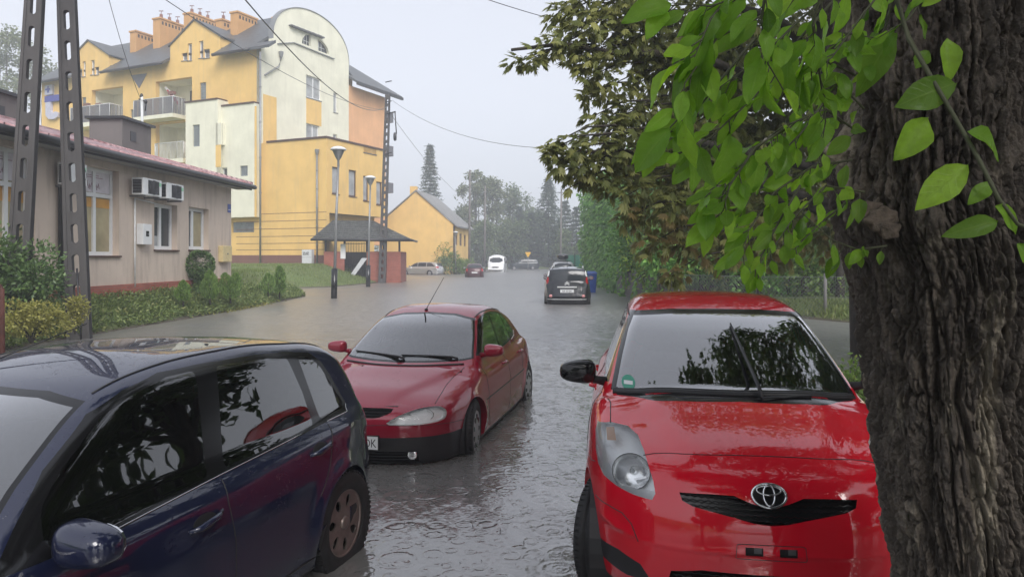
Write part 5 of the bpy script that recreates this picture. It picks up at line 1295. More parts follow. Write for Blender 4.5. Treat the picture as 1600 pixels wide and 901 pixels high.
    m.hexa([A(0.41, bLend-.3, .5), A(12, bLend-.3, .5), A(12, bLend, .5), A(0.41, bLend, .5), A(.41, bLend-.3, zE), A(12, bLend-.3, zE), A(12, bLend, zE), A(.41, bLend, zE)]); m.build('rear_wall', None, t, world=True)
    return t
apartment_block()
mbx = MB(); mbx.mat('white_plastic'); r_ = FL.rect(478, 390, 493, 412); fbox(mbx, FL, r_[0], r_[1]-.1, r_[2], r_[3], .15, .45); mbo = mbx
tt = empty('meter_cabinet', FL.P((r_[0]+r_[2])/2, r_[1]-.1, .3), 'white meter cabinet with scribbled lettering on the yellow block plinth', 'cabinet'); mbx.build('cabinet_box', None, tt, world=True)
m_ = MB(); m_.mat('ink'); m_.text('ZUZ', .28, lambda a, b_, d: FL.P(r_[2]-.1-a, r_[3]-.38+b_, .455+d), bold=.01); m_.mat('steel'); fbox(m_, FL, r_[0]+.02, (r_[1]+r_[3])/2-.05, r_[2]-.02, (r_[1]+r_[3])/2-.03, .45, .456); m_.build('lettering', None, tt, world=True)

# ------------------------------------------------------------------ bin shelter with tiled roof
def bin_shelter():
    F = Fr((-13.4, 51.9), (1, .05), (.05, -1)); t = empty('brick_shelter', (-11, 53, 0), 'low red brick bin shelter under a dark tiled hip roof with a dark gateway', 'shelter')
    a = lambda x: F.px(x, 400)[0]; zt = F.px(590, 393)[1]
    x0, x1, x2, x3 = a(506), a(538), a(573), a(626)
    m = MB(); m.mat('red_brick'); fbox(m, F, x0, -.3, x1, zt, -.25, 0); m.build('brick_wall', None, t, world=True); m = MB(); m.mat('red_brick'); fbox(m, F, x2, -.3, x3, zt, -.25, 0); m.build('brick_wall', None, t, world=True)
    m = MB(); m.mat('red_brick'); fbox(m, F, x3-.25, -.3, x3, zt, -4.2, -.252); m.build('brick_wall', None, t, world=True); m = MB(); m.mat('red_brick'); fbox(m, F, x0, -.3, x0+.25, zt, -4.2, -.252); m.build('brick_wall', None, t, world=True)
    m = MB(); m.mat('grey_render'); fbox(m, F, x0, -.3, x3, zt, -4.4, -4.2); m.build('back_wall', None, t, world=True)
    zr = F.px(590, 376)[1]
    for x in (x0+.1, x1, x2, (x2+x3)/2, x3-.1):
        p = MB(); p.mat('black_plastic'); fbox(p, F, x-.07, zt-.02, x+.07, zr, -.2, -.06); p.build('post', None, t, world=True)
    p = MB(); p.mat('black_plastic'); fbox(p, F, x0-.1, zr, x3+.1, zr+.14, -.25, -.02); p.build('beam', None, t, world=True)
    g = MB(); g.mat('gutter')
    for i in range(14): x = x1+.05+(x2-x1-.1)*i/13; g.tube([F.P(x, .02, -.14), F.P(x, zr-.1, -.14)], .018, 5)
    for z_ in (.3, 1.1, zr-.2): g.tube([F.P(x1, z_, -.14), F.P(x2, z_, -.14)], .025, 5)
    g.build('gate', None, t, world=True)
    r = MB(); r.mat('shelter_tiles'); e = .75; zt2 = 4.5; lo = [F.P(x0-e, zr+.05, e), F.P(x3+e, zr+.05, e), F.P(x3+e, zr+.05, -5), F.P(x0-e, zr+.05, -5)]; hi = [F.P(x0+.25, zt2, -2.1), F.P(x3-2.3, zt2, -2.1)]
    up = Vector((0, 0, .12))
    r.add([p for p in lo]+hi, [(0, 1, 5, 4), (1, 2, 5), (2, 3, 4, 5), (3, 0, 4), (3, 2, 1, 0)])
    for k in range(9):        # courses of tiles as real steps
        t0 = k/9; P0 = lo[0].lerp(hi[0], t0); P1 = lo[1].lerp(hi[1], t0); r.tube([P0+Vector((0, 0, .02)), P1+Vector((0, 0, .02))], .045, 5)
    n = 30
    for k in range(n):
        t0 = k/(n-1); r.tube([lo[0].lerp(lo[1], t0)+Vector((0, 0, .01)), hi[0].lerp(hi[1], t0)+Vector((0, 0, .01))], .035, 4)
    r.build('roof', None, t, world=True)
    gm = MB(); gm.mat('gutter'); gm.tube([lo[0], lo[1]], .08, 8); gm.tube([lo[1], lo[2]], .08, 8); gm.build('gutter', None, t, world=True)
    s = MB(); s.mat('white_print'); fbox(s, F, *(lambda q: (q[0], q[1], q[2], q[3]))(F.rect(581-49, 381, 588-49+1, 404)), .0, .02); s.build('notice_board', None, t, world=True)
    simple('grey_board', (.42, .43, .44), .5); b_ = MB(); b_.mat('grey_board'); q0 = F.px(541, 434); b_.hexa([F.P(x1+.15, .05, .5), F.P(x1+.45, .05, .5), F.P(x1+.45, .05, .55), F.P(x1+.15, .05, .55), F.P(x2-.35, 1.75, -.05), F.P(x2+.05, 1.75, -.05), F.P(x2+.05, 1.75, 0), F.P(x2-.35, 1.75, 0)])
    tag(b_.build('board', None), 'pale grey plank leaning against the gate of the brick shelter', 'board')
    bn = MB(); bn.mat('black_plastic'); fbox(bn, F, x1+.4, .02, x1+1.3, 1.3, -1.6, -.7); tag(bn.build('waste_bin', None, bevel=.05), 'dark waste container inside the brick shelter behind its gate', 'bin')
bin_shelter()

# ------------------------------------------------------------------ the beige single-storey house on the left
HU = Vector((.054, 1, 0)).normalized(); HF = Fr((-10.3, 27.0), (HU.x, HU.y), (HU.y, -HU.x))
def beige_house():
    F = HF; t = empty('beige_house', (-10.6, 20, .9), 'beige plastered single-storey house with red tiled roof and white plastic windows', 'building')
    aL = -19.; zt = 4.32
    w1 = F.rect(-40, 228, 55, 398); w2 = F.rect(127, 262, 186, 399); w3 = F.rect(241, 319, 277, 390); w4 = F.rect(295, 325, 326, 390)
    for r in (w1, w2): pass
    wall(F, [(aL, .2), (0, .2), (0, zt), (aL, zt)], [w1, w2, w3, w4], 'beige_render', t, thick=.4)
    m = MB(); m.mat('beige_render'); fbox(m, F, -.4, .2, 0, zt, -8, -.402); m.build('wall', None, t, world=True); m = MB(); m.mat('beige_render'); fbox(m, F, aL, .2, aL+.3, zt, -8, -.402); fbox(m, F, aL+.31, .2, -.41, zt, -8.3, -8); m.build('wall', None, t, world=True)
    window(F, w1, t, bars=(.62,), hbars=(.66,), pane='pane_cream', fw=.10, depth=.2, sill='brown_frame', panes=[(.03, .70, .97, .97, 'poster'), (.03, .50, .97, .655, 'pane_orange')])
    window(F, w2, t, bars=(.5,), hbars=(.69,), pane='pane_cream', fw=.10, depth=.2, sill='brown_frame', panes=[(.03, .72, .97, .97, 'poster'), (.05, .55, .46, .655, 'pane_orange'), (.54, .55, .95, .655, 'pane_orange')])
    window(F, w3, t, bars=(.48,), pane='pane_dark', fw=.11, depth=.2, sill='brown_frame', panes=[(.04, .05, .42, .3, 'pane_blind')]); window(F, w4, t, bars=(.42,), pane='pane_dark', fw=.11, depth=.2, sill='brown_frame', panes=[(.5, .05, .9, .9, 'pane_cream')])
    # faint marks on the window posters
    for r in (w1, w2):
        mk = MB(); mk.mat('poster_ink'); a0, z0, a1, z1 = r; w = a1-a0; h = z1-z0
        for k in range(7):
            x = a0+w*(.25+.06*k); z_ = z0+h*(.775+.02*math.sin(k*2.1)); mk.tube([F.P(x, z_, -.21), F.P(x+w*.03, z_+.12, -.21), F.P(x+w*.045, z_-.02, -.21)], .012, 4)
        fbox(mk, F, a0+w*.2, z0+h*.885, a0+w*.75, z0+h*.893, -.213, -.205); fbox(mk, F, a0+w*.25, z0+h*.91, a0+w*.65, z0+h*.917, -.213, -.205); mk.build('poster_print', None, t, world=True)
    p = MB(); p.mat('red_brick'); zp = F.px(250, 440.5)[1]; fbox(p, F, aL, .1, .03, zp, -.1, .05); p.build('plinth', None, t, world=True)
    r = MB(); r.mat('red_tiles'); ov = .55; W0 = 3.0; zr = 4.5
    e0, e1 = F.P(aL-.5, zr, ov), F.P(.55, zr, ov); rr0, rr1 = F.P(aL-.5, zr+1.15, -W0-.6), F.P(-2.6, zr+1.15, -W0-.6); k0, k1 = F.P(aL-.5, zr, -8.6), F.P(.55, zr, -8.6)
    r.add([e0, e1, rr0, rr1, k0, k1], [(0, 1, 3, 2), (1, 5, 3), (2, 3, 5, 4), (0, 2, 4), (0, 4, 5, 1)])
    for k in range(46):
        s_ = k/45; a = e0.lerp(e1, s_); b_ = rr0.lerp(rr1, s_); r.tube([a+Vector((0, 0, .03)), b_+Vector((0, 0, .03))], .045, 5, False)
    for k in range(1, 9):
        s_ = k/9; r.tube([e0.lerp(rr0, s_)+Vector((0, 0, .02)), e1.lerp(rr1, s_)+Vector((0, 0, .02))], .03, 5, False)
    r.tube([rr0, rr1], .12, 6); r.tube([rr1, e1], .12, 6); r.build('roof', None, t, world=True)
    f = MB(); f.mat('gutter'); fbox(f, F, aL-.5, zr-.2, .55, zr-.01, ov-.04, ov); f.tube([F.P(aL-.5, zr-.08, ov+.08), F.P(.62, zr-.08, ov+.08)], .085, 8); f.build('gutter', None, t, world=True)
    s = MB(); s.mat('soffit'); fbox(s, F, aL-.5, zt+.002, .5, zt+.05, .002, ov-.05); s.build('soffit', None, t, world=True)
    a0, _ = F.px(91, 300); d = MB(); d.mat('gutter'); d.tube([F.P(a0, 4.3, ov), F.P(a0, 4.0, .1), F.P(a0, .9, .1)], .09, 8); d.build('downpipe', None, t, world=True)
    a0, z0 = F.px(208, 310); d = MB(); d.mat('rail_white'); d.tube([F.P(a0, z0, .05), F.P(a0, F.px(208, 448)[1], .05)], .025, 6); d.tube([F.P(a0, z0, .05), F.P(a0+1.6, z0-.1, .05)], .02, 5); d.build('conduit', None, t, world=True)
    # stove chimney blocks on the roof
    for (x0, x1, yt, yb, dd) in ((191, 244, 193, 240, -3.4), (-30, 40, 146, 200, -3.6)):
        G = Fr((F.P(0, 0, dd).x, F.P(0, 0, dd).y), (HU.x, HU.y), (HU.y, -HU.x)); q = G.rect(x0, yt, x1-8, yb); c = MB(); c.mat('grey_render'); fbox(c, G, q[0], 4.5, q[2], q[3], -1.2, 0); c.mat('gutter'); fbox(c, G, q[0]-.12, q[3], q[2]+.12, q[3]+.09, -1.3, .12)
        fbox(c, G, q[0]+.5, q[3]-.7, q[0]+.85, q[3]-.35, -.01, .02); c.build('chimney_stack', None, t, world=True)
    return t
simple('poster', (.62, .58, .62), .4); simple('poster_ink', (.35, .22, .26), .5)
beige_house()
def air_conditioner(x0, y0, y1, lab, wd=.82):
    a0, zt = HF.px(x0, y0); zb = HF.px(x0, y1)[1]; F = HF; d0 = .12; d1_ = .45; W = wd
    t = empty('air_conditioner', F.P(a0+W/2, zb, .28), lab, 'air conditioner', 'air conditioner units on the beige house wall')
    m = MB(); m.mat('white_plastic'); fbox(m, F, a0, zb, a0+W, zt, d0, d1_); b_ = m.build('casing', None, t, world=True, bevel=.012)
    g = MB(); g.mat('black_plastic'); fbox(g, F, a0+.26, zb+.05, a0+W-.16, zt-.05, d1_, d1_+.012)
    n = 9
    for k in range(n): z_ = zb+.05+(zt-zb-.1)*k/n; fbox(g, F, a0-.012, z_, a0, z_+.035, d0+.04, d1_-.04)
    g.build('vent_grille', None, t, world=True)
    f = MB(); f.mat('grey_panel'); c = F.P(a0+(.26+W-.16)/2, (zb+zt)/2, d1_+.02)
    for rr in (.2, .14, .08): f.tube([c+F.u*math.cos(q)*rr+Vector((0, 0, math.sin(q)*rr)) for q in [2*math.pi*i/24 for i in range(25)]], .007, 4)
    f.build('fan_guard', None, t, world=True)
    k = MB(); k.mat('steel'); fbox(k, F, a0+.1, zb-.05, a0+.15, zb-.002, 0, d1_); fbox(k, F, a0+W-.15, zb-.05, a0+W-.1, zb-.002, 0, d1_); k.build('bracket', None, t, world=True)
    s = MB(); simple('green_label', (.3, .6, .4), .5); s.mat('green_label'); fbox(s, F, a0+W-.14, zt-.18, a0+W-.03, zt-.08, d1_+.001, d1_+.004); s.build('energy_label', None, t, world=True)
for (x, y0, y1, lab, wd) in ((199, 277, 304, 'left unit of the pair of white air conditioners above the narrow window', .98), (238, 285, 310, 'right unit of the pair of white air conditioners above the narrow window', .98), (82, 253, 288, 'white air conditioner above the dark downpipe between the two wide windows', .6)): air_conditioner(x, y0, y1, lab, wd)
def wall_box(x0, y0, x1, y1, mat, name, label, dep=.18, extra=None):
    r = HF.rect(x0, y0, x1, y1); t = empty(name, HF.P((r[0]+r[2])/2, r[1], .1), label, 'meter box'); m = MB(); m.mat(mat); fbox(m, HF, r[0], r[1], r[2], r[3], .002, dep); m.build('casing', None, t, world=True, bevel=.01)
    d = MB(); d.mat('steel'); cx, cz = (r[0]+r[2])/2, (r[1]+r[3])/2; fbox(d, HF, cx-.02, cz-.02, cx+.02, cz+.03, dep, dep+.02)
    if extra: d.mat('black_gloss'); fbox(d, HF, cx-.08, r[3]-.35, cx+.06, r[3]-.2, dep, dep+.01)
    d.build('latch', None, t, world=True)
wall_box(213, 350, 227, 382, 'white_plastic', 'electric_meter_box', 'white electricity box with dark viewing glass left of the narrow windows', .2, True)
simple('cream_metal', (.62, .5, .26), .45); wall_box(341, 384, 355, 409, 'cream_metal', 'gas_box', 'cream yellow gas box low on the corner of the beige house')
simple('plate_blue', (.05, .09, .35), .4); hp = MB(); hp.mat('plate_blue'); r_ = HF.rect(355.5, 319, 360, 332); fbox(hp, HF, r_[0], r_[1], r_[2], r_[3], .002, .02); hp.mat('white_print'); fbox(hp, HF, r_[0]+.03, r_[1]+.08, r_[2]-.03, r_[1]+.11, .02, .022)
tag(hp.build('house_number_plate', None), 'small blue enamel plate near the corner of the beige house', 'sign')

# ------------------------------------------------------------------ the far yellow house
def far_house():
    cx, cy = pxat(708, 400, 80).x, 80.0
    t = empty('yellow_house', (cx-4, cy+3, 0), 'plain yellow gabled house with grey metal roof beyond the brick shelter', 'building')
    F = Fr((cx, cy), (-1, .03), (-.03, -1)); u1 = Vector((.13, 1, 0)).normalized(); G = Fr((cx, cy), (u1.x, u1.y), (u1.y, -u1.x))
    ze = F.px(707, 350)[1]; pk = F.px(650, 299); wd = pk[0]*2
    wall(F, [(0, -.2), (wd, -.2), (wd, ze), pk, (0, ze)], [], 'yellow_render', t, 'gable_wall', .3)
    ln = G.px(733, 380)[0]; ws = [G.rect(711, 364, 715, 383), G.rect(718, 365, 722, 384), G.rect(725, 367, 728, 385)]
    wall(G, [(.302, -.2), (ln, -.2), (ln, ze), (.302, ze)], ws, 'yellow_render', t, 'wall', .3)
    for r in ws: window(G, r, t, frame='brown_frame', pane='pane_dark', bars=(), depth=.1, fw=.1, sill=None)
    m = MB(); m.mat('brown_frame'); fbox(m, G, 0, -.2, ln, G.px(720, 408)[1], -.01, .06); m.build('plinth', None, t, world=True)
    r = MB(); r.mat('zinc'); h = Vector((0, 0, .15)); P = lambda a, z, k: F.P(a, z, 0)+u1*k
    for (a0, z0_, a1, z1_) in ((-.5, ze-.35, pk[0], pk[1]+.02), (pk[0], pk[1]+.02, wd+.5, ze-.35)):
        q = [P(a0, z0_, -.15), P(a1, z1_, -.15), P(a1, z1_, ln+.3), P(a0, z0_, ln+.3)]; r.hexa(q+[v+h for v in q])
    for k in range(18): r.tube([P(-.5, ze-.35, k*ln/17)+h*1.1, P(pk[0], pk[1]+.02, k*ln/17)+h*1.1], .04, 4, False)
    r.build('roof', None, t, world=True)
    c = MB(); c.mat('yellow_render'); q = F.rect(640.5, 291, 651, 305); fbox(c, F, q[0], q[1]-.6, q[2], q[3], -.8, .02); c.build('chimney', None, t, world=True)
    d = MB(); d.mat('gutter'); d.tube([G.P(.05, ze-.2, .1), G.P(.05, 0, .1)], .09, 6); d.tube([G.P(ln-.1, ze-.2, .1), G.P(ln-.1, 0, .1)], .09, 6); d.tube([G.P(0, ze-.2, .35), G.P(ln, ze-.2, .35)], .1, 6); d.build('gutter', None, t, world=True)
    w = MB(); w.mat('white_plastic'); wx = pxat(620, 400, 82).x
    return t
far_house()
# ------------------------------------------------------------------ poles, lamps, cables
def slotted_leg(p0, p1, w0, w1, th, n, u):
    """a concrete pole leg with a row of oval openings, from p0 up to p1; u is its broad direction"""
    p0, p1 = Vector(p0), Vector(p1); ax = (p1-p0); L = ax.length; ax.normalize(); u = (Vector(u)-ax*ax.dot(Vector(u))).normalized(); nn = ax.cross(u).normalized()
    wd = lambda s: w0+(w1-w0)*s/L
    outline = [(-wd(0)/2, 0), (wd(0)/2, 0), (wd(L)/2, L), (-wd(L)/2, L)]; holes = []
    step = L/n
    for k in range(n):
        z0 = step*(k+.16)+.3; z1 = step*(k+.80)+.3
        if z1 > L-.1: continue
        hw = wd(z0)*.17; h = []
        for i in range(16):
            t = 2*math.pi*i/16; c, s_ = math.cos(t), math.sin(t); zc = z1-hw if s_ > 0 else z0+hw; h.append((hw*c, zc+hw*s_))
        holes.append(h)
    m = MB(); m.mat('pole_concrete'); m.prism(outline, lambda a, z, d: p0+ax*z+u*a+nn*d, -th/2, th/2, holes)
    for sgn in (-1, 1):      # raised flanges along both edges
        a = [p0+u*(sgn*wd(0)*.5)-nn*th*.66, p0+u*(sgn*wd(0)*.34)-nn*th*.66, p0+u*(sgn*wd(0)*.34)+nn*th*.66, p0+u*(sgn*wd(0)*.5)+nn*th*.66]
        b_ = [p1+u*(sgn*wd(L)*.5)-nn*th*.6, p1+u*(sgn*wd(L)*.34)-nn*th*.6, p1+u*(sgn*wd(L)*.34)+nn*th*.6, p1+u*(sgn*wd(L)*.5)+nn*th*.6]
        m.hexa(a+b_)
    return m
def a_pole():
    ya, yb = 16.3, 15.2
    t = empty('power_pole', pxat(125, 520, ya), 'tall two-legged slotted concrete power pole in front of the beige house', 'pole')
    top = pxat(92, -560, 15.8)
    a0 = pxat(125, 530, ya); a1 = pxat(105, 0, ya); d = (a1-a0); pa = a0+d*1.75; b0 = pxat(24, 478, yb); b1_ = pxat(53.5, 0, yb); pb = b0+(b1_-b0)*1.85
    slotted_leg(a0+Vector((0, 0, -.3)), pa, .47, .27, .17, 20, (1, .25, 0)).build('leg', None, t, world=True); slotted_leg(b0+Vector((0, 0, -.5)), pb, .42, .25, .16, 18, (1, .25, 0)).build('leg', None, t, world=True)
    m = MB(); m.mat('pole_concrete'); q0 = a0+(pa-a0)*.82; q1 = b0+(pb-b0)*.82; m.tube([q0, q1], .1, 6); m.build('brace', None, t, world=True)
    w = MB(); w.mat('gutter'); w.tube([a0+Vector((.1, -.12, -.2)), a0.lerp(pa, .12)+Vector((.06, -.12, 0))], .02, 5); w.build('earth_wire', None, t, world=True)
a_pole()
sp = empty('power_pole', pxat(597, 442, 51.7), 'slender slotted concrete power pole standing right of the tiled brick shelter', 'pole')
slotted_leg(pxat(597, 444, 51.7), pxat(606, 148, 51.7), .52, .34, .2, 26, (1, 0, 0)).build('shaft', None, sp, world=True)
m = MB(); m.mat('gutter'); c = pxat(606, 178, 51.5); m.tube([c+Vector((-.1, 0, 0)), c+Vector((.55, 0, .15))], .05, 6); m.tube([c+Vector((.5, 0, .1)), c+Vector((.6, 0, -1.4))], .04, 6); blob(m, c+Vector((.5, 0, -1.6)), (.12, .12, .3), None, 6, 3)
for z in (0, 1.4, -3.6): m.tube([pxat(602, 160, 51.5)+Vector((0, 0, z)), pxat(602, 160, 51.5)+Vector((.45, 0, z+.1))], .035, 6)
m.build('crossarm', None, sp, world=True)
mp = empty('roof_mast', pxat(223, 235, 28), 'thin pale mast with insulators rising beside the grey chimney stack', 'mast')
m = MB(); m.mat('rail_white'); m.tube([pxat(223, 240, 28), pxat(221.5, 150, 28)], .05, 8); m.build('mast_tube', None, mp, world=True)
m = MB(); m.mat('gutter'); c = pxat(222, 155, 28); m.tube([c+Vector((-.12, 0, 0)), c+Vector((.16, 0, -.1)), c+Vector((.12, 0, -.45))], .03, 6); blob(m, c+Vector((-.02, 0, .12)), (.06, .06, .1), None, 6, 2); blob(m, c+Vector((.14, 0, -.1)), (.06, .06, .09), None, 6, 2); m.build('insulator', None, mp, world=True)
def lamp(x, yb, yt, Y, label, r=.07, s=1.):
    base = pxat(x, yb, Y); zt = pxat(x, yt, Y).z; t = empty('street_lamp', base, label, 'street lamp', 'street lamps along the left side of the street')
    lean = Vector(((8 if Y < 40 else 4 if Y < 60 else 0)*Y/FPX*.9, 0, 0)); top = Vector((base.x, Y, zt))+lean; H = zt-base.z
    m = MB(); m.mat('black_gloss'); m.tube([base+Vector((0, 0, -.3)), base+lean*.17+Vector((0, 0, H*.2 if Y < 60 else .7))], r*1.95, 12); m.build('base_sleeve', None, t, world=True)
    m = MB(); m.mat('zinc'); m.tube([base+lean*.1+Vector((0, 0, .2)), base+lean*.5+Vector((0, 0, H*.5)), top-Vector((0, 0, .75*s))], [r, r*.85, r*.62], 12); m.build('post', None, t, world=True)
    m = MB(); m.mat('zinc'); m.lathe([(r*.6, -.85*s), (r*.75, -.8*s), (r*.7, -.55*s), (.13*s, -.42*s), (.27*s, -.12*s)], top, 'z', 16); h = m.build('lamp_head', None, t, world=True)
    m = MB(); m.mat('white_plastic'); m.lathe([(.27*s, -.12*s), (.345*s, -.10*s), (.35*s, -.06*s), (.25*s, .02*s), (.12*s, .06*s), (.001, .07*s)], top, 'z', 20); m.build('lamp_cap', None, h, world=True)
lamp(521.5, 467, 231, 32.3, 'tallest and nearest street lamp, black sleeve in the water before the yellow block'); lamp(575, 449, 276, 45, 'street lamp directly in front of the tiled brick shelter'); lamp(712, 428, 362, 79, 'small street lamp in front of the far yellow gabled house', .05, .8)
def cable(p, q, sag, r, label):
    p, q = Vector(p), Vector(q); m = MB(); m.mat('gutter'); m.tube([p.lerp(q, i/28)-Vector((0, 0, sag*4*(i/28)*(1-i/28))) for i in range(29)], r*.55, 5); tag(m.build('overhead_cable', None), label, 'cable', 'overhead cables')
cable(pxat(160, -40, 20), pxat(221, 158, 28), .25, .016, 'cable running steeply down to the insulators of the roof mast by the chimney stack'); cable(pxat(200, -40, 18), pxat(600, 172, 51), .7, .022, 'faint cable slanting across the yellow and cream gable towards the slender pole')
cable(pxat(350, -40, 14), pxat(607, 165, 51.5), 1.2, .03, 'dark cable slanting from the top edge across the round gable to the slender pole'); cable(pxat(613, 157, 51.5), pxat(900, 232, 30), .9, .022, 'cable spanning the sky from the slender pole to the chestnut tree'); cable(pxat(690, -26, 13), pxat(1000, 58, 17), .12, .013, 'short cable high in the sky running into the top of the chestnut tree')
cable(pxat(613, 182, 51.5), pxat(735, 315, 100), .8, .028, 'cable dropping from the slender pole towards the far spruce')

# ------------------------------------------------------------------ cars farther off
def far_car(kind, X, Y, deg, z, label, body, ws_poly=None, dlo=None, rear=None, glass='far_glass', res=(46, 72, 20), style='plain', extra=None, w=.86, belt=.93, roof=1.45, group='cars parked in the flooded street', cat='car', fl=None):
    sh = SH[kind]; a = R(deg); t = empty('parked_car' if cat == 'car' else 'parked_van', (X, Y, z), label, cat, group, math.pi/2-a); cuts = arch_cut(sh)
    if ws_poly: cuts.append(dict(op='part', name='windshield', mat=glass, view='front', xmax=2.6, center=True, poly=ws_poly))
    for p in dlo or []: cuts.append(dict(op='part', name='side_window', mat=glass, view='side', poly=p))
    if rear: cuts.append(dict(op='part', name='rear_window', mat=glass, view='rear', center=True, poly=rear))
    for p in fl or []: cuts.append(p)
    make_shell(sh, t, cuts, body, res); wheels(t, sh, style, sh.W(2.)-.1 if hasattr(sh.W, '__call__') else .75, .30)
    return t, sh
def simple_dlo(sh_l, belt, roof, x0, x1, ncut=2, rake=.55, rr=.5):
    """side glass outline from belt and roof heights"""
    P = [(x0, belt+.04), (x0+rake*1.25, roof-.13), (x1-rr, roof-.13), (x1, belt+.06)]
    out = []; xs_ = np.linspace(x0+rake*1.25, x1-rr, ncut+1)
    cutx = [x0]+[x0+(x1-x0)*k/ncut for k in range(1, ncut)]+[x1]
    top = lambda x: belt+.04+(roof-.17-belt)*min(1, max(0, (x-x0)/(rake*1.25)), max(0, (x1-x)/rr))
    for k in range(ncut):
        a_, b_ = cutx[k]+(.04 if k else 0), cutx[k+1]-(.04 if k < ncut-1 else 0); m_ = []
        for x in np.linspace(a_, b_, 7): m_.append((float(x), top(x)))
        q = [p for p in m_ if p[1] > belt+.05]; out.append([(a_, belt+.04)]+q+[(b_, belt+.04)] if len(q) else [])
    return [o for o in out if o]
tl = lambda poly, mat='red_lens', name='tail_light': dict(op='part', name=name, mat=mat, view='rear', poly=poly)
# graphite minivan seen from behind, with its plate and badge
Yb = 28.0; rx = pxat(886, 475, Yb).x; ang = math.pi+R(2.0)
bx_, by_ = rx+4.08*math.sin(R(3)), Yb+4.08*math.cos(R(3))
t, sh = far_car('minivan', rx+4.08*math.sin(R(5.5)), Yb+4.08*math.cos(R(5.5)), 185.5-.0, -.20, 'graphite grey minivan seen from behind in the water, nearest car on the right side', 'graphite_paint',
    ws_poly=chaikin([(-.68, 1.08), (.68, 1.08), (.56, 1.55), (-.56, 1.55)], 1), dlo=simple_dlo(4.08, 1.05, 1.66, 1.25, 3.75, 3, .6, .35), rear=chaikin([(-.67, 1.12), (.67, 1.12), (.60, 1.54), (-.60, 1.54)], 2, .14), res=(80, 110, 36), glass='far_glass',
    fl=[tl(chaikin([(.715, 1.0), (.86, .98), (.82, 1.24), (.705, 1.26)], 1)), tl(chaikin([(.705, 1.27), (.80, 1.25), (.75, 1.48), (.67, 1.50)], 1), 'lamp_white', 'reversing_light'),
        dict(op='mat', mat='black_plastic', view='rear', center=True, poly=[(-.9, .15), (.9, .15), (.9, .36), (-.9, .36)])])
xr_ = float(sh.at('rear', 0, .9).x)
m = CB(); m.mat('rail_white'); xs1 = [float(sh.at('rear', y, .86).x) for y in (-.36, .36)]; m.box((xs1[0]-.02, -.37, .845), (float(sh.at('rear', 0, .87).x)+.03, .37, .895)); m.build('tailgate_trim', None, t)
m = CB(); m.mat('rail_white')
for dz in (0, .055):
    for s_ in (-1, 1): m.hexa([(xr_-.01, 0, .99+dz), (xr_+.02, 0, .99+dz), (xr_+.02, s_*.09, .93+dz), (xr_-.01, s_*.09, .93+dz), (xr_-.01, 0, 1.03+dz), (xr_+.02, 0, 1.03+dz), (xr_+.02, s_*.09, .955+dz), (xr_-.01, s_*.09, .955+dz)])
m.build('rear_badge', None, t)
plate(t, sh, 'rear', 0, .72, .52, .12, 'KR 5S1JH'); m = CB(); m.mat('rail_white'); xb = float(sh.at('rear', .5, .42).x); m.tube([sh.at('rear', y, .40)+Vector((.01, 0, 0)) for y in np.linspace(-.74, .74, 17)], .016, 6); m.build('bumper_trim', None, t)
for sg in (-1, 1): m = CB(); m.mat('pink_lens'); q = sh.at('rear', sg*.62, .53); blob(m, q, (.02, .07, .06), None, 6, 2); m.build('fog_light', None, t)
mirror_part(t, sh, 1.35, 1.08, 'black_plastic', (.07, .11, .09), out=.16)
m = CB(); m.mat('rail_white'); m.tube([sh.at('top', x, .6)+Vector((0, 0, .04)) for x in np.linspace(1.9, 3.6, 12)], .02, 6); m.build('roof_rail', None, t); m = CB(); m.mat('rail_white'); m.tube([sh.at('top', x, -.6)+Vector((0, 0, .04)) for x in np.linspace(1.9, 3.6, 12)], .02, 6); m.build('roof_rail', None, t)
m = CB(); m.mat('black_plastic'); q = sh.at('top', 3.7, 0); m.tube([q, q+Vector((.12, 0, .32))], .007, 5); m.build('aerial', None, t)
cabin(t, 1.2, (1.8, 2.7), .62, .98, .33)
def rear_car(kind, px_, Y, deg, z, L, label, body, belt, roof, w, boxr=False):
    X = pxat(px_, 400, Y).x; t, sh = far_car(kind, X+L*math.sin(R(deg-180)), Y+L, deg, z, label, body, ws_poly=chaikin([(-.6, belt+.05), (.6, belt+.05), (.5, roof-.12), (-.5, roof-.12)], 1), dlo=simple_dlo(L, belt, roof, 1.3, L-.4, 2), rear=chaikin([(-w*.7, belt+.08), (w*.7, belt+.08), (w*.58, roof-.14), (-w*.58, roof-.14)], 1),
        fl=[tl(chaikin([(w*.7, belt-.2), (w*.93, belt-.2), (w*.9, belt+.03), (w*.68, belt+.03)], 1))])
    plate(t, sh, 'rear', 0, .6, .52, .12); mirror_part(t, sh, 1.45, belt+.02, 'black_plastic', (.07, .1, .07)); return t, sh
rear_car('estate', 879, 36.5, 184, -.18, 4.77, 'silver estate car hidden behind the graphite minivan', 'silver_paint', .93, 1.5, .91)
t, sh = rear_car('suv', 880, 50, 183, -.15, 4.6, 'grey car carrying a black roof box behind the silver estate', 'silver_paint', 1.1, 1.7, .91)
m = CB(); m.mat('black_gloss'); blob(m, (2.4, 0, 1.98), (1.0, .42, .2), None, 12, 3.5); tb = MB()
o = m.build('roof_box', None, t)
m = CB(); m.mat('steel'); m.tube([(1.8, -.6, 1.72), (1.8, .6, 1.72)], .025, 6); m.tube([(3.0, -.6, 1.72), (3.0, .6, 1.72)], .025, 6); m.build('roof_bar', None, t)
# dark hatchback on the left, seen from behind
t, sh = rear_car('hatch', 741.5, 67, 176, -.18, 4.1, 'dark red-black hatchback seen from behind in the middle distance left of the white van', 'dark_red_paint', .92, 1.45, .9)
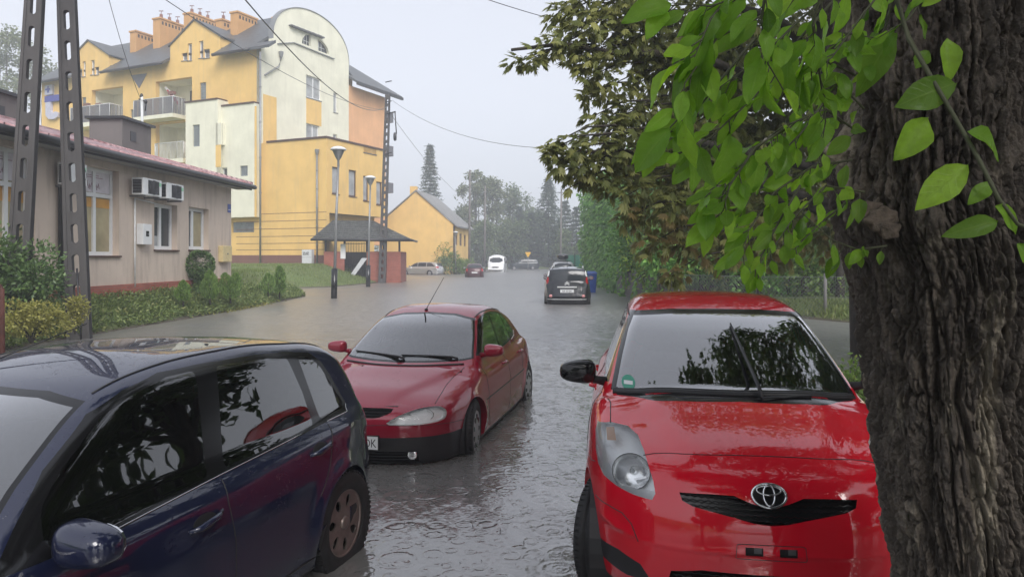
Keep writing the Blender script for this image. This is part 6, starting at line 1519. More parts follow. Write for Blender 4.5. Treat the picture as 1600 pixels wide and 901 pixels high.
# silver estate parked side-on at the yellow house
t, sh = far_car('estate', pxat(628, 400, 74).x+.1, 77.0, -78+0, -.12, 'silver estate car parked side-on in front of the far yellow house', 'silver_paint', dlo=simple_dlo(4.77, .93, 1.5, 1.35, 4.35, 3), rear=chaikin([(-.6, 1.0), (.6, 1.0), (.5, 1.35), (-.5, 1.35)], 1), ws_poly=chaikin([(-.6, 1.0), (.6, 1.0), (.5, 1.38), (-.5, 1.38)], 1), fl=[tl(chaikin([(.5, .82), (.87, .82), (.84, 1.0), (.5, .98)], 1))], style='hubcap')
t.rotation_euler = (0, 0, math.radians(-20)); t.location = (pxat(627, 400, 78).x, 78, -.12); mirror_part(t, sh, 1.5, .95, 'silver_paint'); plate(t, sh, 'rear', 0, .8, .52, .12)
# white van and the dark pick-up beyond it
dlo_v = [chaikin([(1.05, 1.4), (1.5, 1.95), (2.0, 1.95), (2.0, 1.35)], 1, .15)]
t, sh = far_car('van', pxat(774, 400, 88).x, 88, 4, -.2, 'white high-roof delivery van facing the camera in the distance', 'white_paint', ws_poly=chaikin([(-.82, 1.38), (.82, 1.38), (.74, 1.98), (-.74, 1.98)], 1), dlo=dlo_v, cat='van', res=(50, 90, 26), fl=[dict(op='mat', mat='black_plastic', view='front', center=True, poly=chaikin([(-.5, .72), (.5, .72), (.4, .9), (-.4, .9)], 1)), dict(op='mat', mat='black_plastic', view='front', center=True, poly=[(-.8, .38), (.8, .38), (.8, .5), (-.8, .5)]), dict(op='part', name='headlight', mat='lamp_white', view='front', poly=chaikin([(.6, .75), (.9, .82), (.88, 1.05), (.65, .95)], 1))])
mirror_part(t, sh, 1.2, 1.4, 'black_plastic', (.08, .13, .2), out=.22)
t, sh = far_car('suv', pxat(793, 400, 106).x, 107, -82, -.05, 'dark slate off-road car parked across the street end behind the white van', 'slate_paint', dlo=simple_dlo(4.6, 1.1, 1.7, 1.4, 4.2, 3), ws_poly=chaikin([(-.6, 1.18), (.6, 1.18), (.5, 1.58), (-.5, 1.58)], 1), rear=chaikin([(-.6, 1.18), (.6, 1.18), (.5, 1.58), (-.5, 1.58)], 1))
t.rotation_euler = (0, 0, R(4)); plate(t, sh, 'rear', 0, .8, .5, .12)

# ------------------------------------------------------------------ small street things
c = pxat(923, 445, 38); t = empty('recycling_bin', (c.x, 38, -.1), 'blue wheeled recycling bin by the ivy hedge right of the minivan', 'bin'); simple('bin_blue', (.015, .07, .34), .4)
m = MB(); m.mat('bin_blue'); x, y = c.x, 38; m.hexa([(x-.22, y-.25, -.1), (x+.22, y-.25, -.1), (x+.22, y+.3, -.1), (x-.22, y+.3, -.1), (x-.29, y-.32, .95), (x+.29, y-.32, .95), (x+.29, y+.4, .95), (x-.29, y+.4, .95)]); m.build('bin_body', None, t, world=True, bevel=.03)
m = MB(); m.mat('bin_blue'); m.hexa([(x-.31, y-.36, .955), (x+.31, y-.36, .955), (x+.31, y+.44, .955), (x-.31, y+.44, .955), (x-.3, y-.34, 1.02), (x+.3, y-.34, 1.02), (x+.28, y+.42, 1.09), (x-.28, y+.42, 1.09)]); m.build('lid', None, t, world=True, bevel=.02); m = MB(); m.mat('white_print'); m.box((x-.16, y-.318, .66), (x+.08, y-.30, .8)); m.build('sticker', None, t, world=True)
m = MB(); m.mat('bin_blue'); m.tube([(x-.2, y+.48, .98), (x+.2, y+.48, .98)], .02, 6); m.build('handle', None, t, world=True)
c = pxat(825, 418, 104); t = empty('road_sign', (c.x, 104, 0), 'small yellow triangular warning sign on a post at the far street end', 'sign'); simple('sign_yellow', (.75, .42, .03), .4)
m = MB(); m.mat('zinc'); m.tube([(c.x, 104, -.2), (c.x, 104, 2.6)], .045, 8); m.build('post', None, t, world=True); m = MB(); m.mat('sign_yellow'); m.prism(chaikin([(-.45, 2.55), (.45, 2.55), (0, 1.75)], 2, .12), lambda a, z_, d: Vector((c.x+a, 103.9-d, z_)), 0, .02); m.build('sign_panel', None, t, world=True)
for (x, y0, Y, h, lab) in ((733, 425, 86, 12., 'tall wooden telegraph pole right of the far yellow house'), (757, 423, 95, 11., 'second dark telegraph pole above the white van'), (876, 418, 100, 11, 'grey pole in front of the far dark conifers')):
    c = pxat(x, y0, Y); t = empty('telegraph_pole', (c.x, Y, 0), lab, 'pole'); m = MB(); m.mat('grey_render'); m.tube([(c.x, Y, -.3), (c.x+.1, Y, h)], [.16, .1], 8); m.build('shaft', None, t, world=True); m = MB(); m.mat('gutter'); m.tube([(c.x-.5, Y, h-.4), (c.x+.7, Y, h-.4)], .05, 6); m.build('crossarm', None, t, world=True)
# rusty steel post at the left edge
t = empty('gate_post', (pxat(4, 520, 10).x, 10, -.3), 'rust-brown leaning steel gate post at the left edge of the picture', 'post'); simple('rust', (.09, .03, .022), .7, var=.4, bump=.3)
m = MB(); m.mat('rust'); p0 = pxat(4, 530, 10); p1 = pxat(2, 452, 10); p2 = pxat(-14, 432, 10); m.tube([p0+Vector((0, 0, -.8)), p1, p2], [.045, .045, .04], 4); m.build('post_tube', None, t, world=True); m = MB(); m.mat('rust'); m.tube([p1+Vector((0, 0, -.3)), p1+Vector((-1.6, 0, -.2))], .03, 4); m.tube([p1+Vector((0, 0, -.9)), p1+Vector((-1.6, 0, -.9))], .03, 4); m.build('rail', None, t, world=True)
# chain-link and picket fences on the right
def fence(pts, h, label, step=2.2, mesh=True, picket=False):
    t = empty('garden_fence', (*pts[0], 0), label, 'fence'); m = MB(); m.mat('concrete' if not picket else 'grey_render'); w = MB(); w.mat('zinc' if not picket else 'grey_render')
    for (p, q) in zip(pts[:-1], pts[1:]):
        p, q = Vector((*p, 0)), Vector((*q, 0)); L = (q-p).length; n = max(1, round(L/step))
        for i in range(n+1):
            c = p.lerp(q, i/n); mm = MB(); mm.mat('concrete'); mm.tube([c+Vector((0, 0, -.3)), c+Vector((0, 0, h+.08))], .05, 6); mm.build('post', None, t, world=True)
        if picket:
            for i in range(int(L/.11)):
                c = p.lerp(q, i*.11/L); hh = h*(.93+.07*random.random()); w.tube([c+Vector((0, 0, -.1)), c+Vector((0, 0, hh))], .032, 4, True, False)
            for z in (.3, h*.8): w.tube([p+Vector((0, 0, z)), q+Vector((0, 0, z))], .03, 4)
        else:
            s = .11; nn = int(L/s)
            for i in range(-int(h/s), nn):
                for dr in (1, -1):
                    z0, z1 = 0, h; a = i*s; b_ = i*s+h
                    if a < 0: z0 = -a; a = 0
                    if b_ > L: z1 = h-(b_-L); b_ = L
                    if dr < 0: z0, z1 = h-z0, h-z1
                    if b_ > a: w.tube([p.lerp(q, a/L)+Vector((0, 0, z0)), p.lerp(q, b_/L)+Vector((0, 0, z1))], .0032, 3, False, False)
            for z in (.05, h*.5, h-.02): w.tube([p+Vector((0, 0, z)), q+Vector((0, 0, z))], .006, 4)
    w.build('pickets' if picket else 'wire_mesh', None, t, world=True)
fence([(5.2, 36), (5.35, 24.2)], 1.15, 'weathered grey picket fence under the ivy right of the blue bin', 2.2, False, True); fence([(5.4, 24), (7.2, 21.6), (15, 21.2)], 1.25, 'wire mesh garden fence on concrete posts behind the red hatchback')
# wall of the ivy-covered house and pale house beyond the garden
t = empty('ivy_house', (6, 46, 0), 'two-storey house side completely covered by green ivy on the right', 'building'); m = MB(); m.mat('grey_render'); m.hexa([(5.75, 56, -.2), (5.95, 27, -.2), (14, 27, -.2), (14, 56, -.2), (5.75, 56, 6.6), (5.95, 27, 6.6), (14, 27, 6.6), (14, 56, 6.6)]); m.build('wall', None, t, world=True)
ivy_house = t
t = empty('garden_house', (16, 34, 0), 'pale house wall glimpsed through the garden shrubs behind the mesh fence', 'building'); m = MB(); m.mat('cream_render'); m.box((13.5, 34, -.2), (24, 40, 4.2)); m.build('wall', None, t, world=True); m = MB(); m.mat('dark_roof'); m.hexa([(13, 33.5, 4.2), (24.5, 33.5, 4.2), (24.5, 40.5, 4.2), (13, 40.5, 4.2), (13, 36.8, 6.5), (24.5, 36.8, 6.5), (24.5, 37.2, 6.5), (13, 37.2, 6.5)]); m.build('roof', None, t, world=True); m = MB(); m.mat('pane_dark'); m.box((15, 33.97, 1.4), (16.2, 33.995, 2.8)); m.build('window', None, t, world=True)
m = MB(); m.mat('green_fence'if 'green_fence' in M else 'zinc')
simple('green_fence', (.04, .16, .11), .6); m = MB(); m.mat('green_fence'); c0, c1 = pxat(884, 425, 62), pxat(912, 425, 62)
t = empty('green_fence', (c0.x, 62, 0), 'green screened fence panel at the far end of the ivy wall', 'fence'); m.box((c0.x, 62, 0), (c1.x+1, 62.06, 2.0)); m.build('screen', None, t, world=True); m = MB(); m.mat('gutter')
for x in (c0.x, (c0.x+c1.x)/2, c1.x+.8): m.box((x-.03, 61.93, -.1), (x+.03, 61.99, 2.1))
m.build('fence_post', None, t, world=True)
# ------------------------------------------------------------------ foliage
def unit(v): return v/np.maximum(np.linalg.norm(v, axis=1, keepdims=True), 1e-9)
def leaves(P, L, Wd, droop=.3, D=None, N=None, tmpl='kite'):
    """leaf faces at P with length L, width Wd; D = direction of growth, N = face normal. Returns V, F, rnd"""
    n = len(P)
    if D is None: D = rng.normal(size=(n, 3)); D[:, 2] = D[:, 2]*.6-droop
    D = unit(D)
    if N is None: N = rng.normal(size=(n, 3)); N[:, 2] = np.abs(N[:, 2])+.6
    S = unit(np.cross(D, N)); N = unit(np.cross(S, D)); L = np.broadcast_to(np.asarray(L, float), (n,))[:, None]; Wd = np.broadcast_to(np.asarray(Wd, float), (n,))[:, None]
    if tmpl == 'kite':
        V = np.stack([P, P+D*L*.45+S*Wd*.5-N*Wd*.12, P+D*L, P+D*L*.45-S*Wd*.5-N*Wd*.12], 1).reshape(-1, 3); F = np.arange(n*4).reshape(n, 4)
        r = np.repeat(rng.random(n), 4); return V, F, r
    ts = np.array([0, .1, .25, .42, .6, .78, .91, 1.]); wp = np.array([.03, .42, .82, 1., .93, .66, .34, .02]); cols = []
    cv = rng.normal(.22, .22, size=(n, 1)); fold = rng.uniform(.05, .55, size=(n, 1)); wv = rng.uniform(0, 6.3, size=(n, 1))
    for t, w_ in zip(ts, wp):
        C_ = P+D*L*t-N*L*(cv*t*t)
        cols += [C_+S*Wd*.5*w_+N*Wd*fold*w_*.5+N*Wd*.09*np.sin(wv+t*9), C_+S*Wd*.25*w_+N*Wd*fold*w_*.16, C_, C_-S*Wd*.25*w_+N*Wd*fold*w_*.16, C_-S*Wd*.5*w_+N*Wd*fold*w_*.5+N*Wd*.09*np.cos(wv+t*8)]
    V = np.stack(cols, 1).reshape(-1, 3); m = len(ts)*5; f = []
    for i in range(len(ts)-1):
        for k in range(4): f.append([i*5+k, i*5+k+1, (i+1)*5+k+1, (i+1)*5+k])
    leaves.uv = (np.tile(np.tile([-1., -.5, 0., .5, 1.], len(ts)), n), np.tile(np.repeat(ts, 5), n))
    F = (np.array(f)[None]+(np.arange(n)*m)[:, None, None]).reshape(-1, 4); return V, F, np.repeat(rng.random(n), m)
def join(parts):
    V, F, r = [], [], []; k = 0
    for v, f, q in parts: V.append(v); F.append(f+k); r.append(q); k += len(v)
    return np.vstack(V), np.vstack(F), np.concatenate(r)
def clumps(cs, n, shell=.55):
    """points in ellipsoid clumps (x, y, z, rx, ry, rz), denser towards the surface"""
    cs = np.array(cs, float); vol = (cs[:, 3]*cs[:, 4]*cs[:, 5])**.67; k = rng.choice(len(cs), n, p=vol/vol.sum()); d = unit(rng.normal(size=(n, 3))); rr = (shell+(1-shell)*rng.random(n)**.6)[:, None]*(1+.12*rng.normal(size=(n, 1)))
    return cs[k, :3]+d*rr*cs[k, 3:], d, k
leafmat('chestnut_leaf', (.055, .07, .02), (.155, .18, .05), (.37, .37, .13), (.21, .15, .06), transl=.4); leafmat('bright_leaf', (.035, .075, .012), (.12, .21, .025), (.36, .50, .075), None, .25, .45, scale=6.); leafmat('crown_leaf', (.02, .04, .01), (.05, .09, .02), (.10, .17, .03), None, .4, .25); leafmat('dark_leaf', (.04, .08, .03), (.10, .17, .06), (.21, .32, .11), None, .35, .2)
leafmat('ivy_leaf', (.06, .15, .03), (.13, .30, .055), (.26, .48, .10), None, .4, .25); leafmat('shrub_leaf', (.06, .115, .025), (.14, .235, .05), (.27, .39, .10), (.3, .3, .08), .45, .35); leafmat('far_leaf', (.055, .085, .035), (.11, .16, .06), (.19, .24, .10), None, .6, .3)
leafmat('far_pale_leaf', (.10, .125, .06), (.18, .21, .11), (.27, .30, .17), None, .6, .3); leafmat('needle', (.03, .05, .034), (.055, .085, .055), (.09, .125, .075), None, .6, .15); leafmat('cypress', (.07, .13, .03), (.15, .26, .06), (.27, .40, .1), None, .5, .25)
leafmat('yellow_leaf', (.13, .14, .03), (.28, .28, .07), (.45, .42, .13), None, .45, .35); leafmat('cover_leaf', (.08, .12, .04), (.17, .24, .075), (.33, .40, .14), (.40, .40, .17), .5, .25); leafmat('grass_blade', (.09, .13, .035), (.17, .235, .065), (.30, .34, .13), None, .6, .3)
simple('bark', (.05, .042, .035), .9, var=.4, scale=8, bump=.5); simple('twig', (.07, .075, .04), .7, var=.3)
def sprout_mat():
    b = NB('sprout_leaf'); at_ = []
    for nm_ in ('rnd', 'across', 'along'): a = b.n('Attribute'); a.attribute_name = nm_; at_.append(a.outputs['Fac'])
    c = b.ramp(at_[0], [(0., (.03, .09, .008)), (.3, (.11, .27, .014)), (.65, (.26, .52, .025)), (1., (.54, .80, .06))]); ab = b.math('ABSOLUTE', at_[1])
    rib = b.ramp(ab, [(.0, 1.), (.09, 0.)]); sv = b.math('FRACT', b.math('SUBTRACT', b.math('MULTIPLY', at_[2], 8.), b.math('MULTIPLY', ab, 1.6))); side = b.ramp(sv, [(.0, .8), (.10, 0.), (.90, 0.), (1., .8)]); v = b.math('MAXIMUM', rib, b.math('MULTIPLY', side, .6))
    blot = b.ramp(b.noise(55, 4, .6, kind='World'), [(.35, .35), (.6, 0.)]); c = b.mix(blot, c, (.06, .10, .02)); c = b.mix(b.math('MULTIPLY', v, .35), c, (.36, .52, .12)); c = b.mix(b.ramp(b.noise(120, 3, .5, kind='World'), [(.70, 0.), (.76, .8)]), c, (.16, .09, .03))
    gm = b.n('NewGeometry'); c = b.mix(b.math('MULTIPLY', gm.outputs['Backfacing'], .4), c, (.28, .48, .09))
    nr_ = b.bump(b.math('SUBTRACT', b.noise(140, 3, .5, kind='World'), v), .5, .0015); p = b.pr(c, b.ramp(b.noise(40, 2, .5, kind='World'), [(.4, .22), (.65, .55)]), 0, nr_, link=False, Specular_IOR_Level=.25)
    t = b.n('BsdfTranslucent'); b.l(b.mix(.35, c, (.40, .72, .03)), t.inputs[0]); mx = b.n('MixShader'); mx.inputs[0].default_value = .58; b.l(p.outputs[0], mx.inputs[1]); b.l(t.outputs[0], mx.inputs[2]); b.l(mx.outputs[0], b.o.inputs[0]); M['sprout_leaf'] = b.m
sprout_mat()
def twigs(mb, base, tips, r0, r1, n=4, wob=.08):
    for q in tips:
        b_, q = Vector(base), Vector(q); L = (q-b_).length; pts = [b_]
        for i in range(1, n): pts.append(b_.lerp(q, i/n)+Vector((random.gauss(0, wob*L*.3), random.gauss(0, wob*L*.3), random.gauss(0, wob*L*.3)+L*.06*math.sin(math.pi*i/n))))
        pts.append(q); mb.tube(pts, [r0+(r1-r0)*i/n for i in range(n+1)], 6, False)
def broad_tree(name, loc, h, w, label, cat='tree', mat='far_leaf', n=2600, ls=.3, trunk=.22, base=.25, group=None, thin=False, seed=0):
    x, y, z = loc; t = empty(name, loc, label, cat, group); lr = np.random.default_rng(seed+11); cs = []
    for k in range(16 if not thin else 40):
        u = lr.random(); a = lr.random()*6.28; rad = w*.5*(.25+.65*math.sin(math.pi*min(1, .15+.8*u)))*(lr.random()**.5); s = w*(.15+.10*lr.random())*(.8 if thin else 1)
        cs.append((x+rad*math.cos(a), y+rad*math.sin(a), z+h*(base+(1-base)*(.08+.86*u)), s, s, s*(1.1 if not thin else .8)))
    P, d, k = clumps(cs, n, .05); P = P+rng.normal(size=P.shape)*w*.02; parts = [leaves(P, ls*(.7+.6*rng.random(n)), ls*.7)]
    V, F, r = join(parts); V = V-np.array(loc); o = npmesh('crown', V, F, mat, t, r)
    m = MB(); m.mat('bark'); m.tube([(x, y, z-.3), (x+w*.01, y, z+h*.4), (x+w*.03, y, z+h*.9)], [trunk, trunk*.7, trunk*.15], 8); twigs(m, (x, y, z+h*base*.9), [c[:3] for c in cs[:10]], trunk*.4, trunk*.1); m.build('trunk', None, t, world=True); return t
def conifer(loc, h, w, label, n=2400, seed=0, group=None, ls=.28, base=.1, sparse=.0, mat='needle'):
    x, y, z = loc; t = empty('spruce_tree', loc, label, 'tree', group); lr = np.random.default_rng(seed+5); tiers = int(h*1.5); P = []; D = []; m = MB(); m.mat('bark'); m.tube([(x, y, z-.3), (x, y, z+h)], [.18, .02], 7)
    per = max(4, n//(tiers*7))
    for i in range(tiers):
        u = (i+.5)/tiers; zz = z+h*(base+(1-base)*u); R_ = w*.5*(1-u)**.85*(.85+.3*lr.random()); nb = 7
        for b_ in range(nb):
            a = 6.28*(b_/nb)+lr.random()*.9+i*.6; rr = R_*(.65+.45*lr.random())
            if lr.random() < sparse: continue
            tip = np.array([x+rr*math.cos(a), y+rr*math.sin(a), zz-rr*.22+rr*.1]); m.tube([(x, y, zz), tuple(tip)], [.03, .01], 3, False)
            s = lr.random(per)**.7; sp_ = lr.normal(size=(per, 3))*np.array([.08, .08, .05])*w*.35*(s[:, None]+.2)
            p = np.array([x, y, zz])+(tip-np.array([x, y, zz]))*s[:, None]+sp_; P.append(p); dd = np.tile(np.array([math.cos(a), math.sin(a), -.45]), (per, 1))+lr.normal(size=(per, 3))*.5; D.append(dd)
    P = np.vstack(P); D = np.vstack(D); V, F, r = leaves(P, ls*(.8+.7*rng.random(len(P))), ls*.38, D=D); npmesh('crown', V-np.array(loc), F, mat, t, r); m.build('trunk', None, t, world=True); return t
def bush(name, loc, r, label, mat='shrub_leaf', n=900, ls=.1, lw=.6, cat='shrub', group=None, k=6, seed=0, flat=1.):
    x, y, z = loc; t = empty(name, loc, label, cat, group); lr = np.random.default_rng(seed+3); cs = []
    for i in range(k): a = lr.random()*6.28; q = r[0]*.55*lr.random()**.5; cs.append((x+q*math.cos(a), y+q*math.sin(a)*r[1]/r[0], z+r[2]*(.35+1.2*lr.random()*flat), r[0]*(.4+.25*lr.random()), r[1]*(.4+.25*lr.random()), r[2]*(.35+.3*lr.random())))
    P, d, kk = clumps(cs, n, .5); P[:, 2] = np.maximum(P[:, 2], z+.02); V, F, q = leaves(P, ls*(.7+.6*rng.random(n)), ls*lw, D=d+rng.normal(size=(n, 3))*.6); npmesh('foliage', V-np.array(loc), F, mat, t, q)
    m = MB(); m.mat('bark'); twigs(m, (x, y, z-.1), [c[:3] for c in cs], .02*r[0]+.01, .006); m.build('stems', None, t, world=True); return t

# distant trees, one by one
def at(px_, Y, z=0.): return (pxat(px_, 400, Y).x, Y, z)
def top(py, Y): return CAMH-(py-HOR)*Y/FPX
conifer(at(672, 118), top(226, 118), 6.2, 'dark spruce with bare-looking top behind the far yellow house', 9000, 1, sparse=.04, base=.2, ls=.36)
for i, (x, Y, yt, w, nm, mt, lab) in enumerate([(742, 124, 264, 6.5, 1, 'far_pale_leaf', 'thin airy tree with pale leaves right of the far yellow house'), (768, 128, 270, 7, 1, 'far_pale_leaf', 'airy pale tree just above the white van'), (795, 135, 288, 7.5, 0, 'far_leaf', 'rounded green tree right of the two airy trees'), (822, 140, 305, 8, 0, 'far_leaf', 'low dark broadleaf tree above the far off-road car'),
        (716, 130, 312, 6, 0, 'far_leaf', 'low tree showing behind the roof end of the far yellow house'), (846, 130, 330, 6, 0, 'far_leaf', 'dark bushy tree above the yellow warning sign'), (755, 118, 345, 7, 0, 'far_leaf', 'bushy tree right behind the white van'), (800, 122, 350, 8, 0, 'far_leaf', 'spreading low tree behind the off-road car'), (893, 112, 352, 5, 0, 'far_leaf', 'low tree at the street end beside the green fence')]):
    h = top(yt, Y); broad_tree('distant_tree', at(x, Y), h, w, lab, mat=mt, n=5200, ls=.42, thin=bool(nm), base=.3 if nm else .02, seed=i, group='distant trees at the street end')
for i, (x, Y, yt, w, lab) in enumerate([(857, 120, 277, 7.5, 'layered spruce rising highest above the street end'), (883, 126, 313, 6.5, 'dark spruce right of the layered spruce'), (901, 122, 322, 5, 'narrow dark spruce beside the ivy wall top'), (830, 126, 330, 7, 'dense spruce left of the layered spruce'), (812, 132, 322, 6, 'grey-green spruce above the far off-road car'), (872, 116, 350, 6, 'short wide spruce below the layered spruce')]):
    conifer(at(x, Y), top(yt, Y), w, lab, 5500, i+20, 'distant spruces at the street end', ls=.4, base=.05 if i else .3)
broad_tree('poplar_tree', at(8, 92), top(8, 92), 8.5, 'tall pale grey poplar at the left edge behind the apartment block', mat='far_pale_leaf', n=5200, ls=.42, base=.05, seed=51, thin=True); broad_tree('poplar_tree', at(52, 100), top(40, 100), 7.5, 'second pale poplar half behind the concrete pole', mat='far_pale_leaf', n=4200, ls=.42, base=.05, seed=53, thin=True)
# a far-off wood closing the view
P = np.stack([rng.uniform(-34, 24, 9000), rng.uniform(128, 150, 9000), rng.random(9000)**.8*7], 1); P[:, 2] *= .75+.35*np.sin(P[:, 0]*.5)+.2*np.sin(P[:, 0]*1.3+1)
V, F, r = leaves(P, .6, .45); o = npmesh('woodland', V, F, 'far_leaf', None, r); tag(o, 'dim wall of far undergrowth closing the street', None, None, 'stuff')
# shrubs before the far yellow house
for i, (x, Y, w, h, mt, lab) in enumerate([(694, 78, 1.2, 1.1, 'dark_leaf', 'rounded dark shrub beside the silver estate car'), (706, 80, 1.1, 1.3, 'shrub_leaf', 'green shrub left of the small far street lamp'), (718, 80, 1.1, 1.2, 'shrub_leaf', 'bright shrub right of the small far street lamp'), (727, 82, .9, 1.0, 'shrub_leaf', 'last shrub before the dark hatchback')]): bush('garden_shrub', at(x, Y, -.1), (w, w, h), lab, mt, 900, .18, group='shrubs before the far yellow house', seed=i)
broad_tree('young_tree', at(692, 80), top(378, 80), 3.0, 'slim young tree with sparse leaves against the far yellow gable', mat='shrub_leaf', n=320, ls=.2, trunk=.05, base=.35, thin=True, seed=70)

# the ivy on the house side, and garden shrubs below the chestnut
n = 15000; yy = 27+29*rng.random(n)**1.2; zz = rng.random(n)*6.9; xx = 5.95-.2*(yy-27)/29-.05-rng.random(n)*.35-.38*np.clip(np.sin(yy*1.9+zz*.35)+.5*np.sin(yy*4.1-zz*.8), -.2, 2); zz = np.minimum(zz, 6.9+.3*np.sin(yy*2.))
m2 = 3600; P = np.vstack([np.stack([xx, yy, zz], 1), np.stack([rng.uniform(5.6, 9, m2), 26.7-rng.random(m2)*.4, rng.random(m2)*6.9], 1), np.stack([5.6+rng.random(3000)*3, 27+29*rng.random(3000), 6.75+.35*rng.random(3000)], 1)]); n = len(P)
V, F, r = leaves(P, .25*(.6+.8*rng.random(n)), .19, D=np.stack([-.5+rng.normal(size=n)*.4, rng.normal(size=n)*.5-.2, -.9+rng.normal(size=n)*.3], 1), N=np.stack([-1+rng.normal(size=n)*.4, rng.normal(size=n)*.4-.5, .5+rng.normal(size=n)*.3], 1))
L = np.array(ivy_house.location); npmesh('ivy', V-L, F, 'ivy_leaf', ivy_house, r)
G = 'shrubs in the garden on the right'
for i, (x, Y, rx, rz_, z, mt, lab, n_) in enumerate([(985, 33, 1.5, 2.2, .6, 'ivy_leaf', 'tall leafy shrub against the ivy wall above the picket fence', 2600), (1012, 29, 1.3, 1.9, .4, 'bright_leaf', 'bright green shrub over the picket fence', 2400), (1050, 27, 1.3, 1.2, .3, 'shrub_leaf', 'shrub behind the picket fence above the red roof', 1800), (1100, 26, 1.5, 1.4, .2, 'ivy_leaf', 'dense shrub right behind the red car roof', 2200), (1150, 25.5, 1.4, 1.3, .2, 'shrub_leaf', 'shrub left of the grey fence post', 1800),
        (1195, 24.5, 1.3, 1.4, .0, 'ivy_leaf', 'dark green shrub at the grey fence post', 1800), (1245, 24, 1.3, 1.1, .0, 'shrub_leaf', 'loose shrub behind the mesh fence left of the big trunk', 1700), (1290, 25, 1.5, 1.5, .0, 'ivy_leaf', 'garden shrub close to the big trunk', 1700), (1225, 28, 2.2, 2.0, .0, 'dark_leaf', 'large dark shrub deep in the garden', 2600), (1120, 31, 2.6, 2.6, .5, 'dark_leaf', 'high dark hedge behind the garden shrubs', 3200), (1325, 23.5, 1.2, 1.0, .0, 'shrub_leaf', 'small shrub right by the bark of the big trunk', 1200), (1030, 24.6, .9, 1.0, .2, 'ivy_leaf', 'shrub hanging over the picket fence end', 1300)]):
    bush('garden_shrub', (pxat(x, 400, Y).x, Y, z), (rx*1.1, rx*.9, rz_*1.25), lab, mt, n_, .17, group=G, seed=i+40, k=8)
bush('weed_clump', (pxat(1330, 560, 8.6).x, 8.6, -.05), (.32, .3, .35), 'low bright weeds between the red car and the big trunk', 'shrub_leaf', 700, .07, seed=90, cat='plant')
broad_tree('plum_tree', (pxat(1312, 500, 23).x, 23, 0), 4.5, 2.6, 'small garden tree with dark trunk seen left of the big trunk', mat='dark_leaf', n=1500, ls=.16, trunk=.17, base=.55, seed=77)

# left bank: hedge, yellow shrub, small conifers, ground cover
bush('hedge_shrub', (-9.9, 15.0, .75), (1.0, .8, .75), 'dark glossy evergreen shrub behind the legs of the concrete pole', 'dark_leaf', 3800, .10, seed=5, k=10); bush('hedge_shrub', (-11.2, 15.2, .8), (1.0, .9, .8), 'dark evergreen shrub at the left edge under the wide window', 'dark_leaf', 3200, .10, seed=6, k=9)
bush('golden_shrub', (-9.15, 14.0, .28), (.72, .6, .38), 'yellow-leaved low shrub in front of the concrete pole', 'yellow_leaf', 3400, .065, seed=7, k=9); bush('golden_shrub', (-8.85, 14.9, .35), (.35, .3, .33), 'small yellow-green shrub right against the concrete pole leg', 'yellow_leaf', 1100, .06, seed=8, k=5)
def mini_conifer(x, yb, yt, Y, w, lab, n=1500, two=False):
    b_ = pxat(x, yb, Y); h = (yb-yt)*Y/FPX; loc = tuple(b_); t = empty('dwarf_conifer', loc, lab, 'shrub', 'dwarf conifers on the planted bank'); u = rng.random(n)**.8; a = rng.random(n)*6.28; rr = w*.5*(np.sin(np.pi*np.minimum(1, .18+u*.82))**.8)*(.6+.4*rng.random(n))*(1+.25*np.sin(a*3+u*9))
    P = np.stack([rr*np.cos(a), rr*np.sin(a), u*h], 1); D = np.stack([np.cos(a)*.35, np.sin(a)*.35, np.ones(n)], 1)+rng.normal(size=(n, 3))*.25
    if two: P[:, 0] += np.where(rng.random(n) < .5, -.25, .25)*w*u*1.4
    V, F, r = leaves(P, h*.13, h*.04, D=D); npmesh('foliage', V, F, 'cypress', t, r); m = MB(); m.mat('bark'); m.tube([(b_.x, b_.y, b_.z-.15), (b_.x, b_.y, b_.z+h*.7)], [.03, .01], 5); m.build('stem', None, t, world=True)
mini_conifer(286, 471, 440, 21.8, .42, 'small pointed conifer below the left narrow window'); mini_conifer(328, 468, 426, 23.2, .5, 'small upright conifer just right of the clipped ball tree'); mini_conifer(360, 467, 429, 24.5, .55, 'forked dwarf conifer right of the clipped ball tree', 1500, True); mini_conifer(419, 460, 429, 29, .6, 'loose dwarf conifer left of the last pointed one', 900); mini_conifer(437, 460, 418, 29.5, .42, 'last pointed dwarf conifer at the tip of the planted bank')
b_ = pxat(312, 458, 24); t = empty('clipped_ball_tree', b_, 'ivy-like ball tree on a leafy stem before the beige house corner', 'shrub'); n = 2600; d = unit(rng.normal(size=(n, 3))); P = d*(.36+.08*rng.random((n, 1)))+np.array([0, 0, .92]); q = 700; P2 = np.stack([rng.normal(size=q)*.1, rng.normal(size=q)*.1, rng.random(q)*.6], 1); Pa = np.vstack([P, P2]); V, F, r = leaves(Pa, .09, .065, D=np.vstack([d, rng.normal(size=(q, 3))])+np.array([0, 0, -.4])); npmesh('foliage', V, F, 'dark_leaf', t, r); m = MB(); m.mat('bark'); m.tube([b_-Vector((0, 0, .2)), b_+Vector((0, 0, .9))], .035, 6); m.build('stem', None, t, world=True)
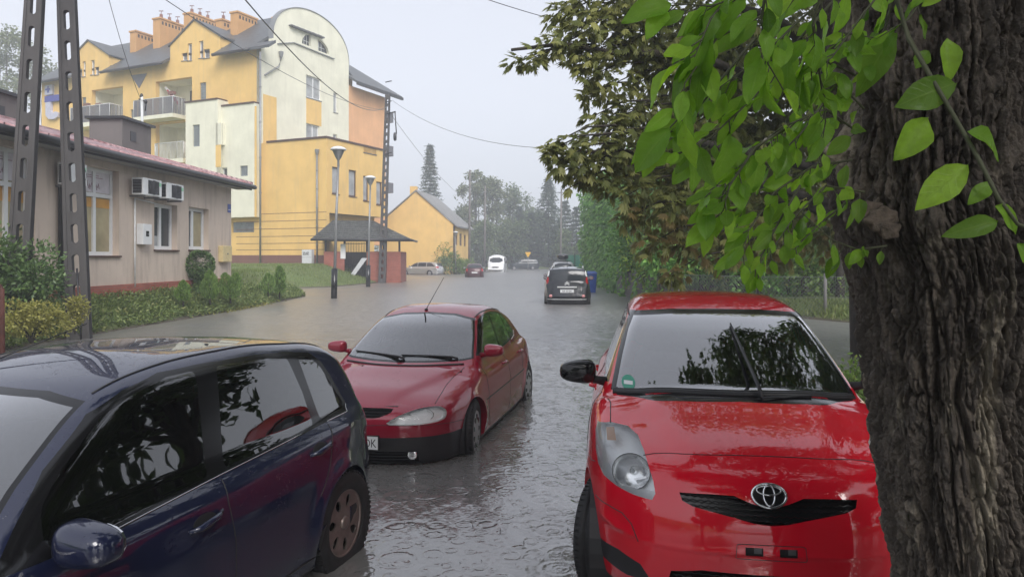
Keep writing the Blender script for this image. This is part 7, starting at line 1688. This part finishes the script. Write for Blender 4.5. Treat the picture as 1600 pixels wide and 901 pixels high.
# carpet plants on the bank
n = 42000; y = 11+24.2*rng.random(n)**1.0; e = edge_x(y); f = rng.random(n)**.9; x = e-.02-f*1.45; z = ground_h(x, y); k = x > (-10.3+.054*(y-27)-.1-.9*(y < 0)) ; k &= z > .0; x, y, z = x[k], y[k], z[k]; n = len(x)
patch = np.sin(x*3.1+y*.9)*np.sin(y*1.7-x)+rng.normal(size=n)*.3; hgt = (.05+.13*rng.random(n))*(1+.5*np.clip(patch, 0, 1)); P = np.stack([x, y, z+hgt*rng.random(n)], 1); V, F, r = leaves(P, .09+.05*rng.random(n), .05, D=np.stack([.5+rng.normal(size=n)*.6, -.3+rng.normal(size=n)*.6, .3+rng.normal(size=n)*.5], 1))
tag(npmesh('ground_cover', V, F, 'cover_leaf', None, r), 'low creeping plants covering the bank before the beige house', None, None, 'stuff')
n = 2200; cx = pxat(386, 466, 25); x = cx.x+rng.normal(size=n)*.28; y = 26+rng.normal(size=n)*1.5; P = np.stack([x, y, ground_h(x, y)+.03+.1*rng.random(n)], 1); V, F, r = leaves(P, .1, .05); tag(npmesh('yellow_ground_cover', V, F, 'yellow_leaf', None, r), 'patch of yellowed creeping plants near the water edge', None, None, 'stuff')
n = 60000; x = rng.uniform(-26, -9, n); y = rng.uniform(27.2, 56, n); z = ground_h(x, y); k = (z > .03) & ~((x < -10.3-0*(y)) & (y < 27.5)); x, y, z = x[k], y[k], z[k]; n = len(x); V, F, r = leaves(np.stack([x, y, z-.01], 1), .09+.08*rng.random(n), .03, D=np.stack([rng.normal(size=n)*.3, rng.normal(size=n)*.3, np.ones(n)], 1)); tag(npmesh('lawn_grass', V, F, 'grass_blade', None, r), 'short wet grass on the slope before the yellow block', None, None, 'stuff')
n = 26000; x = rng.uniform(4, 15, n); y = rng.uniform(20, 36, n); z = np.maximum(ground_h(x, y), 0); k = ground_h(x, y) > .02; x, y, z = x[k], y[k], z[k]; n = len(x); V, F, r = leaves(np.stack([x, y, z], 1), .25, .05, D=np.stack([rng.normal(size=n)*.4, rng.normal(size=n)*.4, np.ones(n)], 1)); tag(npmesh('garden_grass', V, F, 'grass_blade', None, r), 'tall rough grass in the garden on the right', None, None, 'stuff')

# ------------------------------------------------------------------ the chestnut over the street
ch = empty('chestnut_tree', (6.6, 13.5, 0), 'large horse chestnut with brown-edged leaves hanging over the right side of the street', 'tree')
def cpx(px_, py, Y, r): p = pxat(px_, py, Y); return (p.x, p.y, p.z, r, r*1.2, r*.85)
cl = [cpx(*q) for q in [(806, 98, 11.6, .17), (832, 90, 11.6, .2), (858, 76, 11.8, .26), (884, 62, 12, .3), (872, 22, 12.2, .28), (915, 40, 12, .42), (905, 90, 12, .3), (925, 118, 12, .3), (950, 60, 12.4, .5), (900, 5, 12.5, .4), (960, 130, 12.2, .42), (1000, 60, 12.6, .6), (985, 0, 12.6, .6), (915, 150, 12, .16), (990, 170, 12.5, .45), (930, 180, 12.0, .2), (965, 185, 12.2, .3),
    (858, 236, 11.2, .16), (876, 250, 11.2, .22), (868, 222, 11.3, .14), (896, 232, 11.4, .24), (900, 268, 11.4, .22), (925, 225, 11.6, .3), (922, 262, 11.5, .28), (950, 205, 12, .36), (958, 250, 11.8, .42), (950, 290, 11.6, .24), (985, 230, 12, .45), (893, 292, 11.2, .07), (930, 285, 11.4, .12),
    (990, 300, 11.8, .42), (985, 340, 11.7, .26), (1020, 260, 12.4, .6), (1040, 330, 12, .5), (1020, 380, 11.8, .3), (1045, 120, 13, .7), (1050, 30, 13, .8), (1090, 190, 13.2, .8), (1100, 290, 13, .7), (1075, 380, 12.3, .42), (1120, 90, 13.5, .9), (1160, 250, 13.6, .9), (1150, 350, 13, .6), (1180, 20, 14, 1.1), (1210, 150, 14, 1.1), (1240, 300, 14, .95), (1210, 380, 13.4, .6), (1270, 60, 14.5, 1.2), (1290, 220, 14.5, 1.1), (1130, 400, 12.6, .35), (1300, 360, 14, .7), (1055, 425, 11.9, .22), (1090, 330, 15, .8), (1200, 300, 16, 1.3), (1100, 100, 16, 1.4)]]
cl += [(x_, y_, z_, r_, r_, r_*.8) for x_, y_, z_, r_ in ((1.5, 12.5, 7.2, 1.0), (3.2, 12, 7.4, 1.2), (5, 12.5, 7.8, 1.4), (3, 13.5, 9, 1.3), (5.5, 14, 9.6, 1.5), (7.5, 13, 8.5, 1.5), (4.5, 10.8, 6.4, .8), (6.5, 11.3, 6.2, 1.0))]
cl += [cpx(*q) for q in [(1010, 190, 13, .5), (1040, 240, 13, .5), (1080, 240, 13.5, .6), (1070, 60, 13.5, .7), (1020, 100, 13, .5), (1120, 180, 14, .8), (1150, 80, 14, .9), (1170, 180, 14.5, .9), (1200, 240, 15, .9), (1260, 160, 15, 1.0), (1060, 280, 13, .5), (1100, 350, 13.5, .5), (960, 20, 12.6, .5), (940, 85, 12.3, .35)]]
cs = np.array(cl); n = 15000; vol = (cs[:, 3]**1.75); k = rng.choice(len(cs), n, p=vol/vol.sum()); d = unit(rng.normal(size=(n, 3))); P = cs[k, :3]+d*cs[k, 3:]*(rng.random(n)**.45)[:, None]*1.05
ax = unit(d*.7+np.stack([rng.normal(size=n)*.35-.25, rng.normal(size=n)*.35-.3, rng.normal(size=n)*.3-.55], 1)); up = unit(rng.normal(size=(n, 3))*.35+np.array([0, -.15, 1.])); sd = unit(np.cross(ax, up)); parts = []; ls = .165*(.7+.6*rng.random(n)); rv = rng.random(n)*.75+.12*rng.normal(size=n)+.12
brown = (P[:, 2] < CAMH+(HOR-330)*13/FPX) & (rng.random(n) < .3)
for j, an in enumerate((-1.15, -.62, -.2, .2, .62, 1.15)):
    D = ax*math.cos(an)+sd*math.sin(an)+np.array([0, 0, -.42]); Ln = ls*(1.1 if abs(an) < .3 else .95 if abs(an) < .8 else .62); V, F, r = leaves(P, Ln, Ln*.32, D=D, N=up+rng.normal(size=(n, 3))*.22); rr = np.clip(rv+rng.normal(size=n)*.06, 0, .92); rr[brown] = .97; parts.append((V, F, np.repeat(rr, 4)))
V, F, r = join(parts); npmesh('crown', V-np.array(ch.location), F, 'chestnut_leaf', ch, r)
m = MB(); m.mat('bark'); m.tube([(6.6, 13.5, -.4), (6.5, 13.5, 1.5), (6.2, 13.6, 3.4), (5.8, 13.8, 7), (5.5, 14, 10)], [.36, .3, .27, .2, .1], 12)
for tip, st in (((-.1, 11.6, 5.1), (6.2, 13.6, 4.6)), ((.6, 11.3, 3.35), (6.2, 13.6, 3.2)), ((1.6, 12.2, 6.2), (6, 13.7, 5.6)), ((2.2, 11.8, 2.6), (6.3, 13.6, 2.8)), ((3.4, 12.6, 2.2), (6.4, 13.6, 2.5))):
    P_ = [Vector(st).lerp(Vector(tip), i/7)+Vector((random.gauss(0, .08), random.gauss(0, .08), random.gauss(0, .07)+.35*math.sin(math.pi*i/7))) for i in range(8)]; m.tube(P_, [.1*(1-i/8)+.012 for i in range(8)], 6, False)
for i in range(0, len(cl)): 
    q = Vector(cl[i][:3]); s_ = q+Vector((1.0, .5, .35)); m.tube([s_, s_.lerp(q, .5)+Vector((0, 0, .1)), q+Vector((-.1, 0, -.05))], [.02, .014, .006], 4, False)
m.build('trunk', None, ch, world=True)
# a brownish twig of dead leaves low over the red car
# ------------------------------------------------------------------ the near tree: two stems of furrowed bark
nt_ = empty('old_tree', (1.75, 2.3, -.3), 'huge old tree trunk with deeply furrowed bark and a leafy sprout, filling the right edge', 'tree')
def vnoise(p, seed=0):
    """value noise on numpy points"""
    i = np.floor(p).astype(np.int64); f = p-i; f = f*f*(3-2*f); out = 0
    for dx in (0, 1):
        for dy in (0, 1):
            for dz in (0, 1):
                h = (i[:, 0]+dx)*374761393+(i[:, 1]+dy)*668265263+(i[:, 2]+dz)*2147483647+seed*97531; h = (h ^ (h >> 13))*1274126177; h = (h ^ (h >> 16)) & 0xffff
                w_ = (f[:, 0] if dx else 1-f[:, 0])*(f[:, 1] if dy else 1-f[:, 1])*(f[:, 2] if dz else 1-f[:, 2]); out = out+w_*h/65535.
    return out
def fbm(p, o=4, seed=0):
    s = 0; a = .5
    for k in range(o): s = s+a*vnoise(p*2**k, seed+k); a *= .5
    return s
def stem(cen, rad, z0, z1, amp, name, mat, seed, th0, th1, nth=620, nz=760, burls=()):
    th = np.linspace(th0, th1, nth); z = np.concatenate([np.linspace(z0, .7, 20, endpoint=False), np.linspace(.7, 2.7, nz-60), np.linspace(2.7, z1, 41)[1:]]); T, Z = np.meshgrid(th, z); T = T.ravel(); Z = Z.ravel(); cx, cy = cen(Z); r0 = rad(Z)
    p = np.stack([np.cos(T)*2.6, np.sin(T)*2.6, Z*1.3], 1)+10; w1 = fbm(p*1.6, 3, seed+9)-.45; w2 = fbm(p*3.1+7, 3, seed+19)-.45
    def net(fx, fz, sd, wd_, wob):      # winding cracks where a stretched noise crosses its middle
        q = np.stack([np.cos(T)*fx+w1*wob, np.sin(T)*fx+w2*wob, Z*fz+w1*wob], 1)+20+sd; nn_ = fbm(q, 3, sd); return np.exp(-np.abs((nn_-.44)/wd_)**1.3)
    big = net(3.3, 1.7, seed, .042, 1.3); mid = net(8, 8.5, seed+31, .05, 1.9); sm_ = net(13, 15, seed+61, .05, 1.2)
    q3 = np.stack([np.cos(T)*26, np.sin(T)*26, Z*45], 1); ff = fbm(q3, 3, seed+5); q2 = np.stack([np.cos(T)*9, np.sin(T)*9, Z*9], 1); fine = fbm(q2, 3, seed+3); ridg = np.clip(big+.6*mid, 0, 1)
    r = r0+amp*(-1.0*big-.5*mid*(1-big)-.3*sm_+.55*(fine-.45)+.5*(ff-.43))+.035*(fbm(p, 2, seed+7)-.4)
    x = cx+r*np.cos(T); y = cy+r*np.sin(T)
    for (bx, by, bz, br, bh) in burls:
        d = np.sqrt((x-bx)**2+(y-by)**2+(Z-bz)**2); g = np.exp(-(d/br)**2)*bh*(1+.5*np.sin(d*90)*np.exp(-d/br)); x = x+np.cos(T)*g; y = y+np.sin(T)*g
    V = np.stack([x, y, Z], 1)-np.array(nt_.location); nz = len(z); i, j = np.meshgrid(np.arange(nz-1), np.arange(nth-1), indexing='ij'); q = (i*nth+j).ravel(); return npmesh(name, V, np.stack([q, q+1, q+nth+1, q+nth], 1), mat, nt_, np.clip(ridg, 0, 1), smooth=True)
def barkmat(name, c0, c1, c2):
    b = NB(name); n1 = b.noise(4., 7, .68, kind='World', sc=(2.2, 2.2, .55)); n2 = b.noise(26, 5, .65, kind='World', sc=(1, 1, .6)); n3 = b.noise(2.2, 4, .6, kind='World', sc=(3.2, 3.2, .35)); c = b.mix(b.ramp(n1, [(.35, 0.), (.68, 1.)]), c0, c1); c = b.mix(b.ramp(n3, [(.56, 0.), (.64, .8)]), c, c2); c = b.mix(b.ramp(n2, [(.4, .5), (.65, 0.)]), c, tint(c0, .35))
    ms = b.noise(5, 3, .5, kind='World'); c = b.mix(b.ramp(ms, [(.68, 0.), (.76, .5)]), c, (.04, .06, .015))
    b.pr(c, b.ramp(n2, [(.3, .35), (.7, .8)]), 0, b.bump(b.math('ADD', n2, b.noise(90, 4, .6, kind='World')), 1., .011), Specular_IOR_Level=.35); M[name] = b.m
barkmat('old_bark', (.042, .033, .027), (.145, .119, .094), (.38, .33, .25)); barkmat('brown_bark', (.12, .082, .058), (.29, .205, .148), (.14, .11, .09))
def cenA(Z):     # the left stem: follow its left edge up
    ex = np.interp(Z, [.3, .87, 1.15, 1.43, 1.72, 1.86, 2.0, 2.2, 2.6, 6], [1.215, 1.165, 1.125, 1.095, 1.055, 1.01, .985, .985, .975, .9])
    return ex+radA(Z), np.full_like(Z, 2.25)
def radA(Z): return np.interp(Z, [.3, 1.4, 1.8, 2.4, 6], [.235, .25, .30, .30, .28])
def cenB(Z): return np.interp(Z, [.3, 1.6, 2.4, 6], [1.80, 1.77, 1.80, 2.1]), np.full_like(Z, 2.32)
stem(cenA, radA, -.3, 4.6, .048, 'trunk', 'old_bark', 3, R(120), R(390), burls=[(1.03, 2.12, 1.93, .075, .055), (1.15, 2.02, 1.90, .05, .03), (.98, 2.2, 2.12, .06, .05), (1.36, 1.98, 2.5, .09, .03)])
stem(cenB, lambda Z: np.interp(Z, [.3, 1.7, 2.2, 6], [.29, .28, .26, .25]), -.3, 4.6, .024, 'second_stem', 'brown_bark', 8, R(100), R(400))
# knots: pale scars where branches were cut
simple('knot_wood', (.115, .088, .068), .85, var=.5, scale=30, bump=.8); kb = MB(); kb.mat('knot_wood')
for (px_, py_, Y_, s_) in ((1378, 346, 2.045, .042), (1362, 330, 2.06, .03), (1392, 362, 2.03, .028), (1512, 22, 2.03, .05), (1535, 8, 2.05, .035)): blob(kb, pxat(px_, py_, Y_), (s_, s_*.35, s_*.85), lambda q: q*(1+.22*math.sin(q.x*140+1)*math.cos(q.z*170)+.15*math.sin(q.y*190+q.z*90)), 16, 2)
SPLIT.add('branch_scar'); kb.build('branch_scar', None, nt_, world=True)
# sprout twigs and large leaves
tw = MB(); tw.mat('twig'); LP = []; LD = []; LL = []
def shoot(pts, n, size, r=.0032, hang=.6, spread=.05):
    P_ = [pxat(*p) for p in pts]; tw.tube(P_, [r*(1-.7*i/(len(P_)-1)) for i in range(len(P_))], 6, False)
    for i in range(n):
        s = (i+.6)/n*(len(P_)-1); k = min(int(s), len(P_)-2); p = P_[k].lerp(P_[k+1], s-k); ax_ = (P_[k+1]-P_[k]).normalized(); sd_ = Vector((random.gauss(0, 1), random.gauss(0, .7), random.gauss(0, .6))).normalized()
        d_ = (ax_*.4+sd_*.62+Vector((-.28, -.05, -hang))).normalized(); b_ = p+d_*random.uniform(.012, .03); tw.tube([p, b_], [.0016, .0012], 4, False); LP.append(tuple(b_)); LD.append(tuple(d_)); LL.append(size*.95*random.uniform(.45, 1.15))
S = [([(1330, -30, 1.7), (1250, 60, 1.55), (1180, 150, 1.45), (1110, 215, 1.4), (1060, 240, 1.36)], 17, .088), ([(1300, -40, 1.6), (1200, 20, 1.45), (1120, 60, 1.35), (1070, 130, 1.32), (1060, 190, 1.32)], 15, .105), ([(1345, 210, 1.95), (1290, 170, 1.8), (1220, 200, 1.7), (1150, 260, 1.6), (1100, 310, 1.55)], 19, .085), ([(1330, 250, 1.95), (1270, 260, 1.8), (1210, 300, 1.7), (1170, 360, 1.62), (1160, 400, 1.6)], 20, .08),
     ([(1340, 120, 1.9), (1280, 90, 1.75), (1210, 110, 1.6), (1150, 170, 1.55), (1090, 250, 1.5)], 17, .08), ([(1385, 384, 2.0), (1340, 390, 1.9), (1300, 375, 1.85), (1250, 330, 1.8)], 9, .062), ([(1350, 300, 2.0), (1290, 290, 1.85), (1240, 340, 1.8), (1200, 400, 1.75)], 14, .072), ([(1400, -30, 1.8), (1385, 40, 1.85), (1360, 90, 1.85), (1290, 60, 1.7)], 12, .055), ([(1240, -40, 1.4), (1170, -10, 1.35), (1110, 10, 1.3), (1050, 5, 1.3)], 9, .10), ([(1200, -40, 1.3), (1190, 30, 1.3), (1200, 100, 1.35), (1230, 150, 1.45)], 9, .10), ([(1290, -40, 1.5), (1270, 40, 1.5), (1280, 110, 1.6), (1290, 190, 1.7), (1280, 250, 1.75)], 13, .08), ([(1180, 230, 1.6), (1140, 290, 1.55), (1130, 330, 1.55)], 7, .075)]
S += [([(1180, 60, 1.5), (1130, 120, 1.45), (1090, 170, 1.42), (1075, 215, 1.4)], 9, .08), ([(1230, 200, 1.7), (1180, 230, 1.62), (1130, 300, 1.58), (1120, 350, 1.56)], 12, .075), ([(1310, 130, 1.85), (1250, 210, 1.75), (1200, 260, 1.7), (1150, 350, 1.65)], 14, .075), ([(1250, 290, 1.75), (1215, 350, 1.7), (1190, 400, 1.68), (1180, 425, 1.68)], 12, .065), ([(1090, 180, 1.45), (1050, 205, 1.42), (1030, 215, 1.4)], 4, .07), ([(1310, -20, 1.6), (1240, 40, 1.5), (1190, 90, 1.45), (1120, 140, 1.4)], 11, .09), ([(1160, -30, 1.35), (1110, 30, 1.3), (1085, 90, 1.3)], 8, .1), ([(1330, 310, 1.95), (1280, 350, 1.85), (1240, 390, 1.8)], 8, .06), ([(1460, -30, 1.75), (1420, 30, 1.75), (1370, 60, 1.75), (1310, 50, 1.65)], 10, .07), ([(1400, -40, 1.6), (1350, 20, 1.6), (1300, 90, 1.6), (1250, 120, 1.6)], 10, .08), ([(1350, 170, 1.9), (1310, 130, 1.85), (1250, 160, 1.75)], 8, .07)]
for p, n, s in S: shoot(p, int(n*1.25), s)
# the long sprout across the bark with its few big leaves
tw.tube([pxat(*q) for q in ((1395, -20, 1.75), (1420, 60, 1.72), (1460, 130, 1.68), (1490, 180, 1.66), (1530, 250, 1.62), (1560, 310, 1.6), (1590, 350, 1.6), (1640, 370, 1.6))], [.006, .006, .0055, .005, .005, .0045, .004, .004], 6, False)
for (x0, y0, x1, y1, Y, k) in ((1492, 130, 1412, 160, 1.68, 1.0), (1510, 258, 1436, 322, 1.62, .95), (1512, 205, 1586, 222, 1.62, .8), (1450, 186, 1404, 246, 1.7, .45), (1560, 345, 1494, 360, 1.6, .5), (1555, 322, 1610, 350, 1.6, .9), (1480, 60, 1490, 122, 1.74, 1.0), (1450, 80, 1430, 108, 1.75, 1.1), (1550, 285, 1518, 312, 1.64, .9), (1590, 380, 1620, 420, 1.6, .8), (1395, 50, 1352, 132, 1.8, .45), (1370, 84, 1310, 70, 1.78, .5), (1440, 10, 1480, -10, 1.7, .7), (1385, 20, 1365, -10, 1.7, .8), (1345, 390, 1328, 412, 1.88, .5)):
    a, b_ = pxat(x0, y0, Y), pxat(x1, y1, Y-.02); LP.append(tuple(a)); LD.append(tuple((b_-a).normalized())); LL.append(-(b_-a).length*(1 if k > .6 else 1)-k*1000*0)
LP = np.array(LP); LD = np.array(LD); LL = np.array(LL); ex = LL < 0; LL = np.abs(LL); n = len(LP); N = np.stack([rng.normal(size=n)*.75-.1, -.9+rng.normal(size=n)*.6, .6+rng.normal(size=n)*.6], 1); N[ex] = np.array([-.1, -1, .35])+rng.normal(size=(ex.sum(), 3))*.12
V, F, r = leaves(LP, LL, LL*rng.uniform(.42, .60, n), D=LD, N=N, tmpl='full'); r = np.clip(r*.9, 0, 1); so2 = npmesh('sprout_leaves', V-np.array(nt_.location), F, 'sprout_leaf', nt_, r, smooth=True)
for nm_, ar in zip(('across', 'along'), leaves.uv): so2.data.attributes.new(nm_, 'FLOAT', 'POINT').data.foreach_set('value', np.asarray(ar, np.float32))
tw.build('sprout_twigs', None, nt_, world=True)
# the crown overhead, above and beside the camera (it is what the cars mirror)
cs = [(1.8+2.6*math.cos(a)*q, 1.2+2.6*math.sin(a)*q, 4.6+1.5*rng.random()+1.1*(1-q), .9, .9, .55) for a, q in zip(rng.random(20)*6.28, rng.random(20)**.5*1.1)]; cs += [(2.9, 5.2, 5.5, .9, .9, .6), (3.6, 4.2, 4.9, .9, 1, .6), (4.2, 6.5, 6.2, 1, 1, .7), (1.9, 4.8, 5.2, .5, .5, .4), (2.6, 6.4, 6.4, .8, .7, .5), (1.2, 6.0, 6.4, .6, .6, .4), (3.4, 7.4, 7.0, .8, .8, .6), (2.2, 3.6, 4.6, .5, .5, .3), (1.0, 3.2, 4.9, .5, .5, .3), (.5, 5.2, 5.6, .6, .5, .35), (-1, 5, 6, .6, .5, .4), (-1.9, 5.8, 6.8, .7, .6, .45), (-.4, 6.2, 6.8, .6, .5, .4), (-1.5, 4.2, 5.6, .5, .5, .35), (-2.8, 5.0, 6.4, .6, .6, .4), (1.3, 5.6, 5.5, .6, .5, .35), (-.1, 4.6, 6.0, .5, .5, .3), (2.4, 5.4, 5.0, .6, .5, .35), (.4, -.6, 5.2, 1, 1, .6), (3.2, 2.6, 4.4, .9, .9, .6)]
P, d, k = clumps(cs, 26000, .2); ok = P[:, 2] > CAMH+.40*np.maximum(P[:, 1], 0)+.25; P = P[ok]; n = len(P); V, F, r = leaves(P, .15*(.7+.6*rng.random(n)), .095); npmesh('crown', V-np.array(nt_.location), F, 'crown_leaf', nt_, r)
m = MB(); m.mat('bark'); twigs(m, (1.6, 2.3, 4.0), [c[:3] for c in cs], .05, .015, 5); m.tube([(1.45, 2.25, 3.8), (1.7, 2.2, 5.5), (1.9, 1.9, 8)], [.26, .2, .1], 10); m.build('limbs', None, nt_, world=True)
# trees behind the camera, seen only in paint, glass and water
for i, (x, y, h, w) in enumerate([(-4.5, -13, 9, 6), (3.5, -10, 10, 7), (11, -4, 9, 6.5), (12.5, .5, 9, 6), (8.6, 5.0, 11, 6.6), (8.9, 9.8, 10.5, 5.6)]): broad_tree('street_tree', (x, y, -.2), h, w, ['broad tree behind the camera on the left', 'broad tree straight behind the camera', 'broad tree to the right behind the camera', 'broad tree far right of the big trunk outside the picture', 'broad tree right of the big trunk outside the picture', 'high-crowned tree hidden behind the big trunk'][i], mat='crown_leaf', n=14000 if i < 5 else 6500, ls=.34, base=.08 if i < 5 else .40, seed=i+300, group='street trees around the camera')

# ------------------------------------------------------------------ splashes where drops hit the water
n = 1500; y = 2.6+24*rng.random(n)**1.6; x = rng.uniform(-.62, .62, n)*y*1.1; h = (.006+.018*rng.random(n)**2); rr = .003+.004*rng.random(n); V = []; F = []
b = NB('splash'); b.pr((.35, .36, .38), .1, 0, None, Alpha=.6); M['splash'] = b.m
for a in range(4): V.append(np.stack([x+rr*math.cos(a*1.571), y+rr*math.sin(a*1.571), np.zeros(n)-.002], 1))
V.append(np.stack([x+rng.normal(size=n)*.004, y, h], 1)); V = np.stack(V, 1).reshape(-1, 3); q = np.arange(n)*5
F = np.concatenate([np.stack([q+a, q+(a+1) % 4, q+4, q+4], 1) for a in range(4)]); F = F[:, :3]
tag(npmesh('rain_splashes', V, F, 'splash', None), 'small splashes of heavy rain on the water surface', None, None, 'stuff')
